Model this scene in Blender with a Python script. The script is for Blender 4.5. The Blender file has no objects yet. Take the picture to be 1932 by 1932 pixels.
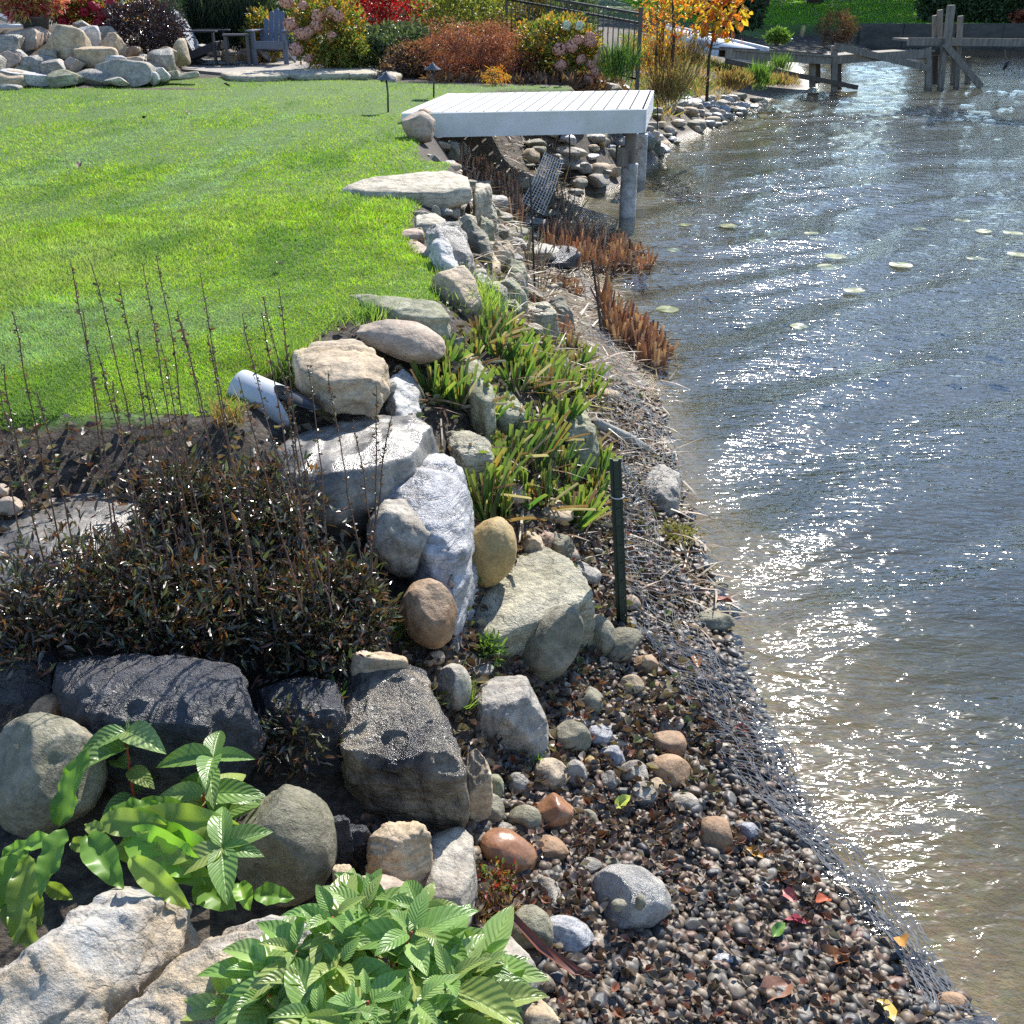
import bpy, bmesh, math, random
import numpy as np
from mathutils import Vector, Matrix, Euler
R = math.radians
rnd = random.Random(7)
rng = np.random.default_rng(11)
sc = bpy.context.scene
col = sc.collection

# ------------------------------------------------------------------ camera, light, exposure
CAMH = 2.5
PITCH = math.atan(1275 / 2507.0)
FP = 2507 / 2500 * 1932          # focal length in overview pixels (photo seen at 1932 px)
cam_d = bpy.data.cameras.new('camera'); cam = bpy.data.objects.new('camera', cam_d); col.objects.link(cam)
cam_d.sensor_width = 36; cam_d.lens = 36 * 2507 / 2500; cam_d.clip_end = 2000; cam_d.clip_start = 0.05
cam.location = (0, 0, CAMH); cam.rotation_euler = (math.pi / 2 - PITCH, 0, 0)
sc.camera = cam
SUN_AZ, SUN_EL = R(21.5), R(39.5)    # azimuth to the right of +Y
w = bpy.data.worlds.new('World'); sc.world = w; w.use_nodes = True
nt = w.node_tree; bg = nt.nodes['Background']
sky = nt.nodes.new('ShaderNodeTexSky'); sky.sky_type = 'NISHITA'; sky.sun_disc = False
sky.sun_elevation = SUN_EL; sky.sun_rotation = SUN_AZ; sky.air_density = 1.0; sky.dust_density = 0.1; sky.ozone_density = 5.0
nt.links.new(sky.outputs[0], bg.inputs[0]); 
tcw = nt.nodes.new('ShaderNodeTexCoord'); mpw = nt.nodes.new('ShaderNodeMapping'); mpw.inputs['Scale'].default_value = (1, 1, 2.6); nt.links.new(tcw.outputs['Generated'], mpw.inputs[0])
nw = nt.nodes.new('ShaderNodeTexNoise'); nw.inputs['Scale'].default_value = 2.6; nw.inputs['Detail'].default_value = 7; nw.inputs['Roughness'].default_value = .6; nt.links.new(mpw.outputs[0], nw.inputs['Vector'])
rw_ = nt.nodes.new('ShaderNodeValToRGB'); rw_.color_ramp.elements[0].position = .6; rw_.color_ramp.elements[1].position = .76; nt.links.new(nw.outputs[0], rw_.inputs[0])
mxw = nt.nodes.new('ShaderNodeMix'); mxw.data_type = 'RGBA'; nt.links.new(rw_.outputs[0], mxw.inputs[0]); nt.links.new(sky.outputs[0], mxw.inputs[6]); mxw.inputs[7].default_value = (11, 11, 11.5, 1)
nt.links.new(mxw.outputs[2], bg.inputs[0])
bg.inputs[1].default_value = 0.125
sun_d = bpy.data.lights.new('sun', 'SUN'); sun = bpy.data.objects.new('sun', sun_d); col.objects.link(sun)
sun_d.energy = 4.6; sun_d.angle = R(0.5); sun_d.color = (1, 0.95, 0.87)
sd = Vector((math.sin(SUN_AZ) * math.cos(SUN_EL), math.cos(SUN_AZ) * math.cos(SUN_EL), math.sin(SUN_EL)))
sun.rotation_euler = sd.to_track_quat('Z', 'Y').to_euler()
sc.view_settings.view_transform = 'Standard'; sc.view_settings.look = 'None'
sc.view_settings.exposure = 0.92; sc.view_settings.gamma = 1
sc.render.engine = 'CYCLES'
sc.cycles.max_bounces = 6; sc.cycles.transparent_max_bounces = 8; sc.cycles.diffuse_bounces = 3
sc.cycles.glossy_bounces = 3; sc.cycles.transmission_bounces = 3
sc.cycles.caustics_reflective = False; sc.cycles.caustics_refractive = False
sc.cycles.sample_clamp_indirect = 6
sc.cycles.use_denoising = False

# ------------------------------------------------------------------ pixel <-> world
cp, sp = math.cos(PITCH), math.sin(PITCH)
def ray(u, v):
    a = (u - 966) / FP; b = (966 - v) / FP
    return np.array((a, cp + b * sp, -sp + b * cp))
def P(u, v, z):
    d = ray(u, v); t = (z - CAMH) / d[2]
    return np.array((0, 0, CAMH)) + d * t
def PY(u, v, y):
    d = ray(u, v); t = y / d[1]
    return np.array((0, 0, CAMH)) + d * t
def depth(p): return p[1] * cp - (p[2] - CAMH) * sp

# ------------------------------------------------------------------ noise
def _h(ix, iy, iz, s):
    n = (ix * 374761393 + iy * 668265263 + iz * 2147483647 + s * 1274126177) & 0xFFFFFFFF
    n = ((n ^ (n >> 13)) * 1274126177) & 0xFFFFFFFF
    n = ((n ^ (n >> 16)) * 2246822519) & 0xFFFFFFFF
    return ((n ^ (n >> 15)) & 0xFFFF) / 32767.5 - 1
def vn(p, s=0):
    i = np.floor(p).astype(np.int64); f = p - i; f = f * f * f * (f * (f * 6 - 15) + 10)
    x, y, z = i.T; fx, fy, fz = f.T
    def L(a, b, t): return a + (b - a) * t
    c = [[[_h(x + a, y + b, z + c_, s) for c_ in (0, 1)] for b in (0, 1)] for a in (0, 1)]
    return L(L(L(c[0][0][0], c[0][0][1], fz), L(c[0][1][0], c[0][1][1], fz), fy),
             L(L(c[1][0][0], c[1][0][1], fz), L(c[1][1][0], c[1][1][1], fz), fy), fx)
def fbm(p, o=4, s=0):
    r = 0; a = 1; t = 0
    for k in range(o):
        r = r + a * vn(p * 2.03 ** k + 17.3 * k, s + k); t += a; a *= .5
    return r / t

# ------------------------------------------------------------------ terrain
ST = {   # y: cross-section (x, z)
 0.6: [(-4, .7), (-1.2, .55), (-.6, .42), (-.1, .3), (.3, .2), (.6, .12), (1.5, 0), (2.6, -.15), (7, -.7)],
 1.85: [(-4, .75), (-1.2, .6), (-.6, .48), (-.2, .33), (.2, .2), (.5, .1), (1.12, 0), (2.4, -.2), (7, -.8)],
 2.5: [(-4, .95), (-1.2, .78), (-.6, .55), (-.2, .35), (0, .22), (.48, .08), (.88, 0), (2, -.2), (7, -.9)],
 3.05: [(-6, 1.12), (-1.75, 1.05), (-1.2, .93), (-.8, .9), (-.3, .66), (0, .36), (.5, .1), (.86, 0), (2, -.25), (7, -1)],
 3.35: [(-6, 1.2), (-1.75, 1.2), (-.98, 1.15), (-.7, .95), (-.3, .78), (0, .42), (.5, .12), (.86, 0), (2, -.25), (7, -1)],
 4.1: [(-6, 1.2), (-1.3, 1.2), (-.95, 1.17), (-.6, 1.08), (-.2, .88), (.2, .45), (.6, .12), (.87, 0), (2, -.3), (7, -1)],
 4.7: [(-6, 1.2), (-1.3, 1.2), (-.4, 1.18), (0, .95), (.3, .55), (.65, .15), (.88, 0), (1.5, -.2), (2.4, -.55), (7, -1.2)],
 5.5: [(-6, 1.2), (-1.3, 1.2), (-.45, 1.18), (-.1, 1.0), (.3, .5), (.65, .18), (.93, 0), (1.3, -.2), (2, -.55), (7, -1.2)],
 7.2: [(-6, 1.2), (-1.6, 1.2), (-.7, 1.18), (-.2, .9), (.3, .36), (.7, .12), (1.03, 0), (1.35, -.25), (2, -.7), (7, -1.3)],
 9.2: [(-6, 1.2), (-1.5, 1.2), (-.55, 1.18), (-.1, .7), (.25, .2), (.6, .06), (.9, 0), (1.4, -.25), (2, -.7), (7, -1.3)],
 12.0: [(-6, 1.22), (-1.4, 1.22), (-.95, 1.2), (-.5, .55), (0, .15), (.4, .05), (.7, 0), (1.6, -.25), (2.3, -.7), (7, -1.3)],
 14.5: [(-6, 1.22), (-1.4, 1.22), (-.5, 1.2), (-.1, .6), (.3, .3), (.7, .1), (1.0, 0), (2, -.25), (3, -.8), (8, -1.4)],
 16.5: [(-6, 1.2), (-1, 1.2), (.9, 1.17), (1.1, .9), (1.4, .5), (1.6, .2), (1.8, 0), (2.6, -.3), (4, -.9), (9, -1.4)],
 19: [(-6, 1.2), (0, 1.2), (1.7, 1.15), (2.0, .9), (2.3, .45), (2.45, .15), (2.6, 0), (3.4, -.3), (5, -.9), (10, -1.4)],
 25: [(-6, 1.3), (0, 1.3), (2.6, 1.2), (3.2, .9), (4.1, .45), (4.8, .2), (5.3, 0), (6.5, -.4), (8, -.9), (13, -1.4)],
 31: [(-6, 1.4), (0, 1.4), (3.4, 1.2), (4.5, .8), (6.4, .4), (7.8, .15), (8.7, 0), (11, -.4), (16, -1)],
 37: [(-6, 1.5), (0, 1.5), (4.2, 1.2), (5.5, .8), (7.2, .4), (8.8, .15), (9.7, 0), (12, -.4), (20, -1)],
 46: [(-6, 1.5), (0, 1.5), (6, 1.2), (7.5, .8), (9, .45), (10.5, .2), (11.5, 0), (15, -.3), (25, -1)],
 51: [(-6, 1.6), (0, 1.6), (7, 1.2), (10, .8), (12, .45), (14, .2), (16, 0), (18, -.3), (30, -1)],
 54.8: [(-6, 1.7), (0, 1.6), (7, 1.2), (10, .9), (12, .7), (15, .35), (17, .1), (18, -.5), (30, -1)],
 55.4: [(-6, 1.7), (0, 1.6), (7, 1.2), (10, 1.0), (12, .95), (15, .9), (17, .9), (18, .9), (30, .9)],
 75: [(-6, 2), (0, 2), (7, 1.9), (10, 1.85), (12, 1.8), (15, 1.8), (17, 1.8), (18, 1.8), (30, 1.8)],
 110: [(-6, 4.0), (0, 4.0), (7, 4.0), (30, 4.0)],
 500: [(-6, 5.0), (30, 5.0)],
}
_ys = sorted(ST)
_NX = np.concatenate([np.linspace(-6, -2, 20, endpoint=False), np.linspace(-2, 4, 241), np.linspace(4.05, 40, 400)])
_T = np.array([np.interp(_NX, [a for a, b in ST[y]], [b for a, b in ST[y]]) for y in _ys])
_lys = np.log(np.array(_ys))
def H0(x, y):
    x = np.atleast_1d(np.asarray(x, float)); y = np.atleast_1d(np.asarray(y, float))
    ly = np.log(np.clip(y, .6, 500)); j = np.clip(np.searchsorted(_lys, ly) - 1, 0, len(_ys) - 2)
    t = (ly - _lys[j]) / (_lys[j + 1] - _lys[j])
    xi = np.clip(x, -6, 40); k = np.clip(np.searchsorted(_NX, xi) - 1, 0, len(_NX) - 2)
    f = (xi - _NX[k]) / (_NX[k + 1] - _NX[k])
    a = _T[j, k] * (1 - f) + _T[j, k + 1] * f; b = _T[j + 1, k] * (1 - f) + _T[j + 1, k + 1] * f
    return a * (1 - t) + b * t
def H(x, y):
    x = np.atleast_1d(np.asarray(x, float)); y = np.atleast_1d(np.asarray(y, float))
    h = H0(x, y)
    bank = np.clip((1.14 - h) / .1, 0, 1) * np.clip((20 - y) / 10, 0, 1)
    p = np.stack([x * 3, y * 3, x * 0], 1)
    h = h + bank * (.03 * fbm(p, 3, 3)) * np.clip(.3 + h * 2, .15, 1)
    return h + (1 - bank) * .02 * vn(np.stack([x * .6, y * .6, x * 0], 1), 5)
def gz(x, y): return float(H(x, y)[0])
def G(u, v):
    d = ray(u, v); ts = np.concatenate([np.linspace(1.2, 20, 800), np.linspace(20.05, 120, 800)])
    X = d[0] * ts; Y = d[1] * ts; Z = CAMH + d[2] * ts
    hit = np.nonzero(Z <= H(X, Y))[0]
    i = hit[0] if len(hit) else len(ts) - 1
    return np.array((X[i], Y[i], gz(X[i], Y[i])))

# ------------------------------------------------------------------ mesh helpers
def mesh(name, V, F, mats=None, smooth=False, uv=None, midx=None):
    me = bpy.data.meshes.new(name)
    V = np.asarray(V, dtype=np.float32)
    if isinstance(F, np.ndarray) and F.ndim == 2:
        k = F.shape[1]; n = len(F)
        me.vertices.add(len(V)); me.vertices.foreach_set('co', V.ravel())
        me.loops.add(n * k); me.loops.foreach_set('vertex_index', F.astype(np.int32).ravel())
        me.polygons.add(n); me.polygons.foreach_set('loop_start', np.arange(0, n * k, k, dtype=np.int32))
        me.update(calc_edges=True)
    else:
        me.from_pydata([tuple(map(float, v)) for v in V], [], [tuple(int(i) for i in f) for f in F])
    if uv is not None:
        ul = me.uv_layers.new(name='UVMap'); li = np.empty(len(me.loops), np.int32); me.loops.foreach_get('vertex_index', li)
        ul.data.foreach_set('uv', np.asarray(uv, np.float32)[li].ravel())
    if mats is not None:
        for m in (mats if isinstance(mats, (list, tuple)) else [mats]): me.materials.append(m)
    if midx is not None: me.polygons.foreach_set('material_index', np.asarray(midx, np.int32))
    me.polygons.foreach_set('use_smooth', np.full(len(me.polygons), smooth)); me.update()
    return me
def link(name, me, parent=None, loc=(0, 0, 0)):
    o = bpy.data.objects.new(name, me); col.objects.link(o); o.location = loc
    if parent is not None: o.parent = parent
    return o
def tag(o, label=None, cat=None, group=None, kind=None):
    if label: o['label'] = label
    if cat: o['category'] = cat
    if group: o['group'] = group
    if kind: o['kind'] = kind
    return o
def empty(name, loc, label, cat, group=None, rz=0):
    o = bpy.data.objects.new(name, None); col.objects.link(o); o.location = [float(a) for a in loc]; o.rotation_euler.z = rz
    o.empty_display_size = .05
    return tag(o, label, cat, group)
class MB:
    def __init__(s): s.V = []; s.F = []; s.n = 0
    def add(s, V, F):
        s.V.append(np.asarray(V, float)); s.F += [tuple(i + s.n for i in f) for f in F]; s.n += len(V); return s
    def box(s, c, d, rot=None, bev=0):
        hx, hy, hz = d[0] / 2, d[1] / 2, d[2] / 2
        if bev:
            bm = bmesh.new(); bmesh.ops.create_cube(bm, size=1)
            for q in bm.verts: q.co = Vector((q.co.x * d[0], q.co.y * d[1], q.co.z * d[2]))
            bmesh.ops.bevel(bm, geom=bm.edges[:], offset=bev, segments=2, affect='EDGES', profile=.5)
            bm.verts.index_update(); V = np.array([q.co[:] for q in bm.verts]); F = [[q.index for q in f.verts] for f in bm.faces]; bm.free()
        else:
            V = np.array([(a * hx, b * hy, c_ * hz) for a in (-1, 1) for b in (-1, 1) for c_ in (-1, 1)])
            F = [(0, 1, 3, 2), (4, 6, 7, 5), (0, 4, 5, 1), (2, 3, 7, 6), (0, 2, 6, 4), (1, 5, 7, 3)]
        if rot is not None: V = V @ np.array(Euler(rot).to_matrix()).T
        return s.add(V + np.array(c), F)
    def beam(s, a, b, wx, wz, bev=0):   # box from a to b
        a = Vector(a); b = Vector(b); d = b - a; L = d.length; q = d.to_track_quat('Y', 'Z').to_matrix()
        m = MB().box((0, 0, 0), (wx, L, wz), bev=bev)
        V = np.concatenate(m.V) @ np.array(q).T + np.array((a + b) / 2)
        return s.add(V, m.F)
    def tube(s, pts, r, k=6, cap=True):
        pts = np.asarray(pts, float); n = len(pts); r = np.full(n, r) if np.isscalar(r) else np.asarray(r, float)
        T = np.gradient(pts, axis=0); T /= np.linalg.norm(T, axis=1)[:, None] + 1e-9
        ref = np.array((0, 0, 1.)) if abs(T[0][2]) < .9 else np.array((1., 0, 0))
        V = []; 
        for i in range(n):
            a = np.cross(T[i], ref); a /= np.linalg.norm(a) + 1e-9; b = np.cross(T[i], a)
            for j in range(k):
                t = 2 * math.pi * j / k; V.append(pts[i] + r[i] * (a * math.cos(t) + b * math.sin(t)))
        F = [(i * k + j, i * k + (j + 1) % k, (i + 1) * k + (j + 1) % k, (i + 1) * k + j) for i in range(n - 1) for j in range(k)]
        if cap: F += [tuple(range(k))[::-1], tuple(range((n - 1) * k, n * k))]
        return s.add(V, F)
    def lathe(s, prof, c=(0, 0, 0), k=20):
        V = [(c[0] + r * math.cos(2 * math.pi * j / k), c[1] + r * math.sin(2 * math.pi * j / k), c[2] + z) for r, z in prof for j in range(k)]
        n = len(prof)
        F = [(i * k + j, i * k + (j + 1) % k, (i + 1) * k + (j + 1) % k, (i + 1) * k + j) for i in range(n - 1) for j in range(k)]
        F += [tuple(range(k))[::-1], tuple(range((n - 1) * k, n * k))]
        return s.add(V, F)
    def build(s, name, mat, parent=None, loc=(0, 0, 0), smooth=False):
        V = np.concatenate(s.V) if s.V else np.zeros((0, 3))
        return link(name, mesh(name, V, s.F, mat, smooth), parent, loc)
def scatter(tv, tf, M, off, tuv=None):
    """copies of template tv (n,3), faces tf (m,k): matrices M (N,3,3), offsets (N,3)"""
    N = len(off); n = len(tv)
    V = (np.einsum('nij,kj->nki', M, tv) + off[:, None, :]).reshape(-1, 3)
    F = (tf[None] + (np.arange(N) * n)[:, None, None]).reshape(-1, tf.shape[1])
    uv = None if tuv is None else np.tile(tuv, (N, 1))
    return V, F, uv
def frames(dirs, up, s):
    """matrices with local x = side, y = dir (length axis), z = normal; s (N,3) scale"""
    d = dirs / (np.linalg.norm(dirs, axis=1)[:, None] + 1e-9)
    x = np.cross(d, up); x /= np.linalg.norm(x, axis=1)[:, None] + 1e-9; z = np.cross(x, d)
    M = np.stack([x, d, z], 2); return M * s[:, None, :]
def rdir(n, zmin=-1, zmax=1):
    z = rng.uniform(zmin, zmax, n); a = rng.uniform(0, 2 * math.pi, n); r = np.sqrt(np.clip(1 - z * z, 0, 1))
    return np.stack([r * np.cos(a), r * np.sin(a), z], 1)

# ------------------------------------------------------------------ materials
def newmat(name):
    m = bpy.data.materials.new(name); m.use_nodes = True; nt = m.node_tree
    b = nt.nodes['Principled BSDF']; return m, nt, b
def N(nt, t, **kw):
    n = nt.nodes.new(t)
    for k, v in kw.items():
        if k in n.inputs.keys(): n.inputs[k].default_value = v
        else: setattr(n, k, v)
    return n
def ramp(nt, stops, interp='LINEAR'):
    r = nt.nodes.new('ShaderNodeValToRGB'); r.color_ramp.interpolation = interp; e = r.color_ramp.elements
    while len(e) < len(stops): e.new(.5)
    for i, (p, c) in enumerate(stops): e[i].position = p; e[i].color = (*c, 1)
    return r
def mix(nt, fac, a, b, bt='MIX'):
    m = nt.nodes.new('ShaderNodeMix'); m.data_type = 'RGBA'; m.blend_type = bt
    for s, k in ((fac, 0), (a, 6), (b, 7)):
        if isinstance(s, (int, float)): m.inputs[k].default_value = s
        elif isinstance(s, tuple): m.inputs[k].default_value = (*s, 1)
        else: nt.links.new(s, m.inputs[k])
    return m.outputs[2]
def mth(nt, op, a, b=None, clamp=False):
    m = nt.nodes.new('ShaderNodeMath'); m.operation = op; m.use_clamp = clamp
    for s, k in ((a, 0), (b, 1)):
        if s is None: continue
        if isinstance(s, (int, float)): m.inputs[k].default_value = s
        else: nt.links.new(s, m.inputs[k])
    return m.outputs[0]
def rockmat(name, c1, c2, c3=None, rough=.75, bump=.5, strata=0, spec=.5, scale=1, moss=0, patch=.5, wet=0, crack=.4):
    m, nt, b = newmat(name); c3 = c3 or tuple(x * .45 for x in c1)
    tc = N(nt, 'ShaderNodeTexCoord'); oi = N(nt, 'ShaderNodeObjectInfo')
    ad = N(nt, 'ShaderNodeVectorMath', operation='ADD'); nt.links.new(tc.outputs['Object'], ad.inputs[0])
    sc_ = N(nt, 'ShaderNodeVectorMath', operation='SCALE'); sc_.inputs[0].default_value = (31, 17, 9); nt.links.new(oi.outputs['Random'], sc_.inputs['Scale'])
    nt.links.new(sc_.outputs[0], ad.inputs[1]); co = ad.outputs[0]
    def noise(s, d, r_, dist=0, vec=co):
        n = N(nt, 'ShaderNodeTexNoise'); n.inputs['Scale'].default_value = s * scale; n.inputs['Detail'].default_value = d
        n.inputs['Roughness'].default_value = r_; n.inputs['Distortion'].default_value = dist; nt.links.new(vec, n.inputs['Vector']); return n.outputs[0]
    big = noise(5, 5, .6, .4); mid = noise(26, 6, .7); fine = noise(140, 4, .75)
    mp = N(nt, 'ShaderNodeMapping'); nt.links.new(co, mp.inputs[0]); mp.inputs['Scale'].default_value = (1, 1, 9); mp.inputs['Rotation'].default_value = (.25, .3, 0)
    st = noise(9, 5, .65, .6, mp.outputs[0])
    r1 = ramp(nt, [(.38, c1), (.62, c2)]); nt.links.new(big, r1.inputs[0])
    r2 = ramp(nt, [(.42, c3), (.56, (1, 1, 1))]); nt.links.new(mid, r2.inputs[0])
    c = mix(nt, patch, r1.outputs[0], mix(nt, r2.outputs[0], c3, r1.outputs[0]))
    r3 = ramp(nt, [(.3, (.5, .5, .5)), (.5, (1, 1, 1)), (.72, (1.35, 1.35, 1.35))]); nt.links.new(fine, r3.inputs[0])
    c = mix(nt, .6, c, r3.outputs[0], 'MULTIPLY')
    rb = ramp(nt, [(.3, (.55, .54, .52)), (.47, (.95, .95, .95)), (.7, (1.3, 1.28, 1.22))]); nt.links.new(noise(11, 6, .65, .8), rb.inputs[0]); c = mix(nt, .85, c, rb.outputs[0], 'MULTIPLY')
    vo = N(nt, 'ShaderNodeTexVoronoi', feature='DISTANCE_TO_EDGE'); vo.inputs['Scale'].default_value = 4.5 * scale
    va = N(nt, 'ShaderNodeVectorMath', operation='ADD'); nv = N(nt, 'ShaderNodeTexNoise'); nv.inputs['Scale'].default_value = 7; nv.inputs['Detail'].default_value = 4; nt.links.new(co, nv.inputs['Vector'])
    vs = N(nt, 'ShaderNodeVectorMath', operation='SCALE'); nt.links.new(nv.outputs['Color'], vs.inputs[0]); vs.inputs['Scale'].default_value = .35; nt.links.new(co, va.inputs[0]); nt.links.new(vs.outputs[0], va.inputs[1]); nt.links.new(va.outputs[0], vo.inputs['Vector'])
    rc = ramp(nt, [(0, (0, 0, 0)), (.03, (1, 1, 1))]); nt.links.new(vo.outputs['Distance'], rc.inputs[0]); crk = rc.outputs[0]
    c = mix(nt, crack, c, mix(nt, 1.0, c, mix(nt, crk, (.35, .33, .3), (1, 1, 1)), 'MULTIPLY'))
    if strata:
        r4 = ramp(nt, [(.36, (.4, .38, .36)), (.5, (1, 1, 1)), (.66, (1.25, 1.2, 1.15))]); nt.links.new(st, r4.inputs[0]); c = mix(nt, strata, c, r4.outputs[0], 'MULTIPLY')
    if moss:
        r5 = ramp(nt, [(.45, (0, 0, 0)), (.62, (1, 1, 1))]); nt.links.new(noise(8, 6, .75, .5), r5.inputs[0])
        c = mix(nt, mth(nt, 'MULTIPLY', r5.outputs[0], moss), c, (.11, .12, .035))
    if wet:
        r6 = ramp(nt, [(.42, (0, 0, 0)), (.55, (1, 1, 1))]); nt.links.new(noise(6, 4, .6, .3), r6.inputs[0])
        wf = mth(nt, 'MULTIPLY', r6.outputs[0], wet)
        c = mix(nt, wf, c, mix(nt, 1.0, c, (.4, .4, .42), 'MULTIPLY'))
        rr = N(nt, 'ShaderNodeMapRange'); nt.links.new(wf, rr.inputs[0]); rr.inputs[3].default_value = rough; rr.inputs[4].default_value = .22
        nt.links.new(rr.outputs[0], b.inputs['Roughness'])
    else: b.inputs['Roughness'].default_value = rough
    nt.links.new(c, b.inputs['Base Color']); b.inputs['Specular IOR Level'].default_value = spec
    hsum = mth(nt, 'ADD', mth(nt, 'ADD', mth(nt, 'MULTIPLY', mid, 1.3), mth(nt, 'MULTIPLY', fine, .2)), mth(nt, 'MULTIPLY', crk, .35 * crack))
    if strata: hsum = mth(nt, 'ADD', hsum, mth(nt, 'MULTIPLY', st, strata * 1.2))
    bp = N(nt, 'ShaderNodeBump'); bp.inputs['Strength'].default_value = bump * .8; bp.inputs['Distance'].default_value = .03
    nt.links.new(hsum, bp.inputs['Height']); nt.links.new(bp.outputs[0], b.inputs['Normal'])
    return m
RM = {
 'tan': rockmat('tan_stone', (.46, .35, .22), (.56, .45, .32), (.26, .2, .13), .8, .5, .35),
 'tangrey': rockmat('tan_grey_boulder', (.46, .36, .24), (.42, .42, .4), (.2, .19, .17), .7, .7, .2, patch=.4),
 'pink': rockmat('pinkish_sandstone', (.44, .32, .24), (.47, .39, .3), (.3, .22, .16), .8, .4, .3),
 'grey': rockmat('grey_stone', (.33, .3, .25), (.46, .42, .36), (.13, .13, .12), .6, .7, .4, wet=.35),
 'bluegrey': rockmat('blue_grey_slate', (.38, .38, .4), (.54, .54, .55), (.16, .16, .17), .42, .55, .6, wet=.25),
 'white': rockmat('pale_limestone', (.52, .51, .49), (.62, .6, .56), (.33, .32, .3), .7, .7, .3),
 'flag': rockmat('flagstone', (.48, .42, .31), (.58, .52, .4), (.25, .23, .17), .8, .6, .7),
 'mossy': rockmat('mossy_stone', (.34, .33, .22), (.48, .46, .33), (.15, .15, .1), .8, .7, .4, moss=.65),
 'olive': rockmat('olive_granite', (.22, .2, .14), (.34, .31, .23), (.1, .095, .06), .75, .8, 0, moss=.25, crack=0),
 'yellow': rockmat('ochre_boulder', (.4, .27, .1), (.46, .34, .15), (.27, .18, .07), .65, .45, .0, patch=.3, crack=0),
 'brown': rockmat('brown_boulder', (.33, .19, .1), (.4, .27, .16), (.19, .12, .07), .65, .5, 0, crack=0),
 'rust': rockmat('smooth_rust_stone', (.27, .12, .06), (.33, .17, .09), (.2, .09, .05), .3, .12, 0, patch=.2, crack=0),
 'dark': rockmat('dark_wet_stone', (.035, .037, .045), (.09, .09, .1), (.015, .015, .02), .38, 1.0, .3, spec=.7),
 'blotch': rockmat('dark_topped_boulder', (.02, .022, .028), (.3, .25, .18), (.012, .012, .016), .26, .9, .25, spec=.7, scale=.8),
 'slabgrey': rockmat('wet_flat_slab', (.24, .22, .19), (.34, .31, .27), (.12, .11, .09), .36, .35, .3, spec=.6, wet=.8),
 'lichen': rockmat('lichen_slab', (.5, .46, .32), (.62, .57, .42), (.2, .2, .15), .5, 1.0, .5, wet=.25, moss=.2),
 'granite': rockmat('speckled_granite', (.36, .31, .24), (.48, .44, .37), (.12, .11, .1), .75, .6, 0, scale=1.6),
 'wetpale': rockmat('wet_pale_boulder', (.38, .36, .33), (.5, .47, .42), (.2, .2, .2), .28, .8, 0, spec=.7, wet=.4, crack=0),
}
def simple(name, c, rough=.6, metal=0, noise=0, ns=20, bump=0, spec=.5, aniso=None, c2=None):
    m, nt, b = newmat(name); b.inputs['Base Color'].default_value = (*c, 1); b.inputs['Roughness'].default_value = rough
    b.inputs['Metallic'].default_value = metal; b.inputs['Specular IOR Level'].default_value = spec
    if noise or bump:
        tc = N(nt, 'ShaderNodeTexCoord'); mp = N(nt, 'ShaderNodeMapping'); nt.links.new(tc.outputs['Object'], mp.inputs[0])
        if aniso: mp.inputs['Scale'].default_value = aniso
        n = N(nt, 'ShaderNodeTexNoise'); n.inputs['Scale'].default_value = ns; n.inputs['Detail'].default_value = 6; n.inputs['Roughness'].default_value = .7; nt.links.new(mp.outputs[0], n.inputs['Vector'])
        r = ramp(nt, [(.35, c2 or tuple(x * (1 - noise) for x in c)), (.65, c)]); nt.links.new(n.outputs[0], r.inputs[0]); nt.links.new(r.outputs[0], b.inputs['Base Color'])
        if bump:
            bp = N(nt, 'ShaderNodeBump'); bp.inputs['Strength'].default_value = bump; bp.inputs['Distance'].default_value = .01
            nt.links.new(n.outputs[0], bp.inputs['Height']); nt.links.new(bp.outputs[0], b.inputs['Normal'])
    return m
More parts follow.
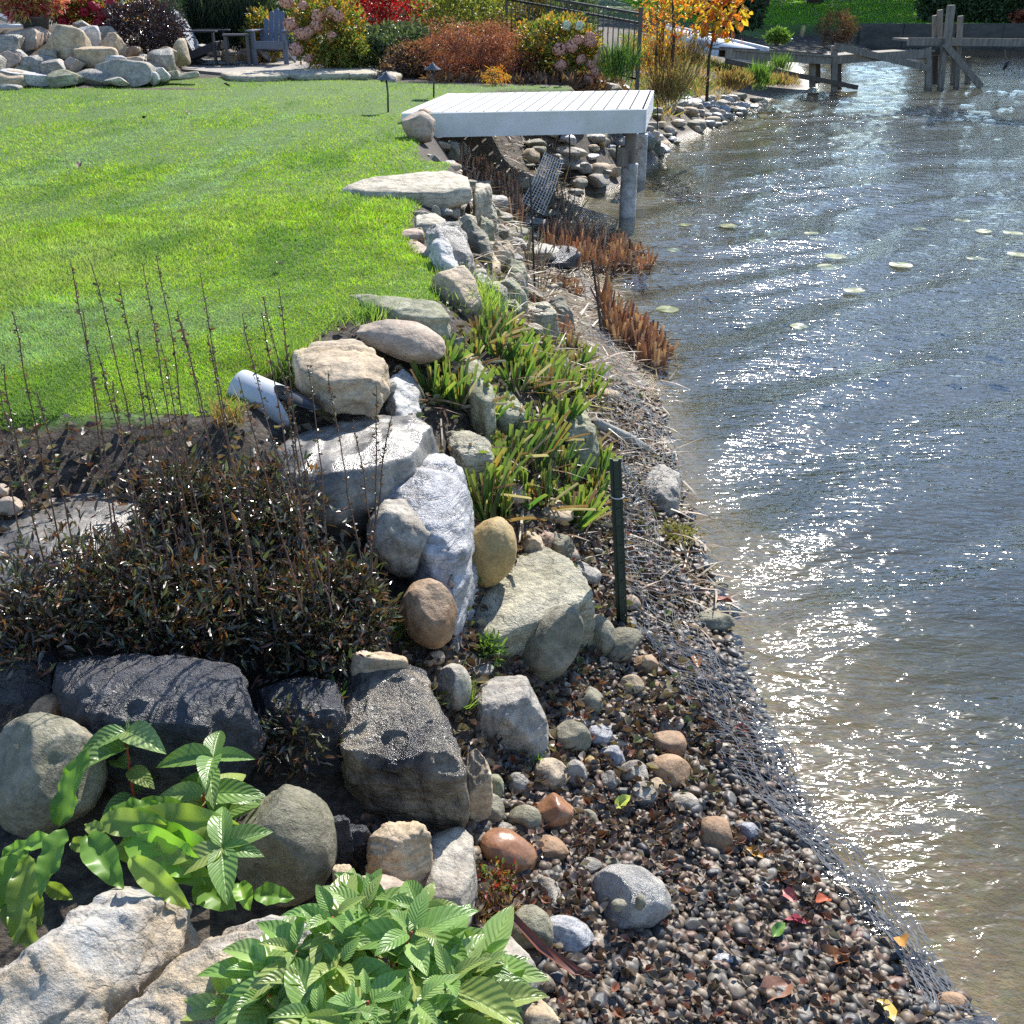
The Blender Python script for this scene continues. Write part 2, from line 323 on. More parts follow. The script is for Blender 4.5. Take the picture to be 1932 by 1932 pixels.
def leafmat(name, cols, trans=.45, rough=.45, spec=.5, veins=False, tipcol=None, patchcol=None):
    """cols: list of colours picked per leaf"""
    m, nt, b = newmat(name); g = N(nt, 'ShaderNodeNewGeometry')
    r = ramp(nt, [(i / len(cols), c) for i, c in enumerate(cols)], 'CONSTANT' if len(cols) > 3 else 'LINEAR'); nt.links.new(g.outputs['Random Per Island'], r.inputs[0])
    c = r.outputs[0]
    tc = N(nt, 'ShaderNodeTexCoord')
    n = N(nt, 'ShaderNodeTexNoise'); n.inputs['Scale'].default_value = 6; n.inputs['Detail'].default_value = 3; nt.links.new(tc.outputs['Object'], n.inputs['Vector'])
    rr = ramp(nt, [(.3, (.65, .65, .65)), (.7, (1.3, 1.3, 1.3))]); nt.links.new(n.outputs[0], rr.inputs[0]); c = mix(nt, 1.0, c, rr.outputs[0], 'MULTIPLY')
    if patchcol:
        for (sc_x, col_, lo, hi, rot) in ((.55, patchcol, .5, .72, 0), (2.2, tuple(x * .8 for x in patchcol), .55, .7, .5), (.9, (.1, .2, .05), .52, .64, .62)):
            mp = N(nt, 'ShaderNodeMapping'); nt.links.new(tc.outputs['Object'], mp.inputs[0]); mp.inputs['Rotation'].default_value = (0, 0, rot); mp.inputs['Scale'].default_value = (2.4 if rot else 1.4, .7, 1); mp.inputs['Location'].default_value = (3.1, 7.7, 0)
            q = N(nt, 'ShaderNodeTexNoise'); q.inputs['Scale'].default_value = sc_x; q.inputs['Detail'].default_value = 4; nt.links.new(mp.outputs[0], q.inputs['Vector'])
            rp = ramp(nt, [(lo, (0, 0, 0)), (hi, (.75, .75, .75))]); nt.links.new(q.outputs[0], rp.inputs[0]); c = mix(nt, rp.outputs[0], c, col_)
    if tipcol:
        sx = N(nt, 'ShaderNodeSeparateXYZ'); nt.links.new(tc.outputs['UV'], sx.inputs[0])
        rt = ramp(nt, [(.6, (0, 0, 0)), (1, (1, 1, 1))]); nt.links.new(sx.outputs[1], rt.inputs[0]); c = mix(nt, mth(nt, 'MULTIPLY', rt.outputs[0], .8), c, tipcol)
    if veins:
        sx = N(nt, 'ShaderNodeSeparateXYZ'); nt.links.new(tc.outputs['UV'], sx.inputs[0])
        ax = mth(nt, 'ABSOLUTE', mth(nt, 'SUBTRACT', sx.outputs[0], .5))
        ph = mth(nt, 'MULTIPLY', mth(nt, 'SUBTRACT', sx.outputs[1], mth(nt, 'MULTIPLY', ax, .55)), 8.5 * 2 * math.pi)
        wv = mth(nt, 'ADD', mth(nt, 'MULTIPLY', mth(nt, 'COSINE', ph), .5), .5)
        mid = mth(nt, 'SUBTRACT', 1, mth(nt, 'MULTIPLY', ax, 22), clamp=True)
        vein = mth(nt, 'MAXIMUM', mth(nt, 'POWER', wv, 14), mid)
        c = mix(nt, mth(nt, 'MULTIPLY', vein, .38), c, tuple(min(1, x * 1.7 + .03) for x in cols[0]))
        bp = N(nt, 'ShaderNodeBump'); bp.inputs['Strength'].default_value = .45; bp.inputs['Distance'].default_value = .003
        nt.links.new(mth(nt, 'ADD', mth(nt, 'SUBTRACT', 1, wv), mth(nt, 'MULTIPLY', mid, -1)), bp.inputs['Height']); nt.links.new(bp.outputs[0], b.inputs['Normal'])
    nt.links.new(c, b.inputs['Base Color']); b.inputs['Roughness'].default_value = rough; b.inputs['Specular IOR Level'].default_value = spec
    tr = N(nt, 'ShaderNodeBsdfTranslucent'); nt.links.new(mix(nt, 1.0, c, (1.5, 1.6, .8), 'MULTIPLY'), tr.inputs[0])
    mx = N(nt, 'ShaderNodeMixShader'); mx.inputs[0].default_value = trans
    nt.links.new(b.outputs[0], mx.inputs[1]); nt.links.new(tr.outputs[0], mx.inputs[2])
    nt.links.new(mx.outputs[0], nt.nodes['Material Output'].inputs[0])
    return m
wood_grey = simple('weathered_wood', (.3, .26, .21), .85, 0, .55, 14, .6, aniso=(1, 1, .15))
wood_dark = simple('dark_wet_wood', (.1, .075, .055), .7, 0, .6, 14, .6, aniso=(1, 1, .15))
white_paint = simple('white_composite', (.74, .74, .73), .45, 0, .08, 6, 0)
white_deck = simple('white_decking', (.7, .69, .66), .6, 0, .14, 6, .15, aniso=(1, .25, 1))
pile_mat = simple('stained_white_sleeve', (.62, .6, .57), .55, 0, .55, 7, .3, c2=(.2, .18, .15))
black_metal = simple('black_painted_metal', (.012, .012, .014), .35, 0, spec=.6)
lamp_metal = simple('dark_lamp_metal', (.16, .155, .16), .3, .7)
green_post = simple('dark_green_enamel', (.012, .04, .034), .4, 0, .3, 30)
stem_brown = simple('brown_stem', (.09, .045, .03), .7)
stem_red = simple('red_stem', (.35, .05, .025), .5)
stem_green = simple('green_stem', (.12, .2, .05), .6)
bark = simple('bark', (.09, .07, .055), .9, 0, .5, 10, .8)
chair_mat = simple('slate_blue_plastic', (.13, .155, .21), .45, 0, .15, 5)
chair_dark = simple('charcoal_plastic', (.055, .06, .07), .4, 0, .15, 5)

# ------------------------------------------------------------------ setting: ground, water
def axis(a, b, s0, g):
    o = [a]; s = s0
    while o[-1] < b: o.append(o[-1] + s); s *= g
    return o
ysx = np.array(axis(.6, 3, .02, 1.0) + axis(3.02, 500, .022, 1.012))
xr = axis(.95, 300, .02, 1.022); xl = axis(.97, 300, .02, 1.022)
xs = np.array(sorted([-a + .0 for a in xl] + list(np.arange(-.95, .95, .02)) + xr))
X, Y = np.meshgrid(xs, ysx); Z = H(X.ravel(), Y.ravel())
z0 = H0(X.ravel(), Y.ravel()); xf, yf = X.ravel(), Y.ravel()
nz = fbm(np.stack([xf * 5, yf * 5, xf * 0], 1), 3, 9)
# garden bed and patio zones beyond the lawn
bedline = np.interp(xf, [-14, -8.5, -6.2, -4.3, -2.9, -1.2, 1.0, 2.0, 4], [13, 15.5, 17.2, 18.6, 18.6, 17.2, 16.9, 17.2, 18]) 
lawn = ((z0 > 1.165 + nz * .012) & (yf < bedline + nz * .3)).astype(float)
farl = (yf > 50).astype(float) * (z0 > .5)
lawn = np.maximum(lawn, farl)
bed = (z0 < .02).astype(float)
beach = np.clip((.42 - z0) / .2, 0, 1) * np.maximum(np.clip((9.5 - yf) / 1.5, 0, 1), np.clip((yf - 17) / 2, 0, 1) * .6)
V = np.stack([xf, yf, Z], 1); n, mcols = len(ysx), len(xs)
idx = np.arange(n * mcols).reshape(n, mcols)
F = np.stack([idx[:-1, :-1].ravel(), idx[:-1, 1:].ravel(), idx[1:, 1:].ravel(), idx[1:, :-1].ravel()], 1)
mg, nt, b = newmat('ground_material')
at = N(nt, 'ShaderNodeAttribute'); at.attribute_name = 'zone'; sx = N(nt, 'ShaderNodeSeparateColor'); nt.links.new(at.outputs['Color'], sx.inputs[0])
geo = N(nt, 'ShaderNodeNewGeometry'); sz = N(nt, 'ShaderNodeSeparateXYZ'); nt.links.new(geo.outputs['Position'], sz.inputs[0])
def gn(s, d=5, r_=.65, vec=None):
    q = N(nt, 'ShaderNodeTexNoise'); q.inputs['Scale'].default_value = s; q.inputs['Detail'].default_value = d; q.inputs['Roughness'].default_value = r_
    nt.links.new(vec or geo.outputs['Position'], q.inputs['Vector']); return q.outputs[0]
def gr(fac, st):
    q = ramp(nt, st); nt.links.new(fac, q.inputs[0]); return q.outputs[0]
soil = gr(gn(30), [(.35, (.02, .014, .01)), (.5, (.06, .045, .032)), (.68, (.13, .105, .08))])
lawnc = gr(gn(40, 6, .8), [(.3, (.035, .07, .01)), (.7, (.12, .22, .025))])
vor = N(nt, 'ShaderNodeTexVoronoi'); vor.inputs['Scale'].default_value = 32; nt.links.new(geo.outputs['Position'], vor.inputs['Vector'])
pebc = mix(nt, .75, gr(gn(3), [(.35, (.17, .13, .08)), (.65, (.3, .24, .17))]), vor.outputs['Color'], 'MULTIPLY')
pebc = mix(nt, .5, pebc, gr(gn(12), [(.35, (.12, .095, .06)), (.65, (.34, .28, .2))]))
bedc = gr(mth(nt, 'MULTIPLY', sz.outputs[2], -1.0), [(0, (.66, .62, .56)), (.12, (.42, .4, .32)), (.26, (.12, .14, .07)), (.5, (.02, .035, .02))])  # light lost in deeper water is put into the bed colour by depth
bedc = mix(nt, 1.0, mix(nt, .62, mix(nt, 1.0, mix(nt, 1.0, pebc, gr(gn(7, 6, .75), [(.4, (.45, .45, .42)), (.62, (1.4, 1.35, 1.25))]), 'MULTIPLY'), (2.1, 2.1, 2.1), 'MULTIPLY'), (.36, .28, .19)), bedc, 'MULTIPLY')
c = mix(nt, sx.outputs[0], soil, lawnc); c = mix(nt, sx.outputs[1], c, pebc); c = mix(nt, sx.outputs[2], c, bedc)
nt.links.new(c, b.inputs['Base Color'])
wr = N(nt, 'ShaderNodeMapRange'); nt.links.new(sz.outputs[2], wr.inputs[0]); wr.inputs[1].default_value = .02; wr.inputs[2].default_value = .1; wr.inputs[3].default_value = .28; wr.inputs[4].default_value = .85
wr2 = N(nt, 'ShaderNodeMapRange'); nt.links.new(sz.outputs[2], wr2.inputs[0]); wr2.inputs[1].default_value = -.03; wr2.inputs[2].default_value = 0; wr2.inputs[3].default_value = .9; wr2.inputs[4].default_value = .0; nt.links.new(mth(nt, 'MAXIMUM', wr.outputs[0], wr2.outputs[0]), b.inputs['Roughness'])
bp = N(nt, 'ShaderNodeBump'); bp.inputs['Strength'].default_value = .8; bp.inputs['Distance'].default_value = .03
nt.links.new(gn(35, 5, .75), bp.inputs['Height']); nt.links.new(bp.outputs[0], b.inputs['Normal'])
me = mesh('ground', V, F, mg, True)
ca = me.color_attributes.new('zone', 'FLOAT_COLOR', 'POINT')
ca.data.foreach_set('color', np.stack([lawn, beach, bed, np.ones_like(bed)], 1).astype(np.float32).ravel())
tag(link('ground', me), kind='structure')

# water
ysw = np.array(axis(.7, 3, .035, 1.0) + axis(3.035, 75, .035, 1.0095)); xw_ = np.array(axis(.15, 70, .035, 1.0125))
X, Y = np.meshgrid(xw_, ysw); xf, yf = X.ravel(), Y.ravel()
def wave(x, y):
    wp = vn(np.stack([x * .35, y * .35, x * 0], 1), 21) * 1.6; w2 = vn(np.stack([x * 1.1, y * 1.1, x * 0 + 3], 1), 22) * .9
    z = 0
    for th, L, A, k in ((-56, 1.25, .04, 1), (-62, .62, .011, 1.3), (-44, .37, .0032, .8), (-75, .24, .002, 1), (-30, .17, .0014, 1), (25, .5, .002, .6)):
        a = R(th); dx, dy = math.cos(a), math.sin(a)
        cyl = 0.10 * (x - 1) ** 2 * 0
        ph = 2 * math.pi / L * (x * dx + y * dy) + wp * k * 2 + w2 * k
        z = z + A * np.sin(ph + .5 * np.sin(ph))
    amp = .55 + .6 * vn(np.stack([x * .5 + 9, y * .5, x * 0], 1), 23)
    return z * np.clip(amp, .45, 1.3)
dep = np.clip(-H0(xf, yf) / .14, 0.15, 1)
Z = wave(xf, yf) * dep
n, mcols = len(ysw), len(xw_); idx = np.arange(n * mcols).reshape(n, mcols)
F = np.stack([idx[:-1, :-1].ravel(), idx[:-1, 1:].ravel(), idx[1:, 1:].ravel(), idx[1:, :-1].ravel()], 1)
keep = H0(xf, yf)[F].min(1) < .03; F = F[keep]
mw, nt, b = newmat('lake_water'); nt.nodes.remove(b)
geo = N(nt, 'ShaderNodeNewGeometry'); mp = N(nt, 'ShaderNodeMapping', vector_type='POINT'); nt.links.new(geo.outputs['Position'], mp.inputs[0])
mp.inputs['Rotation'].default_value = (0, 0, R(-36)); mp.inputs['Scale'].default_value = (.45, 1.3, 1)
def wn(s, d, r_): 
    q = N(nt, 'ShaderNodeTexNoise'); q.inputs['Scale'].default_value = s; q.inputs['Detail'].default_value = d; q.inputs['Roughness'].default_value = r_; q.inputs['Distortion'].default_value = .4
    nt.links.new(mp.outputs[0], q.inputs['Vector']); return q.outputs[0]
hh = mth(nt, 'ADD', mth(nt, 'MULTIPLY', wn(6, 2, .45), 1.7), mth(nt, 'MULTIPLY', wn(22, 2, .5), .9))
bp = N(nt, 'ShaderNodeBump'); bp.inputs['Strength'].default_value = 1.0; bp.inputs['Distance'].default_value = .0085; nt.links.new(hh, bp.inputs['Height'])
gl = N(nt, 'ShaderNodeBsdfGlossy'); gl.inputs['Roughness'].default_value = .035; nt.links.new(bp.outputs[0], gl.inputs['Normal'])
tp = N(nt, 'ShaderNodeBsdfTransparent'); tp.inputs[0].default_value = (.9, .92, .83, 1)
fr = N(nt, 'ShaderNodeLayerWeight'); fr.inputs['Blend'].default_value = .5; nt.links.new(bp.outputs[0], fr.inputs['Normal'])
fs = mth(nt, 'ADD', mth(nt, 'MULTIPLY', mth(nt, 'POWER', fr.outputs['Facing'], 3.6), 1.0), .05)
g2 = N(nt, 'ShaderNodeBsdfGlossy'); g2.inputs['Roughness'].default_value = .2; nt.links.new(bp.outputs[0], g2.inputs['Normal'])
gm = N(nt, 'ShaderNodeMixShader'); gm.inputs[0].default_value = .015; nt.links.new(gl.outputs[0], gm.inputs[1]); nt.links.new(g2.outputs[0], gm.inputs[2]); gl = gm
ms = N(nt, 'ShaderNodeMixShader'); nt.links.new(fs, ms.inputs[0]); nt.links.new(tp.outputs[0], ms.inputs[1]); nt.links.new(gl.outputs[0], ms.inputs[2])
nt.links.new(ms.outputs[0], nt.nodes['Material Output'].inputs[0])
tag(link('lake_water', mesh('lake_water', np.stack([xf, yf, Z], 1), F, mw, True)), kind='structure')

# ------------------------------------------------------------------ lawn grass (nobody could count it)
def on_lawn(x, y):
    z0 = H0(x, y + .1 * fbm(np.stack([x * 6, y * 2, x * 0], 1), 3, 12) - .03); nz = fbm(np.stack([x * 5, y * 5, x * 0], 1), 3, 9)
    bl = np.interp(x, [-14, -8.5, -6.2, -4.3, -2.9, -1.2, 1.0, 2.0, 4], [13, 15.5, 17.2, 18.6, 18.6, 17.2, 16.9, 17.2, 18])
    return (z0 > 1.155 + nz * .02) & (y < bl)
def grass(name, n, y0, y1, hgt, wid, mat, pred, xr=(-.56, .2), lean=.5):
    y = 1 / rng.uniform(1 / y1, 1 / y0, n); x = rng.uniform(xr[0], xr[1], n) * y * 1.02
    k = pred(x, y); x, y = x[k], y[k]; n = len(x)
    z = H(x, y); sc1 = np.clip(y / 5, .8, 1.8)
    den = .75 + .35 * vn(np.stack([x * 1.3, y * 1.3, x * 0], 1), 31)
    hh = hgt * rng.uniform(.5, 1.25, n) * den * np.clip(sc1, 1, 1.25); ww = wid * sc1 * rng.uniform(.7, 1.3, n)
    d = rdir(n, .35, 1); d[:, 2] *= 1.2
    comb = vn(np.stack([x * .9, y * .9, x * 0], 1), 33); d[:, 0] += lean * comb; d[:, 1] -= .15
    M = frames(d, rdir(n), np.stack([ww, hh, hh], 1))
    tv = np.array([(-.5, 0, 0), (.5, 0, 0), (-.4, .55, .06), (.4, .55, .06), (0, 1, .3)]); tf = np.array([(0, 1, 3, 2), (2, 3, 4, 4)])
    tf3 = np.array([(0, 1, 3), (0, 3, 2), (2, 3, 4)])
    V, F, _ = scatter(tv, tf3, M, np.stack([x, y, z - .004], 1))
    if isinstance(mat, list):
        pale_ = np.zeros(n); nb_ = fbm(np.stack([x * 2.5, y * 1.2, x * 0], 1), 3, 61)
        for (a, b_, wd) in (((40, 350), (520, 165), .22), ((120, 300), (520, 172), .16), ((250, 390), (560, 215), .16), ((330, 395), (600, 230), .12), ((0, 640), (120, 590), .5), ((200, 640), (420, 600), .3)):
            A_ = P(a[0], a[1], 1.2)[:2]; B_ = P(b_[0], b_[1], 1.2)[:2]; ab = B_ - A_; q = np.stack([x, y], 1); t_ = np.clip((q - A_) @ ab / (ab @ ab), 0, 1); d_ = np.linalg.norm(q - A_ - t_[:, None] * ab, axis=1)
            pale_ = np.maximum(pale_, np.clip(1.2 - d_ / wd + nb_ * .9, 0, 1) * .85)
        pale_ = np.maximum(pale_, np.clip(nb_ - .25, 0, 1) * .8)
        mi = np.repeat((rng.uniform(0, 1, n) < pale_).astype(np.int32), 3); return link(name, mesh(name, V, F, mat, midx=mi))
    return link(name, mesh(name, V, F, mat))
m_grass = leafmat('grass_blades', [(.18, .33, .02), (.27, .42, .03), (.23, .39, .025), (.38, .43, .08), (.16, .3, .03), (.25, .41, .03), (.4, .42, .12), (.22, .38, .03)], .42, .6, .3, patchcol=(.34, .4, .16))
m_pale = leafmat('pale_grass_blades', [(.3, .42, .19), (.36, .45, .27), (.22, .36, .15)], .35, .6, .3)
tag(grass('lawn_grass', 560000, 2.9, 18.6, .032, .004, [m_grass, m_pale], on_lawn), kind='stuff', cat='grass', label='mown bright green lawn grass on the bank above the lake')
m_fgrass = leafmat('far_grass', [(.12, .3, .02), (.2, .4, .03), (.16, .34, .03)], .5, .5, .3)

# ------------------------------------------------------------------ rocks
def remesh(V, voxel):
    bm = bmesh.new()
    for v in V: bm.verts.new(v)
    r = bmesh.ops.convex_hull(bm, input=bm.verts[:])
    g = [e for e in r['geom_interior'] + r['geom_unused'] if isinstance(e, bmesh.types.BMVert) and e.is_valid]
    if g: bmesh.ops.delete(bm, geom=list(set(g)), context='VERTS')
    loose = [v for v in bm.verts if not v.link_faces]
    if loose: bmesh.ops.delete(bm, geom=loose, context='VERTS')
    me = bpy.data.meshes.new('tmp'); bm.to_mesh(me); bm.free()
    o = bpy.data.objects.new('tmp', me); col.objects.link(o)
    md = o.modifiers.new('r', 'REMESH'); md.mode = 'VOXEL'; md.voxel_size = voxel
    dg = bpy.context.evaluated_depsgraph_get(); m2 = bpy.data.meshes.new_from_object(o.evaluated_get(dg))
    bpy.data.objects.remove(o); bpy.data.meshes.remove(me); return m2
def lap(me, V, k, f=.5):
    e = np.empty(len(me.edges) * 2, np.int32); me.edges.foreach_get('vertices', e); e = e.reshape(-1, 2)
    dg = np.bincount(e.ravel(), minlength=len(V))[:, None].astype(float)
    for _ in range(k):
        s = np.zeros_like(V); 
        for c in range(3):
            s[:, c] = np.bincount(e[:, 0], V[e[:, 1], c], len(V)) + np.bincount(e[:, 1], V[e[:, 0], c], len(V))
        V = V + f * (s / np.maximum(dg, 1) - V)
    return V
def displace(me, V, L, seed, amp=1, strata=0):
    me.vertices.foreach_set('co', V.astype(np.float32).ravel()); me.update()
    nr = np.empty(len(V) * 3, np.float32); me.vertices.foreach_get('normal', nr); nr = nr.reshape(-1, 3)
    q = V / L; d = .024 * fbm(q * 3.2 + seed, 3, seed) 
    rg = 1 - np.abs(fbm(q * 6 + seed * 3, 3, seed + 5)) * 2
    st_ = vn(q * 2.6 + 3, seed + 12); d = d + .012 * rg + .012 * fbm(q * 14, 3, seed + 9) + .009 * np.clip(np.sin(st_ * 12) * 5, -1, 1)
    if strata:
        zz = V[:, 2] / .035 + fbm(q * 2.5, 2, seed) * 2; d = d + strata * .012 * np.where(np.abs(nr[:, 2]) < .7, np.sin(zz * 2) + .5 * np.sign(np.sin(zz * 4.3)), 0)
    V = V + nr * (d * L * amp)[:, None]
    me.vertices.foreach_set('co', V.astype(np.float32).ravel()); me.update(); return V
ROCKS = []
seedc = [100]
def hullrock(name, label, poly, h, mat, zb=None, tilt=(0, 0), round_=2, amp=1, strata=.6, flare=1.12, cat='rock', z=None, conv=None, group=None, det=46, sink=.12):
    """top face traced as picture points on a plane h above the ground at its front edge; sides fall to the ground"""
    seedc[0] += 1; s = seedc[0]
    if conv: poly = [conv(*p) for p in poly]
    c4_ = conv is c4 or 'white pointed' in label
    if tilt == (0, 0) and name in ('rock', 'boulder') and c4_: tilt = (-.15, .25); z = None; zb = None; h = .13
    pu = [p[0] for p in poly]; vmax = max(p[1] for p in poly); cu = sum(pu) / len(pu); cv = sum(p[1] for p in poly) / len(poly)
    if z is None:
        z = .5
        for _ in range(12): q = P(cu, vmax, z); z = z * .5 + .5 * (gz(q[0], q[1]) + h)
    c = P(cu, cv, z)
    top = []
    for u, v in poly:
        d_ = ray(u, v); t_ = (z - tilt[0] * c[0] - tilt[1] * c[1] - CAMH) / (d_[2] - tilt[0] * d_[0] - tilt[1] * d_[1])
        top.append(np.array((0, 0, CAMH)) + d_ * t_)
    top = np.array(top); cen = top.mean(0)
    gmin = min(float(np.min(H(top[:, 0], top[:, 1]))), z - h)
    lo = gmin - sink if zb is None else (zb if zb > gmin + .04 else max(zb, gmin - .05))
    lo = min(lo, float(top[:, 2].min()) - .07); r_ = np.random.default_rng(s); n_ = len(top)
    jit = lambda a, b: cen[:2] + (top[:, :2] - cen[:2]) * r_.uniform(a, b, (n_, 1))
    L = float(np.max(np.ptp(top[:, :2], axis=0))); L = max(L, .05)
    mid = top.copy(); mid[:, :2] = jit(flare - .06, flare + .05); mid[:, 2] = top[:, 2] + (lo - top[:, 2]) * r_.uniform(.25, .7, n_)
    bot = top.copy(); bot[:, :2] = jit(.62, .98); bot[:, 2] = lo
    inn = top.copy(); inn[:, :2] = jit(.35, .85); inn[:, 2] += r_.uniform(0, .09, n_) * min(L, top[:, 2].mean() - lo)
    top[:, 2] -= r_.uniform(0, .10, n_) * (top[:, 2].mean() - lo)
    pts = np.concatenate([top, mid, bot, inn]); base = np.array((cen[0], cen[1], lo))
    me = remesh(pts - base, max(L / det, .006))
    V = np.empty(len(me.vertices) * 3, np.float32); me.vertices.foreach_get('co', V); V = V.reshape(-1, 3).astype(float)
    
    Lz = float(np.ptp(V[:, 2])); nf = r_.normal(size=(9, 3)); nf[:, 2] = np.abs(nf[:, 2]) * .6; nf /= np.linalg.norm(nf, axis=1)[:, None]; cc = V.mean(0)
    for f_ in nf:
        pr = (V - cc) @ f_; mx_ = pr.max(); ex = np.maximum(pr - mx_ * (r_.uniform(.93, 1.0) if 'slab' in name or 'border' in name or det > 50 else r_.uniform(.8, .96)), 0); V = V - ex[:, None] * f_ * .95
    V = lap(me, V, max(1, round_ - 1)); V = displace(me, V, min(L, .6), s, amp, strata)
    me.materials.append(RM[mat]); me.polygons.foreach_set('use_smooth', np.full(len(me.polygons), True)); me.name = name
    o = link(name, me, None, tuple(base)); tag(o, label, cat, group); ROCKS.append((o, cen, L)); return o
_ico = {}
def ico(k):
    if k not in _ico:
        bm = bmesh.new(); bmesh.ops.create_icosphere(bm, subdivisions=k, radius=1); bm.verts.index_update()
        _ico[k] = (np.array([v.co[:] for v in bm.verts]), np.array([[v.index for v in f.verts] for f in bm.faces])); bm.free()
    return _ico[k]
def rockshape(k, seed, facets=6, rough=1., boxy=.0):
    r = np.random.default_rng(seed); V, F = ico(k); V = V.copy()
    if boxy: p = 2 + boxy * 4; V = V / (np.sum(np.abs(V) ** p, 1) ** (1 / p))[:, None]
    for i in range(facets):
        n = r.normal(size=3); n /= np.linalg.norm(n); d = r.uniform(.62, .9)
        ex = np.maximum(V @ n - d, 0); V = V - ex[:, None] * n * .92
    V = V * (1 + rough * (.09 * fbm(V * 1.7 + seed, 3, seed) + .03 * fbm(V * 6, 3, seed + 3)))[:, None]
    return V, F
def boulder(name, label, u, v, ru, rv, mat, ang=0, facets=5, rough=1., lift=.5, sy=1.0, conv=None, k=5, cat='rock', group=None, y=None, boxy=0, parent=None):
    seedc[0] += 1; s = seedc[0]
    if conv:
        (u1, v1) = conv(u, v); f = conv(1, 0)[0] - conv(0, 0)[0]; u, v, ru, rv = u1, v1, ru * f, rv * f
    ru *= 1.08; rv *= 1.08
    z = .4
    for _ in range(14):
        if y is not None: q = PY(u, v, y); z = q[2]; zc = depth(q) / FP; break
        q = P(u, v, z); zc = depth(q) / FP; z = .5 * z + .5 * (gz(q[0], q[1]) + rv * zc * lift)
    V, F = rockshape(k, s, facets, rough, boxy)
    # local: x = right, z = picture-up in a vertical plane, y = depth
    S = V * np.array((ru * zc, sy * .5 * (ru + rv) * zc, rv * zc * 1.0))
    a = R(ang); ca_, sa = math.cos(a), math.sin(a)
    S = np.stack([S[:, 0] * ca_ - S[:, 2] * sa, S[:, 1], S[:, 0] * sa + S[:, 2] * ca_], 1)
    S = S - [0, 0, S[:, 2].min()]; base = np.array((q[0], q[1], q[2] - (S[:, 2].max()) / 2))
    o = link(name, mesh(name, S, F, RM[mat], True), None, tuple(base)); tag(o, label, cat, group); ROCKS.append((o, q, ru * zc)); return o
c4 = lambda x, y: (618.2 + .36 * x, 154.6 + .36 * y)
c5 = lambda x, y: (463.7 + .44 * x, 541 + .44 * y)
c2 = lambda x, y: (541 + .44 * x, 1081.9 + .44 * y)
c3 = lambda x, y: (1159.2 + .48 * x, 1004.6 + .48 * y)
c1 = lambda x, y: (.32 * x, .32 * y)
ct2 = lambda x, y: (541 + .32 * x, .32 * y)
cr = lambda x, y: (1082 + .44 * x, .44 * y)
cb = lambda x, y: (.4 * x, 1159.2 + .4 * y)
HR = hullrock
# upper bank, from the platform down
HR('slab', 'large pale flat flagstone jutting over the bank from the lawn below the platform', [(80, 545), (200, 500), (420, 480), (640, 460), (735, 490), (750, 550), (600, 565), (440, 572), (220, 570)], .3, 'flag', conv=c4, z=1.24, zb=1.08, amp=.35, flare=1.0)
HR('slab', 'small thick flagstone at the right end of the large pale slab', [(760, 540), (850, 530), (860, 560), (770, 590)], .3, 'flag', conv=c4, z=1.17, zb=.9, amp=.5, flare=1.05)
HR('slab', 'shaded block directly beneath the large pale flagstone', [(440, 590), (730, 580), (745, 620), (600, 680)], .3, 'grey', conv=c4, z=1.08, zb=.75, amp=.6)
HR('rock', 'angular pale rock under the right end of the large flagstone', [(740, 630), (850, 590), (885, 640), (890, 690), (800, 690)], .3, 'lichen', conv=c4, z=.98, zb=.5)
HR('rock', 'small flat rock beneath the shaded block under the flagstone', [(680, 700), (770, 670), (780, 710), (720, 720)], .25, 'flag', conv=c4)
HR('slab', 'thin grey flat stone set into the lawn edge below the flagstone', [(460, 700), (560, 680), (615, 715), (600, 738), (470, 745)], .2, 'flag', conv=c4, z=1.17, zb=1.0, amp=.4)
HR('rock', 'tiny round stone on the lawn edge beneath the flagstone', [(545, 640), (580, 632), (590, 655), (560, 662)], .1, 'olive', conv=c4, z=1.2, zb=1.1)
HR('slab', 'small brown flat stone at the lawn edge beside the pale crest rock', [(385, 775), (495, 752), (505, 800), (380, 805)], .2, 'pink', conv=c4, z=1.18, zb=1.0, amp=.4)
HR('slab', 'pinkish grey sloping slab along the lawn edge, cracked and broad', [(345, 850), (430, 810), (540, 870), (600, 930), (605, 985), (520, 1000), (430, 925)], .25, 'pink', conv=c4, z=1.14, zb=.85, amp=.5)
HR('rock', 'bright white pointed rock between the pinkish slab and the grey boulder', [(540, 800), (600, 785), (640, 860), (672, 930), (665, 990), (620, 960), (570, 880)], .3, 'white', conv=c4, z=1.16, zb=.8)
HR('boulder', 'grey ridged boulder behind the white pointed rock', [(510, 775), (600, 730), (680, 715), (730, 790), (748, 890), (745, 960), (695, 960), (650, 860)], .35, 'grey', conv=c4, z=1.1, zb=.65)
HR('boulder', 'tan boulder with a rounded top right of the grey ridged boulder', [(690, 820), (760, 810), (860, 870), (905, 945), (860, 985), (780, 975), (720, 890)], .3, 'tan', conv=c4, z=.9, zb=.5, tilt=(-.15, 0))
HR('rock', 'brown angular rock above the tan rounded boulder', [(690, 725), (760, 712), (850, 790), (860, 855), (800, 850)], .3, 'olive', conv=c4, z=1.0, zb=.6)
HR('rock', 'mossy light rock right of the brown angular rock', [(790, 700), (860, 700), (870, 750), (800, 760)], .2, 'mossy', conv=c4)
HR('rock', 'flat light rock under reed stubble right of the tan boulder', [(850, 850), (960, 830), (990, 900), (890, 910)], .16, 'tan', conv=c4)
HR('boulder', 'large grey cream slab below the pinkish slab, sloping to the water', [(530, 1010), (650, 980), (720, 975), (790, 1050), (820, 1100), (750, 1150), (640, 1075)], .25, 'tan', conv=c4, z=1.08, zb=.7, amp=.5)
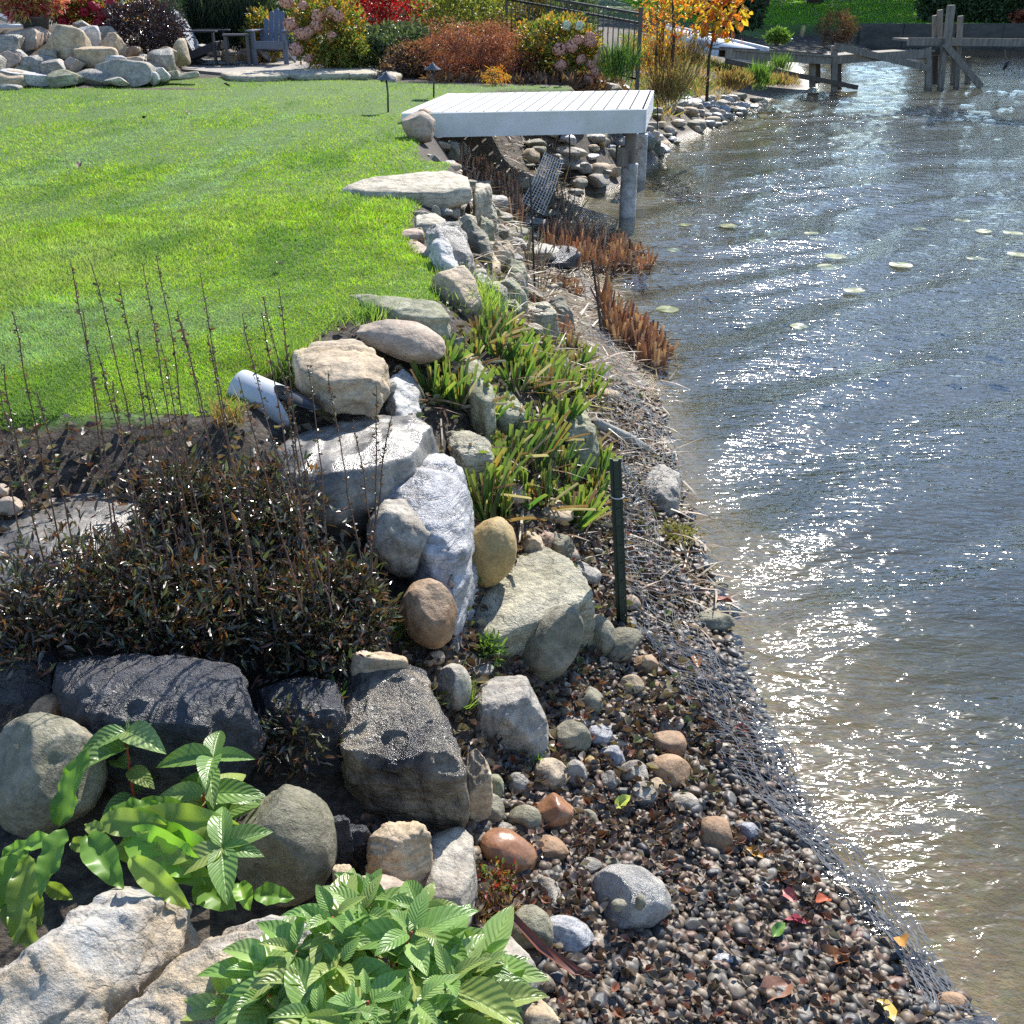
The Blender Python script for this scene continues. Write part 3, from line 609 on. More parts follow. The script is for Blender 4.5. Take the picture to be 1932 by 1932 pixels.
HR('rock', 'small grey wedge rock between two pale slabs near the mesh post', [(760, 980), (835, 1000), (835, 1060), (800, 1060)], .2, 'grey', conv=c4)
HR('rock', 'grey cracked rock left of the dark mossy slab', [(840, 1030), (900, 1015), (935, 1075), (930, 1120), (860, 1110), (815, 1075)], .22, 'granite', conv=c4)
HR('rock', 'dark mossy slab leaning by the thin black mesh post', [(860, 1000), (980, 1015), (1040, 1075), (1000, 1100), (935, 1090)], .22, 'mossy', conv=c4)
HR('rock', 'bushy lichen covered rock above the dark mossy slab', [(930, 930), (1020, 930), (1050, 1000), (960, 1010)], .16, 'mossy', conv=c4)
HR('rock', 'lichen spotted rock among reed stubs above the iris bed', [(960, 1160), (1060, 1120), (1170, 1140), (1200, 1210), (1080, 1230)], .14, 'lichen', conv=c4)
HR('rock', 'dark rock right of the lichen spotted rock near the bent mesh post', [(1140, 1130), (1240, 1120), (1290, 1190), (1220, 1215)], .12, 'olive', conv=c4)
HR('slab', 'long dark greenish slab ending the lawn above the tan boulder', [(100, 1110), (200, 1118), (330, 1165), (540, 1185), (612, 1172), (640, 1230), (540, 1250), (260, 1200)], .3, 'mossy', conv=c4, z=1.2, zb=.9, amp=.5, flare=1.0)
boulder('boulder', 'smooth tan pink boulder resting above the big earthy boulder', 757, 640, 80, 35, 'pink', ang=-17, facets=5, rough=.7, lift=1.0)
HR('boulder', 'large boulder with soil on its flat top beside the lawn above the drain pipe', [(545, 660), (620, 632), (690, 638), (738, 690), (715, 712), (620, 712), (565, 690)], .4, 'tan', z=1.25, zb=1.09, amp=.8, flare=1.03)
HR('stone', 'small orange stone wedged under the big earthy boulder', [(575, 757), (605, 752), (632, 765), (628, 775), (590, 772)], .1, 'yellow', z=1.06, zb=.95, amp=.5)
HR('boulder', 'pale white grey rock face between the earthy boulder and the iris bed', [(742, 692), (778, 705), (806, 765), (790, 790), (740, 775), (722, 735)], .35, 'white', z=1.02, zb=.55, tilt=(-.3, 0))
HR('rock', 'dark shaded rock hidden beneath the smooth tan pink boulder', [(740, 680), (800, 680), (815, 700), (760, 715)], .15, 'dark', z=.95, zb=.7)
HR('slab', 'wide wet grey slab at the drain pipe outlet with thin water film', [(520, 845), (590, 798), (690, 778), (775, 776), (812, 800), (775, 850), (700, 880), (640, 900), (540, 900)], .25, 'slabgrey', z=1.06, zb=.8, amp=.45, round_=1)
HR('rock', 'upturned dark rock fragment with a sharp edge on the wet grey slab', [(725, 880), (760, 835), (778, 850), (770, 880), (735, 905)], .2, 'grey', z=1.0, zb=.7)
HR('boulder', 'tall jagged blue grey boulder, the longest of the bank', [(715, 925), (770, 870), (830, 835), (862, 850), (882, 900), (888, 960), (875, 1030), (855, 1085), (835, 1050), (810, 985), (780, 950)], .5, 'bluegrey', z=.9, zb=.3, amp=.8, tilt=(-.25, .2), flare=1.03, strata=1, round_=1)
boulder('boulder', 'purple grey scaly boulder beside the tall jagged blue grey one', 765, 1012, 60, 66, 'granite', ang=35, facets=12, rough=1.2, lift=1.0, boxy=.2)
boulder('boulder', 'yellow ochre rounded boulder standing on the large lichen slab', 925, 1042, 46, 64, 'yellow', ang=-18, facets=4, rough=.7, lift=.9)
HR('slab', 'large flat cream lichen slab under the ochre boulder', [(965, 1040), (1020, 1016), (1060, 1040), (1095, 1075), (1128, 1118), (1050, 1150), (985, 1180), (915, 1208), (885, 1185), (853, 1132), (920, 1105)], .25, 'lichen', z=.5, zb=.25, amp=.5, flare=.98, round_=1, det=60)
boulder('boulder', 'brown orange rounded boulder left of the lichen slab', 812, 1157, 52, 62, 'brown', facets=7, rough=.8, ang=12, lift=1.1)
boulder('boulder', 'long egg shaped olive boulder leaning in front of the lichen slab', 1036, 1214, 46, 84, 'olive', ang=-32, facets=4, rough=.6, lift=.5)
boulder('boulder', 'round olive grey cobble beside the foot of the green steel post', 1127, 1201, 33, 39, 'olive', ang=10, facets=3, rough=.5)
boulder('boulder', 'dark half shaded rock at the foot of the green steel post', 1165, 1222, 48, 30, 'olive', ang=30, facets=6)
boulder('rock', 'brown rock just right of the green steel post foot under netting', 1215, 1255, 25, 22, 'brown', facets=8)
HR('boulder', 'grey purple flat topped rock with a bright wet sheen on the pebble beach', [(882, 1300), (935, 1270), (990, 1270), (1027, 1298), (1030, 1350), (960, 1345), (890, 1345)], .3, 'grey', z=.42, zb=.1, amp=.6)
boulder('rock', 'speckled green grey oval rock between the black topped boulder and flat topped rock', 856, 1297, 31, 45, 'granite', facets=4, rough=.6)
boulder('rock', 'small dark grey stone above the flat topped rock', 905, 1264, 26, 12, 'grey', facets=6)
HR('boulder', 'huge black topped boulder with tan edges and a long crack', [(645, 1265), (700, 1228), (755, 1232), (800, 1250), (825, 1310), (860, 1390), (880, 1440), (800, 1440), (700, 1430), (640, 1400), (655, 1330)], .45, 'blotch', z=.66, zb=.2, amp=.8, flare=1.0, det=70, tilt=(0, .15))
HR('rock', 'pale tan stone cap on the back edge of the huge black topped boulder', [(650, 1235), (700, 1217), (760, 1222), (770, 1238), (690, 1245)], .3, 'tan', z=.76, zb=.5)
HR('rock', 'tan rock tucked behind the right side of the black topped boulder', [(870, 1410), (900, 1403), (925, 1425), (925, 1450), (885, 1460)], .2, 'tan')
HR('rock', 'split tan brown rock with a rough broken face in front of the black topped boulder', [(705, 1560), (750, 1545), (800, 1545), (820, 1570), (790, 1590), (740, 1610), (690, 1600)], .2, 'tan', amp=1.5, strata=1)
HR('rock', 'wet black stone left of the split tan rock', [(610, 1530), (650, 1528), (660, 1545), (620, 1555)], .2, 'dark', amp=1.5)
HR('rock', 'wet black jagged stone lying flat beside the split tan rock', [(610, 1565), (650, 1555), (700, 1560), (700, 1578), (640, 1590)], .12, 'dark', amp=1.6)
HR('slab', 'grey beige flat slab with a crack behind the smooth rust stone', [(800, 1570), (860, 1545), (890, 1565), (895, 1640), (870, 1700), (800, 1700), (790, 1640)], .12, 'granite', amp=.5)
HR('rock', 'small cream rock between the grey round boulder and the split tan rock', [(628, 1615), (655, 1612), (668, 1640), (640, 1660), (625, 1645)], .2, 'tan')
HR('slab', 'flat cream stone below the split tan rock above the leafy shrub', [(672, 1650), (730, 1640), (780, 1665), (790, 1700), (720, 1720)], .16, 'pink', amp=.7)
boulder('stone', 'smooth rusty orange stone sprinkled with droplets', 958, 1607, 55, 32, 'rust', ang=-28, facets=3, rough=.6)
boulder('stone', 'small smooth brown stone right of the rusty orange one', 1033, 1602, 38, 18, 'brown', facets=3, rough=.5, ang=-8)
HR('rock', 'flat light grey stone on the beach left of the large wet boulder', [(1000, 1650), (1040, 1640), (1060, 1680), (1050, 1710), (1010, 1705)], .04, 'granite', amp=.6)
boulder('boulder', 'large shiny wet boulder with small dark stones lying on it', 1187, 1700, 74, 58, 'wetpale', facets=8, rough=.9, lift=.35, ang=-12)
boulder('stone', 'dark pebble lying on the left of the shiny wet boulder', 1168, 1707, 14, 10, 'olive', y=float(P(1168, 1707, .26)[1]), k=3)
boulder('stone', 'dark upright pebble lying on the right of the shiny wet boulder', 1208, 1703, 10, 15, 'olive', y=float(P(1208, 1703, .26)[1]), k=3)
boulder('boulder', 'round dark olive boulder right of the big leafy shrub', 1000, 1762, 42, 50, 'olive', facets=5)
boulder('rock', 'blue grey rock right of the round dark olive boulder', 1072, 1770, 50, 32, 'bluegrey', facets=8, ang=-20)
boulder('boulder', 'large brown purple boulder half under the leafy shrub at the bottom', 945, 1835, 62, 80, 'granite', facets=5, ang=30, rough=.7)
boulder('boulder', 'tan boulder cut off by the bottom edge of the picture', 1012, 1925, 42, 34, 'tan', facets=6)
boulder('boulder', 'large olive brown round boulder at the left edge, partly behind leaves', 88, 1462, 98, 112, 'olive', facets=4, rough=.7, lift=.6)
boulder('boulder', 'big speckled grey olive round boulder right of the broad leafed plants', 535, 1590, 92, 108, 'olive', facets=5, rough=.7, lift=.6, ang=15)
HR('boulder', 'long cream and grey boulder in the bottom left corner', [(-40, 1850), (120, 1735), (215, 1665), (300, 1650), (355, 1690), (340, 1760), (260, 1840), (150, 1932), (-40, 1990)], .5, 'tangrey', z=.82, zb=.4, amp=.9, flare=1.02, det=70, tilt=(-.3, .1))
HR('boulder', 'long cream boulder beside the corner one, running under the leafy shrub', [(180, 1950), (330, 1810), (430, 1745), (545, 1712), (590, 1740), (560, 1810), (470, 1960), (300, 2020)], .5, 'tangrey', z=.8, zb=.4, amp=.9, det=70, flare=1.02, tilt=(.0, .1))
HR('boulder', 'dark wet boulder with glittering drops under the brown shrubby growth', [(105, 1240), (290, 1222), (450, 1250), (465, 1300), (380, 1350), (200, 1350), (110, 1310)], .35, 'dark', z=.86, zb=.45, amp=.8, det=60)
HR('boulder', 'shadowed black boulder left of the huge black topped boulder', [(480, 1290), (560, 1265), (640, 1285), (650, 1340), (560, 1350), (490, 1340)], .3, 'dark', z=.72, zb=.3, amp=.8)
HR('slab', 'wet reflective slab at the left edge carrying the pipe runoff', [(-60, 900), (60, 840), (200, 830), (300, 850), (260, 960), (160, 1060), (60, 1110), (-60, 1130)], .2, 'slabgrey', z=.98, zb=.75, amp=.25, det=60)
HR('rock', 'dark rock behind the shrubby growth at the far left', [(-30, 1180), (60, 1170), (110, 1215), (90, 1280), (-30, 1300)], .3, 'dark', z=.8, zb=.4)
boulder('stone', 'small round tan stone on the wet slab at the left edge', 18, 955, 22, 17, 'pink', facets=3, rough=.5, lift=1.6)
boulder('stone', 'pale stone half hidden at the left edge behind the round tan stone', 3, 925, 14, 12, 'pink', facets=3, lift=2.0)
boulder('rock', 'small shadowed boulder below the dark wet one at the left', 95, 1350, 36, 36, 'brown', facets=5)
boulder('boulder', 'tan boulder resting on the lawn corner below the path light and platform', 792, 240, 33, 26, 'pink', ang=-28, facets=3, rough=.5, lift=.85)
boulder('boulder', 'smaller brown rock behind the tan boulder at the platform corner', 808, 222, 20, 12, 'brown', ang=-35, facets=3, lift=1.2)
boulder('rock', 'pale block under the left end of the white platform', 838, 276, 16, 9, 'tan', facets=8, boxy=.8, lift=.6)
boulder('rock', 'brown rock on the bank under the left end of the platform', 852, 290, 14, 20, 'olive', facets=6, boxy=.5)
boulder('rock', 'grey rock beneath the platform next to the brown one', 874, 287, 13, 18, 'grey', facets=6, boxy=.5)
# rocks in the iris bed
HR('slab', 'long mossy slab running down through the iris bed', [(830, 205), (940, 190), (1000, 300), (1060, 430), (1045, 470), (960, 420), (870, 290)], .18, 'mossy', conv=c5, amp=.7)
HR('rock', 'mossy grey rock in the middle of the iris bed', [(1010, 500), (1070, 460), (1150, 455), (1210, 510), (1180, 560), (1080, 560)], .14, 'mossy', conv=c5)
HR('rock', 'pale mossy rock right of the mossy grey iris bed rock', [(1210, 540), (1270, 525), (1320, 570), (1330, 620), (1260, 620)], .14, 'mossy', conv=c5)
HR('rock', 'blocky green grey rock at the shore end of the iris bed', [(1340, 530), (1400, 505), (1450, 520), (1500, 600), (1470, 640), (1380, 630)], .16, 'mossy', conv=c5)
HR('slab', 'flat pale stone between the blue grey boulder and the irises', [(850, 615), (960, 610), (1060, 660), (1060, 715), (930, 720), (880, 680)], .16, 'lichen', conv=c5, amp=.6)
HR('rock', 'dark rounded rock in the water edge draped in netting', [(1700, 790), (1790, 750), (1860, 790), (1850, 880), (1790, 900), (1710, 870)], .14, 'grey', conv=c5, z=.16, zb=-.15)
HR('rock', 'brown rock at the lower edge of the iris bed', [(1280, 1040), (1380, 1030), (1420, 1090), (1330, 1110)], .1, 'olive', conv=c5)
HR('rock', 'half buried tan rock right of the ochre boulder', [(1180, 1050), (1260, 1030), (1280, 1090), (1190, 1100)], .1, 'tan', conv=c5)

# ---- repeats: medium beach stones, garden rock pile, shore stones
def ordinal(i):
    if i > 42: return f"{i + 1}th nearest"
    return ['nearest', 'second nearest', 'third nearest', 'fourth nearest', 'fifth nearest', 'sixth nearest', 'seventh nearest', 'eighth nearest', 'ninth nearest', 'tenth nearest', '11th nearest', '12th nearest', '13th nearest', '14th nearest', '15th nearest', '16th nearest', '17th nearest', '18th nearest', '19th nearest', '20th nearest', '21st nearest', '22nd nearest', '23rd nearest', '24th nearest', '25th nearest', '26th nearest', '27th nearest', '28th nearest', '29th nearest', '30th nearest', '31st nearest', '32nd nearest', '33rd nearest', '34th nearest', '35th nearest', '36th nearest', '37th nearest', '38th nearest', '39th nearest', '40th nearest', '41st nearest', '42nd nearest', '43rd nearest'][i]
def ranklabels(objs, desc, land, lp):
    """objs: list of (object, world position, look word)"""
    byl = {}
    for o, p, lk in objs: byl.setdefault(lk, []).append((float(np.linalg.norm(np.array(p)[:2] - np.array(lp)[:2])), o))
    for lk, L in byl.items():
        L.sort(key=lambda t: t[0])
        for i, (d, o) in enumerate(L): o['label'] = f"{lk} {desc}, {ordinal(i)} {'one' if 'pad' in desc else 'of its colour'} to {land}"
beach = []
for (x, y, rx, ry, mt, lk) in [(1220, 710, 80, 75, 'olive', 'brown'), (1305, 550, 55, 60, 'olive', 'brown'), (1390, 790, 68, 44, 'bluegrey', 'blue grey'), (1300, 812, 38, 35, 'yellow', 'yellowish'),
    (1010, 835, 42, 25, 'olive', 'brown'), (1130, 860, 75, 62, 'tan', 'tan'), (1490, 860, 60, 55, 'granite', 'speckled'), (1640, 740, 70, 62, 'brown', 'red brown'), (1650, 850, 90, 62, 'brown', 'red brown'),
    (1530, 950, 60, 50, 'granite', 'speckled'), (1700, 985, 60, 38, 'granite', 'speckled'), (1640, 650, 60, 28, 'granite', 'speckled'), (1150, 1030, 75, 80, 'rust', 'rusty'), (1020, 1060, 70, 58, 'olive', 'brown'),
    (1290, 1055, 42, 40, 'olive', 'brown'), (1430, 620, 30, 22, 'granite', 'speckled'), (1430, 735, 36, 25, 'pink', 'pinkish'), (1380, 890, 35, 45, 'grey', 'grey'), (1240, 640, 70, 28, 'grey', 'grey'),
    (1330, 690, 60, 50, 'bluegrey', 'blue grey'), (1590, 920, 55, 35, 'tan', 'tan'), (1270, 610, 28, 28, 'grey', 'grey'), (1480, 480, 50, 45, 'tan', 'tan'), (1590, 490, 28, 26, 'brown', 'red brown'),
    (985, 900, 50, 45, 'grey', 'grey'), (885, 920, 45, 60, 'mossy', 'mossy'), (860, 1010, 70, 60, 'olive', 'brown'), (1240, 860, 45, 60, 'grey', 'grey'), (1190, 590, 30, 26, 'olive', 'brown'), (1290, 1260, 60, 30, 'grey', 'grey'),
    (1380, 1250, 45, 35, 'olive', 'brown'), (640, 360, 38, 30, 'tan', 'tan'), (605, 382, 22, 20, 'brown', 'red brown'), (930, 1100, 45, 26, 'grey', 'grey'), (1265, 985, 60, 25, 'pink', 'pinkish')]:
    o = boulder('beach_stone', '', x, y, rx, ry, mt, facets=rnd.choice((3, 5, 8)), rough=.8, conv=c2, k=4, ang=rnd.uniform(-15, 15), group='larger stones among the beach pebbles', cat='stone')
    beach.append((o, ROCKS[-1][1], lk))
for (x, y, rx, ry, mt, lk) in [(400, 1190, 75, 65, 'brown', 'red brown'), (520, 1180, 45, 42, 'bluegrey', 'blue grey'), (575, 1395, 40, 22, 'bluegrey', 'blue grey'), (215, 1570, 30, 28, 'grey', 'grey'), (430, 1690, 45, 28, 'bluegrey', 'blue grey'), (390, 350, 70, 35, 'olive', 'brown'),
    (460, 300, 45, 20, 'grey', 'grey'), (405, 215, 40, 16, 'olive', 'brown'), (1330, 1850, 60, 35, 'brown', 'red brown')]:
    o = boulder('beach_stone', '', x, y, rx, ry, mt, facets=rnd.choice((3, 5, 8)), rough=.8, conv=c3, k=4, ang=rnd.uniform(-15, 15), group='larger stones among the beach pebbles', cat='stone')
    beach.append((o, ROCKS[-1][1], lk))
ranklabels(beach, 'beach stone', 'the shiny wet boulder', P(1187, 1700, .1))
pile = []
PL = [(170, 270, 128, 88, 'pink', 17.9), (395, 285, 105, 100, 'tan', 17.6), (520, 240, 75, 65, 'white', 18.1), (490, 165, 50, 35, 'grey', 18.6), (610, 205, 72, 40, 'grey', 18.6), (665, 285, 68, 66, 'tan', 18.0),
 (575, 350, 100, 62, 'tan', 17.3), (440, 385, 55, 38, 'pink', 17.0), (40, 275, 85, 50, 'grey', 17.4), (45, 365, 62, 55, 'pink', 17.0), (230, 385, 85, 48, 'grey', 17.0), (330, 405, 70, 42, 'grey', 16.9), (90, 330, 80, 35, 'grey', 17.3),
 (740, 430, 145, 62, 'granite', 16.9), (400, 465, 90, 42, 'mossy', 16.5), (200, 470, 165, 44, 'white', 16.6), (60, 478, 85, 50, 'tan', 16.4), (950, 360, 72, 56, 'grey', 17.6), (1070, 310, 46, 58, 'tan', 18.2), (1000, 330, 50, 46, 'tan', 18.0),
 (930, 440, 56, 34, 'white', 17.1), (900, 465, 38, 36, 'white', 16.9), (840, 355, 36, 25, 'grey', 18.0), (770, 320, 55, 35, 'brown', 18.2), (780, 375, 62, 34, 'tan', 17.5), (890, 400, 52, 26, 'grey', 17.4), (560, 455, 125, 34, 'grey', 16.7),
 (690, 480, 60, 20, 'flag', 16.5), (1020, 445, 52, 22, 'mossy', 17.3), (1110, 445, 62, 15, 'flag', 17.3), (50, 528, 62, 26, 'grey', 16.0), (290, 350, 45, 45, 'grey', 17.3), (160, 420, 60, 25, 'mossy', 16.9), (690, 365, 60, 30, 'white', 17.3),
 (-60, 400, 80, 70, 'grey', 16.8), (-50, 500, 70, 50, 'tan', 16.3), (550, 235, 60, 40, 'pink', 18.3), (1240, 300, 60, 28, 'grey', 20.6), (1360, 330, 50, 30, 'pink', 20.8), (1480, 325, 60, 28, 'brown', 21.2)]
look = {'pink': 'pinkish', 'tan': 'tan', 'white': 'whitish', 'grey': 'grey', 'granite': 'speckled', 'mossy': 'mossy', 'brown': 'brown', 'flag': 'flat beige'}
for (x, y, rx, ry, mt, yy) in PL:
    o = boulder('garden_rock', '', x, y, rx * 1.1, ry * 1.18, mt, facets=9, rough=.9, conv=c1, k=4, y=yy, group='rocks piled in the garden wall', cat='rock', boxy=.5, ang=rnd.uniform(-8, 8))
    pile.append((o, ROCKS[-1][1], look[mt]))
ranklabels(pile, 'garden pile rock', 'the side facing chair', PY(395, 110, 19.5))
# soil mound carrying the pile
mb = []
for i, (x0, x1, y0, y1, zt) in enumerate([(-12, -5.2, 17.0, 19.5, 1.9)]):
    xx, yy = np.meshgrid(np.linspace(-13, -4.4, 50), np.linspace(15.9, 21.5, 40)); xx, yy = xx.ravel(), yy.ravel()
    hh = np.clip((yy - 16.2) / 2.2, 0, 1) * np.clip((-5.7 - xx) / 1.2, 0, 1) * .75
    zz = 1.17 + hh + .04 * vn(np.stack([xx * 3, yy * 3, xx * 0], 1), 3); idx = np.arange(2000).reshape(40, 50)
    F = np.stack([idx[:-1, :-1].ravel(), idx[:-1, 1:].ravel(), idx[1:, 1:].ravel(), idx[1:, :-1].ravel()], 1)
    soilm = simple('garden_soil', (.1, .075, .05), .95, 0, .5, 12, .6)
    tag(link('garden_mound', mesh('garden_mound', np.stack([xx, yy, zz], 1), F, soilm, True)), kind='structure')
shore = []; Cc0 = P(1229, 170, 1.3)
for i in range(150):
    t = rng.uniform(); yy = 14.6 + 12.5 * t ** 1.25
    xw = np.interp(yy, [12, 14.5, 16.5, 19, 25, 31], [.7, 1.0, 1.8, 2.6, 5.3, 8.7]); off = rng.uniform(-.85, .1)
    x = xw + off; r = rng.uniform(.07, .17); V, F = rockshape(3, 900 + i, 7, .9, .3)
    r3 = r * np.array((rng.uniform(1, 1.6), rng.uniform(.8, 1.1), rng.uniform(.45, .75)))
    mt, lk = [('grey', 'grey'), ('olive', 'brown'), ('tan', 'tan'), ('bluegrey', 'blue grey'), ('granite', 'speckled')][i % 5]
    o = link('shore_stone', mesh('shore_stone', V * r3, F, RM[mt], True), None, (x, yy, gz(x, yy) + r3[2] * .45)); o.rotation_euler.z = rng.uniform(0, 6)
    tag(o, 'x', 'stone', 'stones lining the bank behind the platform'); shore.append((o, (x, yy, 0), lk))
ranklabels(shore, 'shore stone behind the platform', 'its far corner', Cc0)
under = []
for i in range(26):   # under platform
    yy = rng.uniform(9.6, 16); xw = np.interp(yy, [9.2, 12, 14.5, 16.5], [.9, .7, 1.0, 1.8]); x = xw - rng.uniform(.1, 1.3); r = rng.uniform(.06, .24)
    V, F = rockshape(3, 1900 + i, 10, .9, .5); r3 = r * np.array((rng.uniform(1.2, 2), 1.2, rng.uniform(.3, .5)))
    mt = ['grey', 'olive', 'dark', 'granite'][i % 4]
    o = link('bank_stone', mesh('bank_stone', V * r3, F, RM[mt], True), None, (x, yy, gz(x, yy) + r3[2] * .4)); o.rotation_euler.z = rng.uniform(0, 6)
    tag(o, 'x', 'stone', 'stones on the bank under the platform'); under.append((o, (x, yy, 0), ['grey', 'brown', 'black', 'speckled'][i % 4]))

ranklabels(under, 'stone shaded by the platform', 'the near piling', P(1183, 412, 0))
# pebbles
def pebmat(name, cols, rough=.52):
    m, nt, b = newmat(name); g = N(nt, 'ShaderNodeNewGeometry'); oi = N(nt, 'ShaderNodeObjectInfo')
    r = ramp(nt, [(i / len(cols), c) for i, c in enumerate(cols)], 'CONSTANT')
    nt.links.new(mth(nt, 'FRACT', mth(nt, 'ADD', g.outputs['Random Per Island'], oi.outputs['Random'])), r.inputs[0])
    tc = N(nt, 'ShaderNodeTexCoord'); n = N(nt, 'ShaderNodeTexNoise'); n.inputs['Scale'].default_value = 60; n.inputs['Detail'].default_value = 5; nt.links.new(tc.outputs['Object'], n.inputs['Vector'])
    rr = ramp(nt, [(.35, (.6, .6, .6)), (.65, (1.25, 1.25, 1.25))]); nt.links.new(n.outputs[0], rr.inputs[0])
    nt.links.new(mix(nt, 1.0, r.outputs[0], rr.outputs[0], 'MULTIPLY'), b.inputs['Base Color']); b.inputs['Roughness'].default_value = rough; b.inputs['Specular IOR Level'].default_value = .4
    bp = N(nt, 'ShaderNodeBump'); bp.inputs['Strength'].default_value = .3; bp.inputs['Distance'].default_value = .004; nt.links.new(n.outputs[0], bp.inputs['Height']); nt.links.new(bp.outputs[0], b.inputs['Normal'])
    return m
m_peb = pebmat('river_pebbles', [(.1, .066, .042), (.14, .105, .07), (.055, .05, .045), (.17, .12, .075), (.14, .125, .1), (.045, .043, .045), (.11, .075, .05), (.08, .07, .06), (.27, .21, .15), (.12, .075, .05), (.07, .05, .035), (.09, .08, .07)])
def on_beach(x, y): 
    z = H0(x, y); return (z < .34) & (z > -.03) & (y < 6.5)
def pebpos(n, y0=1.3, y1=6.5):
    y = 1 / rng.uniform(1 / y1, 1 / y0, n); x = rng.uniform(-.42, 1.7, n) * 1.0; k = on_beach(x, y); return x[k], y[k]
x, y = pebpos(38000); n = len(x)
nearf = np.clip((3.3 - y) / .8, 0, 1)
r = rng.uniform(.0075, .0165, n) * rng.choice([.6, .8, 1, 1, 1.3, 1.6], n)
tvs = [rockshape(2, 300 + i, (5, 9, 14, 6, 18, 11)[i], 1.5, (0, .3, .5, 0, .6, .2)[i]) for i in range(6)]
Vs, Fs, off0 = [], [], 0
for i in range(6):
    s_ = slice(i, n, 6); xx, yy, rr_ = x[s_], y[s_], r[s_]; m_ = len(xx)
    a = rng.uniform(0, 2 * math.pi, m_); sc3 = np.stack([rr_ * rng.uniform(.9, 1.6, m_), rr_ * rng.uniform(.8, 1.1, m_), rr_ * rng.uniform(.45, .85, m_)], 1)
    M = frames(np.stack([np.cos(a), np.sin(a), rng.uniform(-.4, .4, m_)], 1), np.tile((0, 0, 1.), (m_, 1)), sc3)
    V, F, _ = scatter(tvs[i][0], tvs[i][1], M, np.stack([xx, yy, H(xx, yy) + rng.uniform(-.003, .02, m_)], 1)); Vs.append(V); Fs.append(F + off0); off0 += len(V)
tag(link('gravel', mesh('gravel', np.concatenate(Vs), np.concatenate(Fs), m_peb, True)), label='brown and grey river pebbles covering the beach', cat='gravel', kind='stuff')
protos = []
PC = [('brown', (.13, .085, .055)), ('cream', (.28, .23, .17)), ('dark grey', (.055, .055, .058)), ('grey', (.14, .13, .115)), ('reddish', (.17, .09, .06)), ('tan', (.19, .135, .085))]
PM = [simple('pebble_' + n_.replace(' ', '_'), c_, .4, 0, .4, 45, .2) for n_, c_ in PC]
for i in range(12):
    V, F = rockshape(3, 500 + i, 4, .8); protos.append(mesh('pebble', V * np.array((1.2, .9, .62)), F, PM[i % 6], True))
cnt = 0
while cnt < 260:
    yy = 1 / rng.uniform(1 / 4.5, 1 / 1.75); xx = rng.uniform(.0, 1.3)
    if not on_beach(np.array([xx]), np.array([yy]))[0] or gz(xx, yy) < -.02: continue
    o = bpy.data.objects.new('pebble', protos[cnt % 12]); col.objects.link(o); s = rng.uniform(.017, .03)
    o.location = (xx, yy, gz(xx, yy) + .017); o.rotation_euler = (rng.uniform(-.3, .3), rng.uniform(-.3, .3), rng.uniform(0, 6)); o.scale = (s, s, s)
    wb_ = P(1187, 1700, .1); zone = 'close around the shiny wet boulder' if math.hypot(xx - wb_[0], yy - wb_[1]) < .3 else 'at the netting by the waterline' if gz(xx, yy) < .05 else 'on the bottom part of the beach' if yy < 2.3 else 'on the upper beach below the egg shaped boulder' if yy > 3 else 'on the middle of the beach'
    tag(o, f'larger {PC[cnt % 6][0]} river pebble {zone}', 'pebble', 'larger pebbles on the beach'); cnt += 1

# ------------------------------------------------------------------ white platform
PZ = 1.3
A = P(757, 213, PZ); B = P(1214, 205, PZ); Cc = P(1229, 170, PZ); D = A + (Cc - B) * .98; D = np.array((D[0], D[1], PZ))
plat = empty('dock_platform', (A + B + Cc + D) / 4 - [0, 0, PZ - 0], 'white platform with boards across it and deep white fascia reaching over the water on pilings', 'dock')
base = np.array(plat.location)
m = MB(); nb = 18
for i in range(nb):
    f0, f1 = i / nb, (i + 1) / nb - .0085
    q = [A + (B - A) * f0, A + (B - A) * f1, D + (Cc - D) * f1, D + (Cc - D) * f0]
    V = [p + [0, 0, rnd.uniform(-.0015, .0015)] for p in q] + [p - [0, 0, .028] for p in q]
    m.add(np.array(V) - base, [(0, 1, 2, 3), (7, 6, 5, 4), (0, 4, 5, 1), (1, 5, 6, 2), (2, 6, 7, 3), (3, 7, 4, 0)])
m.build('deck_boards', white_deck, plat)
fh = .25
def wallbox(a, b, ztop, h, t, off=0):
    d = (b - a) / np.linalg.norm(b - a); nrm = np.array((d[1], -d[0], 0)); mm = MB()
    a0 = a + nrm * off; b0 = b + nrm * off
    V = []
    for p in (a0, b0, b0 + nrm * t, a0 + nrm * t): V += [(p[0], p[1], ztop), (p[0], p[1], ztop - h)]
    mm.add(np.array(V) - base, [(0, 1, 3, 2), (2, 3, 5, 4), (4, 5, 7, 6), (6, 7, 1, 0), (0, 2, 4, 6), (1, 7, 5, 3)])
    return mm
fas_stain = simple('stained_white_fascia', (.74, .74, .73), .5, 0, .25, 3, .05, c2=(.6, .61, .54))
wallbox(A, B, PZ - .006, fh, .035, .0).build('fascia', fas_stain, plat)
wallbox(B, Cc, PZ - .006, fh, .035, .002).build('fascia', white_paint, plat)
wallbox(Cc, D, PZ - .006, fh, .035, .0).build('fascia', white_paint, plat)
m = MB()
for f in (.03, .27, .5, .73, .955):
    a = A + (D - A) * f + (B - A) * .01; b_ = B + (Cc - B) * f - (B - A) * .01
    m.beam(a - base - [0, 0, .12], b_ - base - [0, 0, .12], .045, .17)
m.build('joists', wood_dark, plat)
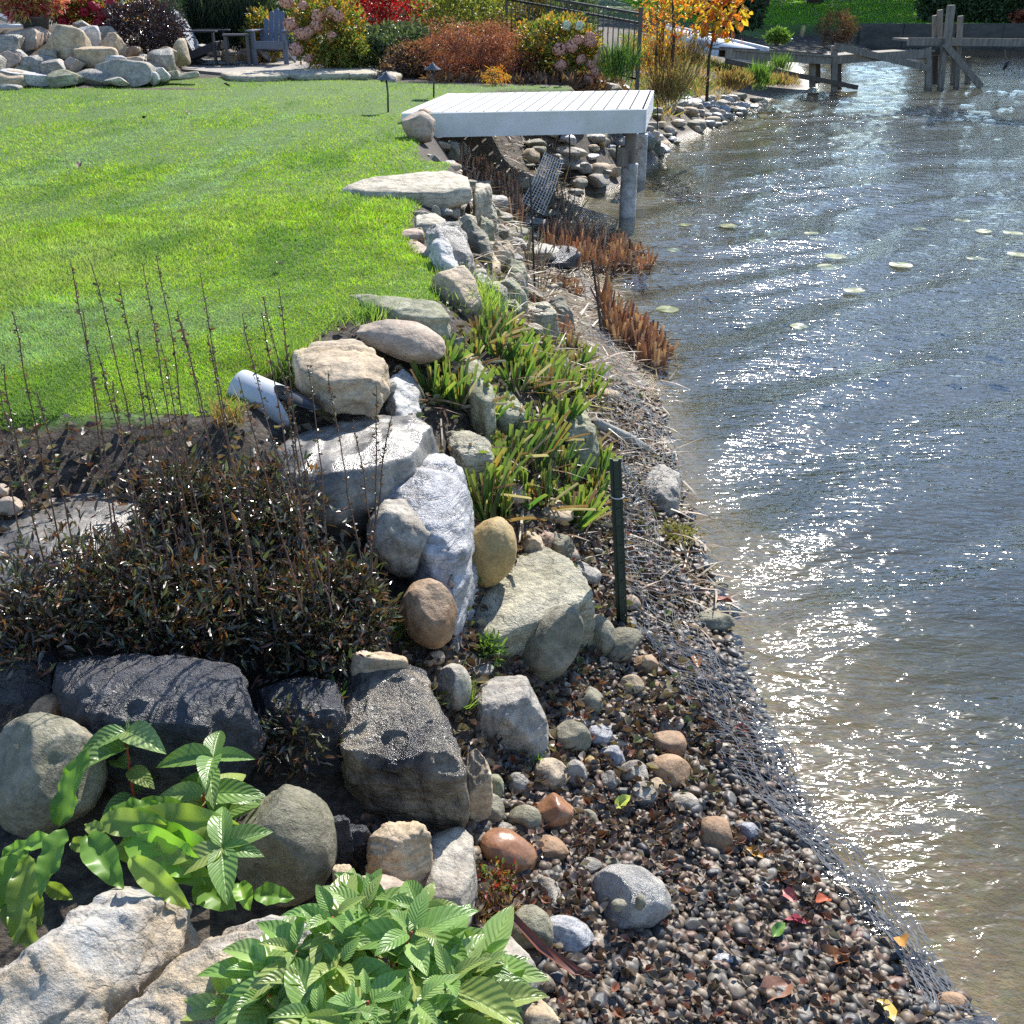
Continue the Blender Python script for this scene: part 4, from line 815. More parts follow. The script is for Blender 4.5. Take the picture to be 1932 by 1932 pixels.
def pile(u, v, top, r, label):
    p = P(u, v, 0.0); 
    o = empty('piling', (p[0], p[1], -.6), label, 'piling')
    prof = [(r, 0), (r, .6), (r * 1.02, .95), (r * .98, 1.2), (r * 1.03, 1.24), (r * .8, 1.25)]; MB().lathe(prof, k=24).build('sleeve', pile_mat, o, smooth=True)
    MB().lathe([(r * .62, 1.2), (r * .66, 1.45), (r * .6, .6 + top)], k=14).build('post', wood_grey, o, smooth=True); return o
p1 = pile(1183, 412, 1.02, .1, 'near white sleeved piling with a bracket under the platform corner')
MB().box((-.1, -.02, 1.33), (.14, .2, .22), bev=.01).box((-.03, -.1, 1.5), (.1, .03, .2), bev=.004).build('bracket', wood_grey, p1)
pile(1207, 340, 1.02, .085, 'far dark sleeved piling standing behind the near one under the platform')

# ------------------------------------------------------------------ path lights
def path_light(u, v, h, label, s=1.):
    p = G(u, v); o = empty('path_light', p, label, 'garden light', 'path lights on the lawn')
    MB().tube([(0, 0, -.05), (.01, 0, h * .5), (0, 0, h * .93)], .011 * s, 8).build('stake', black_metal, o, smooth=True)
    MB().lathe([(.02, -.0), (.115, -.04), (.112, -.032), (.035, .012), (.03, .03), (.012, .034), (.012, .045), (.002, .046)], (0, 0, h), 24).build('lamp_shade', lamp_metal, o, smooth=True)
    MB().lathe([(.014, -.05), (.018, -.02), (.014, 0)], (0, 0, h), 12).build('bulb_holder', black_metal, o, smooth=True)
path_light(732, 212, .4, 'black path light with cone hat on the lawn left of the white platform')
path_light(818, 184, .38, 'black path light in front of the red maple behind the platform')

# ------------------------------------------------------------------ Adirondack chairs and side table
def adirondack(loc, rz, label, mat):
    o = empty('adirondack_chair', loc, label, 'garden chair', 'Adirondack chairs on the patio', rz)
    # faces -Y ; back rises towards +Y
    for s in (-1, 1):
        MB().box((s * .29, -.32, .27), (.09, .03, .54), bev=.004).build('front_leg', mat, o)
        MB().beam((s * .255, -.33, .33), (s * .255, .5, .05), .035, .13, .004).build('side_rail', mat, o)
        MB().box((s * .33, -.02, .565), (.13, .78, .028), bev=.006).build('armrest', mat, o)
        MB().box((s * .29, .28, .4), (.06, .03, .33), bev=.003).build('rear_leg', mat, o)
    m = MB()
    for i in range(5): m.box((0, -.31 + i * .095, .375 - i * .032), (.5, .082, .022), (-.33, 0, 0), bev=.004)
    m.build('seat', mat, o); MB().box((0, -.345, .33), (.56, .025, .13), bev=.004).build('apron', mat, o)
    bm_ = []
    for i in range(-2, 3):
        x = i * .098; L = .8 - .045 * i * i; w = .082
        pts = [(-w / 2, 0)] + [(w / 2, 0)] + [(w / 2 * math.cos(t), L - w / 2 + w / 2 * math.sin(t)) for t in np.linspace(0, math.pi, 7)]
        tl = R(26); V = []
        for dy in (0, .022):
            for (a, h) in pts: V.append((x + a * (1 + .12 * h), .1 + dy + h * math.sin(tl), .2 + h * math.cos(tl)))
        n = len(pts); F = [tuple(range(n))[::-1], tuple(range(n, 2 * n))] + [(j, (j + 1) % n, n + (j + 1) % n, n + j) for j in range(n)]
        MB().add(V, F).build('back_slat', mat, o)
    MB().box((0, .33, .555), (.6, .05, .03), bev=.003).build('back_rail', mat, o); MB().box((0, .16, .24), (.5, .03, .07)).build('lower_rail', mat, o)
    return o
pz = 1.27
c = P(520, 120, pz); chair1 = adirondack((c[0], c[1], pz), R(-3), 'blue grey Adirondack chair with arched slatted back facing the lawn', chair_mat)
c = P(385, 122, pz); chair2 = adirondack((c[0], c[1] + .1, pz), R(84), 'dark Adirondack chair seen from the side with its pale back leaning left', chair_dark)
pale = simple('painted_sunlit_plastic', (.42, .44, .46), .5)  # paler copy of the chair plastic, sunlight put into the slat colour
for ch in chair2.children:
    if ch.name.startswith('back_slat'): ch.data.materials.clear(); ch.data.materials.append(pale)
c = P(452, 122, pz); t = empty('side_table', (c[0], c[1], pz), 'small square charcoal side table between the two Adirondack chairs', 'table', None, R(10))
MB().box((0, 0, .5), (.48, .42, .03), bev=.005).build('tabletop', chair_dark, t)
for sx_ in (-1, 1):
    for sy_ in (-1, 1): MB().box((sx_ * .19, sy_ * .16, .24), (.06, .035, .485), bev=.003).build('leg', chair_dark, t)
MB().box((0, 0, .2), (.38, .3, .025)).build('lower_shelf', chair_dark, t)
# lounge at the far left edge
c = PY(0, 60, 19.3); t = empty('lounge_chair', (c[0] - .3, 19.3, 1.95), 'dark blue sling lounge chair cut off by the left edge above the rock pile', 'garden chair')
MB().beam((-.8, 0, .55), (.55, 0, .08), .5, .03).build('seat', simple('navy_sling', (.03, .04, .09), .6), t)
MB().beam((-.8, -.27, .57), (.6, -.27, .08), .035, .05).beam((-.8, .27, .57), (.6, .27, .08), .035, .05).build('frame', lamp_metal, t)
MB().box((.1, 0, .0), (1.8, .5, .05)).build('base', simple('white_frame', (.6, .62, .66), .5), t)

# ------------------------------------------------------------------ patio flagstones and border stones
flagm = simple('patio_flagstone', (.4, .36, .31), .8, 0, .4, 5, .4)
m = MB()
pts = [P(355, 124, 1.25), P(450, 118, 1.25), P(700, 122, 1.25), P(720, 134, 1.25), P(600, 139, 1.25), P(430, 141, 1.25), P(380, 138, 1.25)]
pts = [(-4.9, 18.7), (-3.7, 18.35), (-2.9, 18.45), (-2.0, 18.6), (-1.9, 19.2), (-2.3, 22.4), (-6.2, 22.4), (-6.0, 19.8)]
V = [(x, y, 1.262) for x, y in pts] + [(x, y, 1.1) for x, y in pts]; n = len(pts)
m.add(V, [tuple(range(n))] + [(j, n + j, n + (j + 1) % n, (j + 1) % n) for j in range(n)])
tag(m.build('patio', flagm), kind='structure')
for (poly, lab) in [([(415, 137), (470, 131), (560, 131), (540, 141), (480, 143), (430, 142)], 'long flat border stone in front of the side facing chair'),
                    ([(520, 131), (590, 128), (655, 131), (660, 138), (560, 139), (525, 137)], 'flat border stone in front of the arched back chair'),
                    ([(600, 126), (660, 123), (700, 126), (722, 133), (700, 139), (610, 136)], 'rounded pale border stone at the right end of the patio'),
                    ([(720, 136), (740, 132), (760, 137), (745, 142), (725, 142)], 'small brown border stone in shade right of the patio')]:
    HR('border_stone', lab, poly, .1, 'flag', z=1.29, zb=1.1, amp=.4, flare=1.02, group='flat stones edging the patio')

# ------------------------------------------------------------------ foliage machinery
leaf_small_v = np.array([(0, 0, 0), (-.42, .35, .1), (.42, .35, .1), (-.32, .7, .06), (.32, .7, .06), (0, 1, -.12), (0, .45, 0)])
leaf_small_f = np.array([(0, 6, 1), (0, 2, 6), (1, 6, 3), (2, 4, 6), (3, 6, 5), (6, 4, 5)])
def leafgrid(nl=9, nw=5, w=.42, serr=0., fold=.18, droop=.35, wavy=0., seed=0, pointy=1.):
    V = []; U = []
    for i in range(nl):
        t = i / (nl - 1); hw = w * .5 * (math.sin(math.pi * min(1, t ** .8)) ** .75) * (1 - .25 * t * pointy) * 1.15 if 0 < t < 1 else .004
        for j in range(nw):
            s = j / (nw - 1) * 2 - 1
            e = serr * ((i % 2) * 2 - 1) * abs(s) ** 3
            x = s * hw * (1 + e); z = fold * abs(s) * hw * 1.6 - droop * t * t + wavy * abs(s) ** 1.5 * (math.sin(t * (11 + seed % 7) + (2 if s > 0 else 0) + seed) + .5 * math.sin(t * 29 + seed * 2)) * .1
            z += .0045 * math.cos((t - abs(s) * .12) * 8.5 * 2 * math.pi) * (1 - abs(s) * .3) * (0 if wavy else 1)
            V.append((x, t * (1 - .1 * droop), z)); U.append(((s + 1) / 2, t))
    F = [(i * nw + j, i * nw + j + 1, (i + 1) * nw + j + 1, (i + 1) * nw + j) for i in range(nl - 1) for j in range(nw - 1)]
    return np.array(V), np.array(F), np.array(U)
def crown_points(n, c, rad, clump=.5, hollow=.45, seed=0):
    d = rdir(n * 3); r = rng.uniform(hollow, 1, n * 3) ** .6
    bump = 1 + .5 * fbm(d * 2.4 + seed, 3, seed + 40); p = d * (r * bump)[:, None]
    k = vn(p * 3.4 + seed, seed + 50) > -.25 * (1 - clump) - .15 + .3 * (clump - .5); k &= p[:, 2] > -.95
    p = p[k][:n]; return p * np.array(rad) + np.array(c), p
def foliage(name, n, c, rad, size, mat, parent=None, asp=.5, clump=.5, hollow=.4, seed=0, kind=None, droop=.0, up=.3, tmpl=None, upright=0):
    pts, un = crown_points(n, c, rad, clump, hollow, seed); n = len(pts)
    d = rdir(n) * .8 + un * .7 + np.array((0, 0, up)); d[:, 2] -= droop
    if upright: d = rdir(n) * .35 + np.array((0, 0, 1.0)) + un * .4
    s = size * rng.uniform(.6, 1.25, n)
    tv, tf = tmpl or (leaf_small_v, leaf_small_f)
    M = frames(d, rdir(n) + [0, 0, .8], np.stack([s * asp, s, s * .6], 1)); V, F, _ = scatter(tv, tf, M, pts)
    return link(name, mesh(name, V, F, mat), parent)
def branches(n, c, rad, mat, parent, r0=.012, base=None, seed=0, name='branches'):
    m = MB(); r = random.Random(seed)
    for i in range(n):
        a = r.uniform(0, 6.28); e = r.uniform(.2, .95)
        tip = np.array((c[0] + rad[0] * e * math.cos(a) * .85, c[1] + rad[1] * e * math.sin(a) * .85, c[2] + rad[2] * r.uniform(-.1, .9)))
        b0 = np.array(base if base is not None else (c[0], c[1], c[2] - rad[2])) + [r.uniform(-.06, .06), r.uniform(-.06, .06), 0]
        md = (b0 + tip) / 2 + [r.uniform(-.1, .1) * rad[0], 0, .15 * rad[2]]
        m.tube([b0, md, tip], [r0, r0 * .7, r0 * .3], 5)
    return m.build(name, mat, parent)
bloom_cache = {}
def bloom_mesh(mat, k):
    if (mat.name, k) in bloom_cache: return bloom_cache[(mat.name, k)]
    n = 220; d = rdir(n); pts = d * np.array((1, 1, .85)) * (1 + .25 * fbm(d * 2 + k * 7, 2, k))[:, None] * rng.uniform(.8, 1.05, n)[:, None]
    M = frames(np.cross(d, rdir(n)), d, np.full((n, 3), .34)); tv = np.array([(-.5, 0, 0), (.5, 0, 0), (.6, .6, .1), (0, 1, 0), (-.6, .6, .1)]); tf = np.array([(0, 1, 2), (0, 2, 3), (0, 3, 4)])
    V, F, _ = scatter(tv, tf, M, pts); bloom_cache[(mat.name, k)] = mesh('flower_head', V, F, mat); return bloom_cache[(mat.name, k)]
def shrub(name, label, cat, box, y, n, size, mat, conv=None, asp=.5, dep_=None, zb=None, blooms=None, bmat=None, bsize=.09, stems=10, seed=0, group=None, clump=.5, hollow=.35, **kw):
    u0, v0, u1, v1 = box; ew = (u1 - u0) * .06; u0 -= ew; u1 += ew
    if conv: (u0, v0), (u1, v1) = conv(u0, v0), conv(u1, v1)
    a = PY(u0, v1, y); b_ = PY(u1, v0, y); cx = (a[0] + b_[0]) / 2; rx = (b_[0] - a[0]) / 2; zt = b_[2]
    z0_ = zb if zb is not None else a[2]
    rz = (zt - z0_) / 2; ry = dep_ or min(max(rx, rz) * .8, 1.0); c = (0, 0, rz)
    o = empty(name, (cx, y + ry * .3, z0_), label, cat, group)
    foliage('foliage', n, c, (rx, ry, rz), size, mat, o, asp, clump, hollow, seed, **kw)
    if stems: branches(stems, c, (rx, ry, rz), bark, o, .012, (0, 0, -.1), seed)
    for i, (bu, bv) in enumerate(blooms or []):
        if conv: bu, bv = conv(bu, bv)
        q = PY(bu, bv, y - ry * .55); bo = link('flower_head', bloom_mesh(bmat, i % 3), o, tuple(q - np.array(o.location))); s = bsize * .68 * rnd.uniform(.7, 1.25); bo.scale = (s, s, s); bo.rotation_euler = (rnd.uniform(-.4, .4), rnd.uniform(-.4, .4), rnd.uniform(0, 6))
    return o
LM = {
 'green': leafmat('green_leaves', [(.07, .13, .03), (.11, .18, .04), (.06, .1, .03)], .35, .4),
 'greyg': leafmat('grey_green_leaves', [(.1, .14, .07), (.16, .2, .1), (.07, .1, .05)], .3, .4),
 'yg': leafmat('yellow_green_leaves', [(.2, .22, .04), (.3, .27, .06), (.12, .16, .03)], .4, .45),
 'olive': leafmat('olive_gold_leaves', [(.2, .16, .04), (.28, .22, .05), (.12, .12, .03), (.3, .17, .04)], .4, .5),
 'red': leafmat('scarlet_leaves', [(.32, .008, .014), (.22, .006, .012), (.4, .02, .02)], .45, .45),
 'maple': leafmat('red_brown_maple_leaves', [(.28, .08, .05), (.36, .12, .08), (.2, .07, .05), (.42, .16, .1)], .35, .45),
 'purple': leafmat('dark_purple_leaves', [(.035, .015, .02), (.06, .025, .035), (.02, .012, .015)], .2, .25, .8),
 'potmix': leafmat('pink_yellow_leaves', [(.45, .12, .1), (.5, .3, .1), (.4, .07, .08), (.3, .3, .1), (.5, .2, .2)], .4, .5),
 'crim': leafmat('crimson_green_leaves', [(.3, .03, .03), (.12, .18, .03), (.3, .13, .03), (.2, .22, .04), (.25, .04, .04)], .4, .5),
 'fall': leafmat('autumn_leaves', [(.55, .3, .03), (.6, .38, .05), (.55, .17, .03), (.4, .3, .05), (.5, .1, .03)], .45, .5),
 'orange': leafmat('orange_stalk_leaves', [(.36, .22, .09), (.42, .3, .15), (.28, .15, .07), (.26, .26, .1)], .4, .6),
 'hydr': leafmat('gold_green_leaves', [(.16, .2, .04), (.4, .26, .04), (.1, .15, .03), (.45, .2, .04), (.18, .2, .05)], .4, .45),
 'dkgrass': leafmat('dark_grass_leaves', [(.05, .075, .04), (.09, .12, .07), (.03, .05, .03)], .3, .5),
 'grassy': leafmat('green_strap_leaves', [(.1, .2, .04), (.16, .26, .05), (.08, .15, .03)], .4, .45),
 'blue': leafmat('blue_juniper', [(.13, .18, .15), (.18, .24, .2)], .15, .6),
 'conif': leafmat('dark_conifer', [(.03, .06, .025), (.05, .09, .03)], .15, .6),
 'tree': leafmat('tree_leaves', [(.05, .1, .02), (.09, .15, .03), (.04, .07, .02)], .35, .5),
 'brown': leafmat('dry_brown_leaves', [(.16, .08, .045), (.1, .055, .035), (.22, .12, .07)], .3, .6),
}
pinkb = simple('dusty_pink_petals', (.68, .36, .28), .8, 0, .3, 30); crimb = simple('crimson_petals', (.45, .02, .05), .7, 0, .3, 30); whiteb = simple('cream_petals', (.62, .66, .5), .8, 0, .2, 30)
blade_v = np.array([(-.5, 0, 0), (.5, 0, 0), (-.4, .5, .02), (.4, .5, .02), (0, 1, -.25)]); blade_f = np.array([(0, 1, 3), (0, 3, 2), (2, 3, 4)])
BL = (blade_v, blade_f)
SH = shrub
# back row
SH('ornamental_grass', 'dark green ornamental grass mass behind the side facing chair', 'grass plant', (1010, -60, 1330, 330), 22, 5000, .5, LM['dkgrass'], c1, asp=.03, upright=1, tmpl=BL, hollow=0, stems=0, zb=1.25, clump=.2)
SH('ornamental_grass', 'dark green ornamental grass mass behind the arched back chair', 'grass plant', (1290, -60, 1580, 330), 22.2, 5000, .5, LM['dkgrass'], c1, asp=.03, upright=1, tmpl=BL, hollow=0, stems=0, zb=1.25, clump=.2, seed=3)
SH('viburnum_shrub', 'tall dark green shrub filling the gap behind the arched back chair at the top', 'shrub', (1500, -200, 1900, 120), 23, 3500, .09, LM['green'], c1, seed=5, zb=1.3)
SH('burning_bush', 'scarlet red burning bush at the top edge behind the green shrub', 'shrub', (270, -160, 860, 230), 21.3, 8000, .07, LM['red'], ct2, seed=6, zb=1.4, clump=.3)
SH('olive_shrub', 'tall olive gold shrub at the top edge left of the black fence', 'shrub', (1080, -200, 1700, 290), 22.5, 9000, .075, LM['olive'], ct2, seed=8, zb=1.3, clump=.3)
SH('variegated_shrub', 'yellow green leaved shrub at the top edge above the red maple', 'shrub', (790, -120, 1290, 300), 20.6, 6500, .075, LM['yg'], ct2, seed=9, zb=1.25, clump=.35)
SH('viburnum_shrub', 'grey green broad leaved shrub below the scarlet bush', 'shrub', (390, 130, 870, 370), 19.7, 5500, .08, LM['greyg'], ct2, seed=10, zb=1.2, clump=.4)
SH('juniper', 'slim upright blue grey juniper behind the purple shrub', 'conifer', (890, -100, 985, 200), 21, 2500, .05, LM['blue'], c1, asp=.3, seed=11, zb=1.4, clump=.2)
SH('conifer', 'slim dark conifer column right of the blue grey juniper', 'conifer', (955, -100, 1040, 260), 20.6, 3000, .05, LM['conif'], c1, asp=.3, seed=12, zb=1.3, clump=.2)
SH('barberry_shrub', 'orange red shrub at the top edge above the purple shrub', 'shrub', (760, -120, 930, 90), 21, 2500, .06, LM['fall'], c1, seed=13, zb=1.4)
SH('purple_shrub', 'dark purple leaved glossy mounded shrub right of the rock pile', 'shrub', (625, -10, 1035, 350), 18.9, 6500, .06, LM['purple'], c1, seed=14, zb=1.45, clump=.4)
SH('hydrangea', 'hydrangea with crimson flower heads and mixed foliage above the rock pile', 'shrub', (290, -60, 670, 190), 19.6, 3500, .09, LM['crim'], c1, seed=15, zb=1.9, blooms=[(540, 30), (500, 70), (600, 95), (625, 85), (370, 128), (655, 20), (565, 50), (590, 140), (345, 20)], bmat=crimb, bsize=.13)
SH('hydrangea', 'hydrangea with dusty pink flower heads right of the arched back chair', 'shrub', (50, -60, 420, 385), 19.4, 5200, .085, LM['hydr'], ct2, seed=16, zb=1.25,
   blooms=[(95, 30), (185, 95), (260, 75), (180, 150), (95, 200), (70, 190), (130, 185), (265, 215), (55, 290), (130, 345), (0, 10), (300, 95), (20, 140)], bmat=pinkb, bsize=.15)
SH('japanese_maple', 'spreading red brown laceleaf maple behind the white platform', 'shrub', (800, 110, 1420, 480), 18.2, 13000, .055, LM['maple'], ct2, asp=.22, seed=17, zb=1.22, clump=.55, droop=.7, hollow=.25, stems=24)
SH('hydrangea', 'hydrangea with dusty pink and two white flower heads beside the black fence', 'shrub', (1400, 80, 1880, 540), 18.3, 4800, .08, LM['hydr'], ct2, seed=18, zb=1.2,
   blooms=[(1790, 215), (1790, 245), (1865, 305), (1840, 345), (1680, 275), (1610, 290), (1735, 350), (1800, 380), (1620, 385), (1830, 420), (1780, 470), (1720, 235)], bmat=pinkb, bsize=.13)
for (bu, bv) in [(1650, 150), (1725, 152)]:
    h = [o for o in bpy.data.objects if o.get('label', '').startswith('hydrangea with dusty pink and two')][0]; q = PY(*ct2(bu, bv), 17.7)
    bo = link('flower_head', bloom_mesh(whiteb, 0), h, tuple(q - np.array(h.location))); bo.scale = (.065, .065, .08)
SH('seedling_maple', 'little orange leaved maple shoot on the lawn edge before the red maple', 'shrub', (1150, 395, 1300, 545), 17.0, 500, .05, LM['fall'], ct2, asp=.25, seed=19, zb=1.2, droop=.6, stems=5)
SH('low_shrub', 'dark brown low shrub between the red maple and the pink hydrangea', 'shrub', (1350, 250, 1600, 510), 18.6, 2500, .06, LM['brown'], ct2, seed=20, zb=1.2)
SH('low_plant', 'dark low leafy ground plant in shade left of the red maple', 'plant', (560, 330, 860, 470), 18.6, 1200, .06, LM['brown'], ct2, seed=21, zb=1.2)
SH('grassy_plant', 'green grassy clump at the foot of the black fence post', 'grass plant', (1130, 105, 1205, 168), 17.6, 700, .32, LM['grassy'], None, asp=.035, upright=1, tmpl=BL, hollow=0, stems=0, zb=1.15)
c = c1(220, 170); q = PY(c[0], c[1] + 9, 18.4); t = empty('flower_pot', q, 'dark round pot of red and yellow foliage on top of the rock pile', 'plant pot')
MB().lathe([(.17, -.02), (.22, .22), (.25, .25), (.235, .25), (.2, .2), (.02, .19)], k=26).build('pot', simple('dark_pot', (.06, .065, .06), .5), t, smooth=True)
foliage('foliage', 2600, (-.05, 0, .5), (.52, .4, .3), .13, LM['potmix'], t, .35, .3, .1, 22, droop=.1)
for i, (x, y_) in enumerate([(70, 48), (115, 30), (55, 60)]):
    qq = PY(*c1(x, y_), 18.3); bo = link('flower_head', bloom_mesh(crimb, i), t, tuple(qq - q)); bo.scale = (.11,) * 3
# filler hedge behind everything at the top
SH('background_hedge', 'dark hedge closing the garden behind the shrubs at the top', 'hedge', (-40, -170, 760, 90), 25.5, 9000, .13, LM['conif'], None, seed=30, zb=1.4, stems=0, clump=.1, hollow=.5)
SH('background_hedge', 'dark hedge behind the olive shrub and scarlet bush', 'hedge', (600, -170, 1120, 80), 27, 8000, .13, LM['green'], None, seed=31, zb=1.4, stems=0, clump=.1, hollow=.5)

# ------------------------------------------------------------------ black metal fence
fx0, fy0, fx1, fy1 = 2.02, 17.9, -.1, 20.9
fo = empty('metal_fence', (fx0, fy0, 1.1), 'black metal picket fence running left from a tall post behind the hydrangea', 'fence')
L = math.hypot(fx1 - fx0, fy1 - fy0); dx, dy = (fx1 - fx0) / L, (fy1 - fy0) / L
MB().box((0, 0, .5), (.06, .06, 1.25)).box((0, 0, 1.14), (.075, .075, .03)).build('post', black_metal, fo)
for k in range(1, 3): MB().box((dx * L * k / 2, dy * L * k / 2, .5 + .16 * k), (.05, .05, 1.2)).build('post', black_metal, fo)
for z in (.12, .93, 1.06): MB().beam((0, 0, z), (fx1 - fx0, fy1 - fy0, z + .32), .035, .035).build('rail', black_metal, fo)
m = MB()
for k in range(1, int(L / .13)): m.box((dx * k * .13, dy * k * .13, .56 + .32 * k * .13 / L), (.018, .018, 1.0))
m.build('pickets', black_metal, fo)

# ------------------------------------------------------------------ right garden corner: autumn foliage, young tree, grasses
SH('autumn_shrub', 'yellow leaved shrub right of the black fence post at the top edge', 'shrub', (285, -60, 470, 240), 18.8, 800, .07, LM['fall'], cr, seed=40, zb=1.0, clump=.6)
SH('autumn_thicket', 'orange and tan dry stalks and leaves below the white boat', 'thicket', (290, 120, 600, 430), 19.0, 1900, .13, LM['orange'], cr, asp=.1, seed=41, zb=.9, upright=1, hollow=0, stems=20)
SH('grassy_plant', 'green and tan grass clump hanging over the platform corner', 'grass plant', (320, 330, 500, 480), 18.2, 900, .35, LM['orange'], cr, asp=.03, upright=1, tmpl=BL, hollow=0, stems=0, zb=.75)
SH('iris_plant', 'bright green iris tuft on the sandy point left of the ramp', 'plant', (740, 300, 850, 395), 26, 300, .32, LM['grassy'], cr, asp=.08, upright=1, tmpl=BL, hollow=0, stems=0, zb=.36)
SH('iris_plant', 'green iris tuft just under the ramp rail', 'plant', (840, 265, 945, 325), 28.5, 250, .28, LM['grassy'], cr, asp=.06, upright=1, tmpl=BL, hollow=0, stems=0, zb=.6)
SH('shore_plants', 'orange and dry low plants along the sandy point', 'plants', (620, 320, 760, 420), 24.5, 1200, .16, LM['orange'], cr, asp=.12, upright=1, hollow=0, stems=0, zb=.5)
SH('shore_plants', 'tan dry low plants at the water end of the sandy point', 'plants', (790, 335, 960, 395), 27, 900, .16, LM['orange'], cr, asp=.12, upright=1, hollow=0, stems=0, zb=.35, seed=4)
SH('wild_shrub', 'green weedy shrub behind the ramp near the far bank', 'shrub', (830, 130, 930, 215), 38, 900, .14, LM['grassy'], cr, seed=44, zb=.9)
SH('dry_shrub', 'brown twiggy shrub on the far bank before the sunny lawn', 'shrub', (1055, 50, 1220, 200), 50, 2500, .16, LM['brown'], cr, asp=.2, seed=45, zb=.3, clump=.5)
q = G(1250, 190); t = empty('young_tree', P(1334, 180, .85), 'slender young tree with large orange and yellow leaves before the white boat', 'tree'); b0 = np.array(t.location)
top = PY(1345, -30, b0[1] + .1) - b0
MB().tube([(0, 0, -.1), (-.02, 0, top[2] * .35), (.06, 0, top[2] * .7), tuple(top)], [.03, .025, .018, .008], 7).build('trunk', bark, t, smooth=True)
m = MB()
for i in range(12):
    h = rnd.uniform(.45, .95); s = rnd.choice((-1, 1)); m.tube([(.03, 0, top[2] * h), (s * rnd.uniform(.15, .45) + .1, rnd.uniform(-.2, .2), top[2] * h + .15)], [.007, .003], 5)
m.build('branches', bark, t)
foliage('crown', 330, (.12, 0, top[2] * .78), (.55, .4, top[2] * .32), .15, LM['fall'], t, .75, .7, .1, 47, droop=.4)
# thin trunk left of it
t = empty('sapling', P(1262, 168, 1.0), 'thin grey sapling trunk with sparse yellow leaves beside the fence', 'tree'); b0 = np.array(t.location); top = PY(1268, -30, b0[1]) - b0
MB().tube([(0, 0, -.1), (.03, 0, top[2] * .5), tuple(top)], [.035, .03, .02], 7).build('trunk', bark, t, smooth=True)
foliage('crown', 500, (0, 0, top[2] * .75), (.6, .4, top[2] * .3), .09, LM['fall'], t, .5, .7, .1, 49)
# white boat upside down
p0, p1 = PY(1258, 58, 34), PY(1450, 96, 30)
t = empty('boat', (p0 + p1) / 2 * [1, 1, 0] + [0, 0, min(p0[2], p1[2]) - .15], 'white upturned boat hull lying on the bank behind the autumn foliage', 'boat'); b0 = np.array(t.location)
m = MB(); n = 14; V = []
for i in range(n):
    f = i / (n - 1); c = p0 + (p1 - p0) * f - b0; wd = .62 * math.sin(math.pi * (f * .8 + .18)) ** .6; hh = .5 * (1 - .25 * f)
    for j in range(9):
        a = math.pi * j / 8; V.append((c[0] + wd * .35 * math.cos(a), c[1] + wd * math.cos(a), c[2] - .1 - .25 + hh * math.sin(a) ** .7))
F = [(i * 9 + j, i * 9 + j + 1, (i + 1) * 9 + j + 1, (i + 1) * 9 + j) for i in range(n - 1) for j in range(8)] + [tuple(range(9))[::-1], tuple(range((n - 1) * 9, n * 9))]
m.add(V, F).build('hull', white_paint, t, smooth=True)
MB().beam(p0 - b0 + [0, 0, .17], p1 - b0 + [0, 0, .06], .05, .05).build('keel', white_paint, t)

# ------------------------------------------------------------------ far dock and ramp
def pp(x, y, Y): return PY(*cr(x, y), Y)
dk = empty('wooden_ramp', (P(*cr(1080, 390), 0)), 'weathered wooden ramp from the bank to the frame with sloping braces', 'dock'); b0 = np.array(dk.location)
yA, yB, yC = 28.5, 30.7, 31.6
m = MB()
a = pp(655, 215, yA) - b0; c_ = pp(1115, 243, yB) - b0; e = pp(1530, 218, yC) - b0
for (s, t_) in ((a, c_), (c_, e)):
    m.beam(s + [0, .45, 0], t_ + [0, .45, 0], .9, .05); 
m.build('deck', wood_grey, dk)
MB().beam(a - [0, 0, .08], c_ - [0, 0, .08], .06, .24).build('side_beam', wood_grey, dk); MB().beam(c_ - [0, 0, .08], e - [0, 0, .06], .06, .22).build('side_beam', wood_grey, dk)
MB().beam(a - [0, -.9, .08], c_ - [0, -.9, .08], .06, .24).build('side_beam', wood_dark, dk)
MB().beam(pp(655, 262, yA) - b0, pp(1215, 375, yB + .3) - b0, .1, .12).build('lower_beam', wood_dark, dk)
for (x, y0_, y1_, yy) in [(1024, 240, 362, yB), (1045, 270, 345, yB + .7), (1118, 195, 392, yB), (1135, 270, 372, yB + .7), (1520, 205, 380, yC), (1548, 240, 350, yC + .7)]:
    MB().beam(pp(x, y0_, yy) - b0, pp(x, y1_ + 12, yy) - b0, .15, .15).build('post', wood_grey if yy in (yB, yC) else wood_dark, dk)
MB().beam(pp(1118, 196, yB - .12) - b0, pp(1520, 292, yC - .12) - b0, .05, .17).build('brace', wood_grey, dk)
d2 = empty('wooden_dock', (P(*cr(1620, 375), 0)), 'weathered lake dock with tall posts and a leaning brace at the right edge', 'dock'); b0 = np.array(d2.location); yD = 31.8
MB().beam(pp(1435, 173, yD) - b0 + [0, .5, 0], pp(2150, 178, yD + 1) - b0 + [0, .5, 0], 1.1, .06).build('deck', wood_grey, d2)
MB().beam(pp(1435, 178, yD - .1) - b0, pp(2150, 184, yD + .9) - b0, .06, .2).build('side_beam', wood_grey, d2)
MB().beam(pp(1535, 225, yD + .3) - b0, pp(2150, 235, yD + 1.2) - b0, .06, .12).build('lower_beam', wood_dark, d2)
